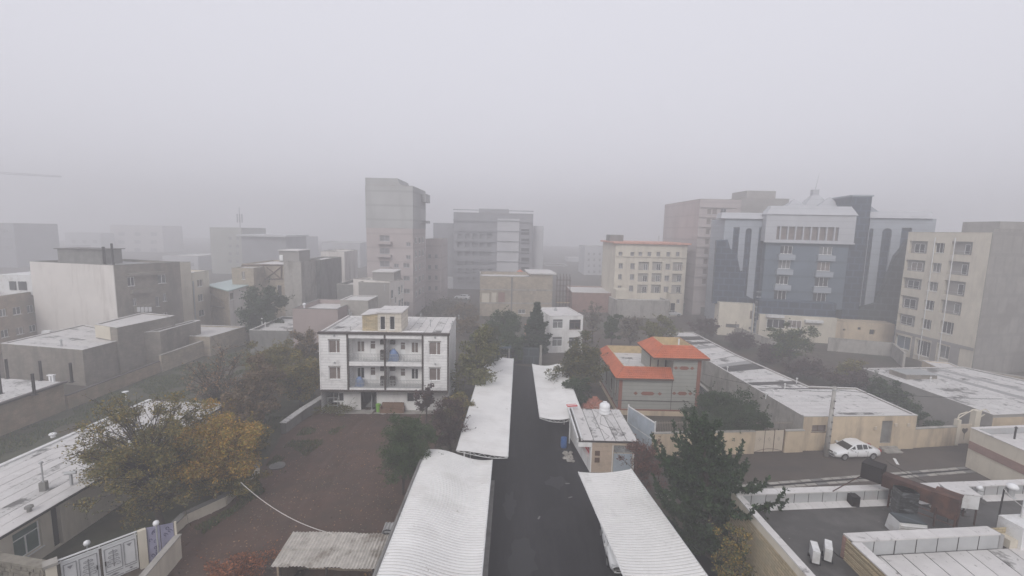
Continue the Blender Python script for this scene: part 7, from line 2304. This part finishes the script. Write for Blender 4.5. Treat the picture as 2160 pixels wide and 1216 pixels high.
tree('plum_shrub', 'dark purple shrub in front of the right corner of the white apartment house', 44.8, (870, 925, 795, 880), 'purple', 'plain', 26, 70, .20, 34, .08, spread=.26)
tree('autumn_tree', 'small olive tree between the apartment house and the long left carport', 43, (925, 1010, 815, 930), 'olive', 'olive', 32, 150, .19, 35, .10, spread=.27)
for i, (Y, bb, lf, lab) in enumerate(((50, (945, 1062, 668, 860), 'olive', 'tall grey green tree beside the right wall of the white apartment house'), (57, (990, 1066, 660, 790), 'greygreen', 'grey green tree overhanging the far end of the left carport'),
                                     (72, (1020, 1110, 648, 730), 'green', 'dark green tree in front of the unfinished brick building'), (66, (1055, 1110, 690, 760), 'green', 'dark leafy tree over the guard shelter roof'))):
    tree('leafy_tree', lab, Y, bb, lf, 'plain', 48, 200, .26, 40 + i, .18, spread=.27, group='trees around the driveway')
pine('pine_tree', 'slender dark pine beside the small white house at the driveway end', 70, 1133, 640, 790, 34, 51, 15, 1.1, base=(3.9, 69.0), size=.42, up=.25)
tree('leafy_tree', 'dark greyish tree spreading over the right carport roof before the villa', 52, (1165, 1290, 700, 880), 'greygreen', 'olive', 60, 190, .22, 52, .2, base=(8.6, 51), spread=.25, group='trees around the driveway', bare=1)
tree('leafy_tree', 'dense low dark tree between the carport and the orange rubble', 49, (1180, 1250, 790, 885), 'dark', 'plain', 34, 150, .22, 53, .12, spread=.27, group='trees around the driveway')
for i, (Y, bb, lf, pr, lab) in enumerate(((80, (1228, 1275, 628, 710), 'grey', 26, 'bare grey tree right behind the small white house'), (76, (1270, 1312, 655, 725), 'green', 150, 'dark green tree right of the bare grey tree'),
                                      (74, (1300, 1362, 660, 728), 'grey', 34, 'bare brownish tree above the back of the villa'), (72, (1345, 1425, 668, 728), 'yellowgreen', 170, 'yellow green tree behind the villa roof'),
                                      (86, (1455, 1520, 668, 728), 'purple', 90, 'dark leafless thicket tree left of the hotel podium'))):
    tree('back_tree', lab, Y, bb, lf, 'plain', 44, pr, .30, 60 + i, .16, bare=3 if pr < 60 else 0, spread=.26, group='trees behind the villa')
for i, (Y, bb, lf, lab) in enumerate(((96, (880, 950, 648, 705), 'grey', 'leafless scrub at the foot of the residential tower'), (100, (940, 1012, 640, 700), 'brown', 'brown scrub left of the unfinished brick building'), (84, (960, 1020, 665, 720), 'brown', 'brown thicket behind the white apartment house roof'), (110, (900, 975, 632, 668), 'grey', 'pale scrub bank before the side street'))):
    tree('scrub_bush', lab, Y, bb, lf, 'plain', 40, 110, .32, 300 + i, .06, bare=2, spread=.3, group='scrub below the tower', low=.1)
tree('round_evergreen', 'large dark evergreen with a broken outline behind the cream street wall', 41.6, (1438, 1625, 822, 945), 'dark', 'plain', 120, 400, .16, 71, .15, base=P2(1530, 925), spread=.20, fill=.6, ry=2.6)
tree('round_evergreen', 'upright top of the dark evergreen shoot against the villa wall', 42.8, (1475, 1535, 815, 880), 'dark', 'plain', 22, 220, .17, 72, .08, spread=.27)
pine('pine_tree', 'big dark pine with upturned branch tips standing beside the right carport', 26, 1480, 893, 1180, 118, 73, 17, 1.5, base=(12.75, 26.2), size=.22, up=.55, z_low=.04, ragged=.5, power=.5, neck=True)
tree('red_shrub', 'reddish brown thin leaved shrub between the carport end and the big pine', 32.2, (1298, 1412, 925, 1075), 'redbrown', 'plain', 46, 110, .12, 74, .06, bare=2, spread=.24)
tree('dry_shrub', 'dry brownish olive weeds growing against the yellow brick wall', 22.8, (1500, 1600, 1090, 1260), 'olive', 'mixed', 40, 70, .13, 75, .05, bare=3, spread=.26)
tree('frosty_tree', 'dark green spreading tree with grey tipped leaves below the hotel', 69, (1612, 1722, 682, 790), 'green', 'mixed', 60, 130, .28, 76, .16, spread=.22, bare=1)
for i, (Y, bb, lf, lab) in enumerate(((78, (1520, 1600, 700, 765), 'purple', 'dark purple brown hedge below the low pale yard wall'), (70, (1585, 1665, 725, 790), 'purple', 'dark hedge left of the frosty green tree'), (62, (1655, 1750, 758, 825), 'purple', 'dark hedge right beside the long worn felt roof'),
                                     (57, (1735, 1850, 780, 850), 'purple', 'dark hedge under the yellow green shrub'), (52, (1825, 1910, 800, 870), 'dark', 'dark hedge against the wall of the second felt roofed house'), (47, (1880, 1950, 845, 905), 'dark', 'dark hedge end behind the corner of the felt roofed house'))):
    tree('hedge_bush', lab, Y, bb, lf, 'plain', 38, 170, .24, 80 + i, .07, spread=.28, group='dark hedge between the low houses', low=.1)
tree('yellow_shrub', 'yellow green shrub rising from the dark hedge', 60, (1750, 1835, 757, 822), 'yellowgreen', 'olive', 32, 150, .22, 90, .1, spread=.26)
tree('dark_evergreen', 'massive dark evergreen beside the teal roofed house', 76, (497, 597, 602, 712), 'dark', 'plain', 60, 260, .32, 91, .25, spread=.27)
tree('weed_shrub', 'low dark weeds at the foot of the arched gate', 43.6, (1940, 2010, 886, 910), 'dark', 'plain', 16, 120, .14, 92, .04, spread=.3)
tree('weed_shrub', 'low green weeds beside the apartment house pit rail', 46.4, (650, 745, 858, 892), 'olive', 'plain', 26, 90, .13, 93, .03, spread=.3)

# ground cover nobody could count
def scatter(name, polys, n, size, leafk, z, seed, lab, cat, up=False):
    R = np.random.default_rng(seed)
    pts = []
    for poly, share in polys:
        xs, ys = [p[0] for p in poly], [p[1] for p in poly]
        want = int(n * share)
        got = 0
        while got < want:
            x, y = R.uniform(min(xs), max(xs)), R.uniform(min(ys), max(ys))
            ins = False
            j = len(poly) - 1
            for i in range(len(poly)):
                if (poly[i][1] > y) != (poly[j][1] > y) and x < (poly[j][0] - poly[i][0]) * (y - poly[i][1]) / (poly[j][1] - poly[i][1]) + poly[i][0]:
                    ins = not ins
                j = i
            if not ins or (noise.noise(Vector((x * .35, y * .35, seed))) < -.05 + (.0 if up else -.3)):
                got += .2
                continue
            pts.append((x, y, z if up else lot_z(x, y) + .012)); got += 1
    C = np.array(pts)
    if up:
        h = size * R.uniform(.5, 1.4, len(C))[:, None]
        d = np.stack([R.normal(0, .35, len(C)), R.normal(0, .35, len(C)), np.ones(len(C))], axis=1)
        e = np.stack([R.normal(0, 1, len(C)), R.normal(0, 1, len(C)), np.zeros(len(C))], axis=1)
        e /= np.linalg.norm(e, axis=1)[:, None]
        V = np.stack([C - e * .03, C + e * .03, C + d * h + e * .008, C + d * h - e * .008], axis=1)
    else:
        C[:, 2] += R.uniform(0, .03, len(C))
        V = leaf_quads(R, C, size, .8, .7)
        V[:, :, 2] = np.maximum(V[:, :, 2], C[:, 2:3] - .01)
    T = np.array(PAL['mixed'])[R.integers(0, 4, len(C))] * R.uniform(.6, 1.4, len(C))[:, None]
    root = bpy.data.objects.new(name + '_origin', None)
    ORG[root.name] = Vector((0, 0, 0))
    o = quads_mesh(name, V, T, LEAF[leafk], root)
    o.parent = None
    bpy.data.objects.remove(root)
    tag(o, lab, cat, kind='stuff')
lotp = [P2(*q) for q in ((705, 875), (940, 880), (850, 1050), (790, 1216), (740, 1300), (300, 1300), (400, 1120), (490, 1070), (560, 1000), (620, 915))]
scatter('fallen_leaves', [(lotp, 1)], 3600, .11, 'grey', .015, 5, 'pale dry leaves and scraps strewn over the bare brown lot', 'leaves')
scatter('grass', [([(-46.5, 33), (-46.5, 60), (-42, 70), (-37, 70), (-34.6, 42), (-35.8, 33)], .62), ([(-33.6, 42), (-22, 42), (-21.5, 50), (-30, 60)], .2), ([P2(560, 985), P2(640, 905), P2(760, 878), P2(700, 925), P2(600, 1000)], .10), ([P2(400, 1112), P2(480, 1072), P2(540, 1010), P2(560, 1040), P2(430, 1130)], .08)],
        34000, .20, 'green', .01, 6, 'rough green grass and weeds on the yard ground', 'grass', up=True)

# ================================================================== CARS
def car(label, c, ang, paint, kind='sedan', L=4.4, W=1.72, Hh=1.45, group=None):
    t = thing('parked_car', label, 'car', (c[0], c[1], 0), group)
    ca, sa = math.cos(ang), math.sin(ang)
    X = lambda x, y, z: (c[0] + x * ca - y * sa, c[1] + x * sa + y * ca, z)
    hl, hw = L / 2, W / 2
    if kind == 'sedan':
        belt = [(-hl, .62, .80), (-hl + .10, .86, .88), (-hl + .75, .98, .96), (-.95, .98, 1.0), (.75, .93, 1.0), (hl - .75, .84, .97), (hl - .18, .70, .88), (hl, .52, .74)]
        roof = [(-1.55, .99, .0), (-.85, Hh - .05, .78), (-.35, Hh, .80), (.25, Hh - .03, .79), (1.10, .90, .0)]
    else:
        belt = [(-hl, .70, .82), (-hl + .12, .98, .92), (-hl + .5, 1.06, .97), (-.9, 1.06, 1.0), (.8, 1.02, 1.0), (hl - .8, .98, .98), (hl - .22, .84, .90), (hl, .62, .76)]
        roof = [(-hl + .25, 1.07, .0), (-hl + .62, Hh - .06, .80), (-.4, Hh, .82), (.3, Hh - .05, .81), (1.05, 1.0, .0)]
    # lower body: loft of rounded sections
    mb = MB()
    def section(x, zt, k):
        w = hw * k
        return [(x, -w * .86, .24), (x, -w * .99, .36), (x, -w, .58), (x, -w * .95, zt - .06), (x, -w * .80, zt), (x, 0, zt + .025),
                (x, w * .80, zt), (x, w * .95, zt - .06), (x, w, .58), (x, w * .99, .36), (x, w * .86, .24)]
    secs = [section(*b) for b in belt]
    m = len(secs[0])
    for s_ in secs:
        mb.v += [X(*p) for p in s_]
    for i in range(len(secs) - 1):
        for j in range(m):
            jj = (j + 1) % m
            mb.f.append((i * m + j, i * m + jj, (i + 1) * m + jj, (i + 1) * m + j))
    mb.f.append(tuple(range(m)))
    mb.f.append(tuple(reversed(range((len(secs) - 1) * m, len(secs) * m))))
    body = obj('body', mb, M[paint], t, True)
    # cabin: roof panel, pillars; glass set into it
    kr = lambda f: hw * f
    zb = lambda x: next((belt[i][1] + (belt[i + 1][1] - belt[i][1]) * (x - belt[i][0]) / (belt[i + 1][0] - belt[i][0]) for i in range(len(belt) - 1) if belt[i][0] <= x <= belt[i + 1][0]), .9) - .01
    r0, r1, r2, r3, r4 = roof
    cab = MB()
    lowb = [(r0[0], kr(.80)), (r1[0], kr(.93)), (r2[0], kr(.95)), (r3[0], kr(.95)), (r4[0], kr(.86))]
    topb = [(r1[0] - .02, kr(.68), r1[1] - .01), (r1[0], kr(.70), r1[1]), (r2[0], kr(.72), r2[1]), (r3[0], kr(.70), r3[1]), (r3[0] + .02, kr(.68), r3[1] - .01)]
    for s_ in (-1, 1):
        for (x, w), (xt, wt_, zt) in zip(lowb, topb):
            cab.v += [X(x, s_ * w, zb(x)), X(xt, s_ * wt_, zt)]
    n = 5
    for i in range(n - 1):
        a = 2 * i
        cab.f.append((a, a + 2, a + 3, a + 1))
        b = 2 * n + 2 * i
        cab.f.append((b, b + 1, b + 3, b + 2))
        cab.f.append((a + 1, a + 3, b + 3, b + 1))
    cab.f.append((0, 1, 2 * n + 1, 2 * n))
    cab.f.append((2 * n - 2, 4 * n - 2, 4 * n - 1, 2 * n - 1))
    obj('cabin', cab, M[paint], t)
    def pane(nm, pts, off):
        v = [Vector(p) for p in pts]
        nn = (v[1] - v[0]).cross(v[2] - v[0]).normalized()
        cc = sum(v, Vector()) / len(v)
        o_ = Vector(X(0, 0, .9))
        if nn.dot(cc - o_) < 0:
            nn = -nn
        v = [cc + (p - cc) * off + nn * .012 for p in v]
        q = MB(); q.poly([tuple(p) for p in v])
        obj(nm, q, M['car_glass'], t)
    g = lambda i, s_: X(lowb[i][0], s_ * lowb[i][1], zb(lowb[i][0]) + .03)
    h = lambda i, s_: X(topb[i][0], s_ * topb[i][1], topb[i][2] - .03)
    pane('windscreen', [g(4, -1), g(4, 1), h(3, 1), h(3, -1)], .90)
    pane('rear_window', [g(0, 1), g(0, -1), h(1, -1), h(1, 1)], .88)
    for s_ in (-1, 1):
        pane('side_window', [g(0, s_), g(1, s_), h(1, s_)], .62)
        pane('side_window', [g(1, s_), g(2, s_), h(2, s_), h(1, s_)], .86)
        pane('side_window', [g(2, s_), g(3, s_), h(3, s_), h(2, s_)], .86)
        pane('side_window', [g(3, s_), g(4, s_), h(3, s_)], .60)
    for sx in (-hl * .62, hl * .63):
        for s_ in (-1, 1):
            w = MB()
            k0 = 18
            prof = [(.10, .0), (.30, .0), (.315, .03), (.315, .17), (.29, .20), (.21, .20)]
            for (rr, yy) in prof:
                for j in range(k0):
                    a = 2 * math.pi * j / k0
                    w.v.append(X(sx + rr * math.cos(a), s_ * (hw - .19 + yy), .315 + rr * math.sin(a)))
            for i in range(len(prof) - 1):
                for j in range(k0):
                    jj = (j + 1) % k0
                    w.f.append((i * k0 + j, i * k0 + jj, (i + 1) * k0 + jj, (i + 1) * k0 + j))
            wo_ = obj('wheel', w, M['tyre'], t)
            rim = MB()
            for j in range(k0):
                a = 2 * math.pi * j / k0
                rim.v.append(X(sx + .205 * math.cos(a), s_ * (hw + .012), .315 + .205 * math.sin(a)))
            rim.v.append(X(sx, s_ * (hw - .02), .315))
            for j in range(k0):
                rim.f.append((j, (j + 1) % k0, k0))
            obj('rim', rim, M['rim'], wo_)
            ar = MB()
            for j in range(13):
                a = math.pi * j / 12
                ar.v += [X(sx + .36 * math.cos(a), s_ * (hw + .004), .315 + .36 * math.sin(a)), X(sx + .30 * math.cos(a), s_ * (hw + .006), .315 + .30 * math.sin(a))]
            for j in range(12):
                ar.f.append((2 * j, 2 * j + 2, 2 * j + 3, 2 * j + 1))
            obj('wheel_arch', ar, M['black_plastic'], t)
    def slab(nm, x, y0, y1, z0, z1, m, d=.03):
        q = MB()
        q.hexa([X(x, y0, z0), X(x + d, y0, z0), X(x + d, y1, z0), X(x, y1, z0), X(x - .03, y0, z1), X(x + d - .03, y0, z1), X(x + d - .03, y1, z1), X(x - .03, y1, z1)])
        obj(nm, q, M[m], t)
    for s_ in (-1, 1):
        a, b = sorted((s_ * hw * .46, s_ * hw * .84))
        slab('headlight', hl - .10, a, b, .55, .71, 'lamp_glass', .08)
        slab('tail_light', -hl - .02, a, b, .66, .86, 'tail_red', .06)
        q = MB(); p = X(.78, s_ * (hw + .05), 0)
        q.obox((p[0], p[1]), ang, .14, .18, .95, 1.07)
        obj('mirror', q, M[paint], t)
        for xx in (-.62, .42):
            q = MB(); p = X(xx, s_ * (hw + .006), 0)
            q.obox((p[0], p[1]), ang, .15, .02, .80, .83)
            obj('door_handle', q, M['black_plastic'], t)
        for xx in (-.80, .18, 1.15):
            q = MB(); p = X(xx, s_ * (hw * .995 + .002), 0)
            q.obox((p[0], p[1]), ang, .012, .02, .34, .84)
            obj('door_gap', q, M['black_plastic'], t)
    slab('grille', hl - .02, -hw * .40, hw * .40, .58, .66, 'black_plastic')
    slab('air_intake', hl - .01, -hw * .55, hw * .55, .32, .44, 'black_plastic')
    slab('number_plate', hl + .015, -.26, .26, .46, .56, 'sign_white', .012)
    slab('number_plate', -hl - .045, -.26, .26, .50, .60, 'sign_white', .012)
    return t
q = P(1800, 968)
car('white sedan parked at the street wall beside the utility pole', (q.x + .2, q.y + .55), math.pi + .10, 'paint_white', 'sedan', 4.45)
q = P(1300, 1195, .5)
car('white crossover car with its nose out from under the right carport', (7.05, 26.4), -math.pi / 2 - .04, 'paint_white', 'suv', 4.3, 1.80, 1.62)
q = P(1418, 667)
car('silver hatchback parked in the back street before the cream five storey block', (q.x, q.y), .0, 'paint_silver', 'suv', 4.0, 1.66, 1.45)
q = P(1440, 615)
car('white car parked far up the back street between the cream block and the pink tower', (q.x, q.y), .0, 'paint_white', 'sedan', 4.3)
q = P(975, 632)
car('white car parked on the side street before the hoarding wall', (q.x, q.y), math.pi - .2, 'paint_white', 'suv', 4.4)
q = P(1458, 640)
rubm = MB()
for _ in range(60):
    x, y = q.x + rnd.gauss(0, 3.2), q.y + rnd.gauss(0, 2.0)
    rubm.obox((x, y), rnd.uniform(0, 3), rnd.uniform(.3, .9), rnd.uniform(.3, .7), 0, rnd.uniform(.3, 1.3))
one('rubble_pile', 'grey rubble and sacks heaped behind the low wall beside the cream block', 'rubble', rubm, M['concrete'], (q.x, q.y, 0))
wallrun('yard_wall', 'low dark retaining wall in front of the grey rubble heap', [P2(1437, 655), P2(1512, 672)], 2.0, .3, 'concrete_dark')

# ================================================================== FOG
hz = MB().box(-440, 440, -70, 610, -1.0, 50.0)
ho = bpy.data.objects.new('haze', None)
me = bpy.data.meshes.new('haze')
me.from_pydata(hz.v, [], hz.f)
bpy.data.objects.remove(ho)
ho = bpy.data.objects.new('haze', me)
col.objects.link(ho)
ho['kind'] = 'stuff'
ho['label'] = 'pale grey morning fog lying over the whole town'
ho['category'] = 'fog'
hm = bpy.data.materials.new('fog')
hm.use_nodes = True
ht_ = hm.node_tree
ht_.nodes.clear()
vo = ht_.nodes.new('ShaderNodeVolumePrincipled')
vo.inputs['Color'].default_value = (0.87, 0.868, 0.885, 1)
vo.inputs['Density'].default_value = 0.0050
vo.inputs['Anisotropy'].default_value = 0.2
out = ht_.nodes.new('ShaderNodeOutputMaterial')
ht_.links.new(vo.outputs[0], out.inputs['Volume'])
me.materials.append(hm)
hm.cycles.homogeneous_volume = True
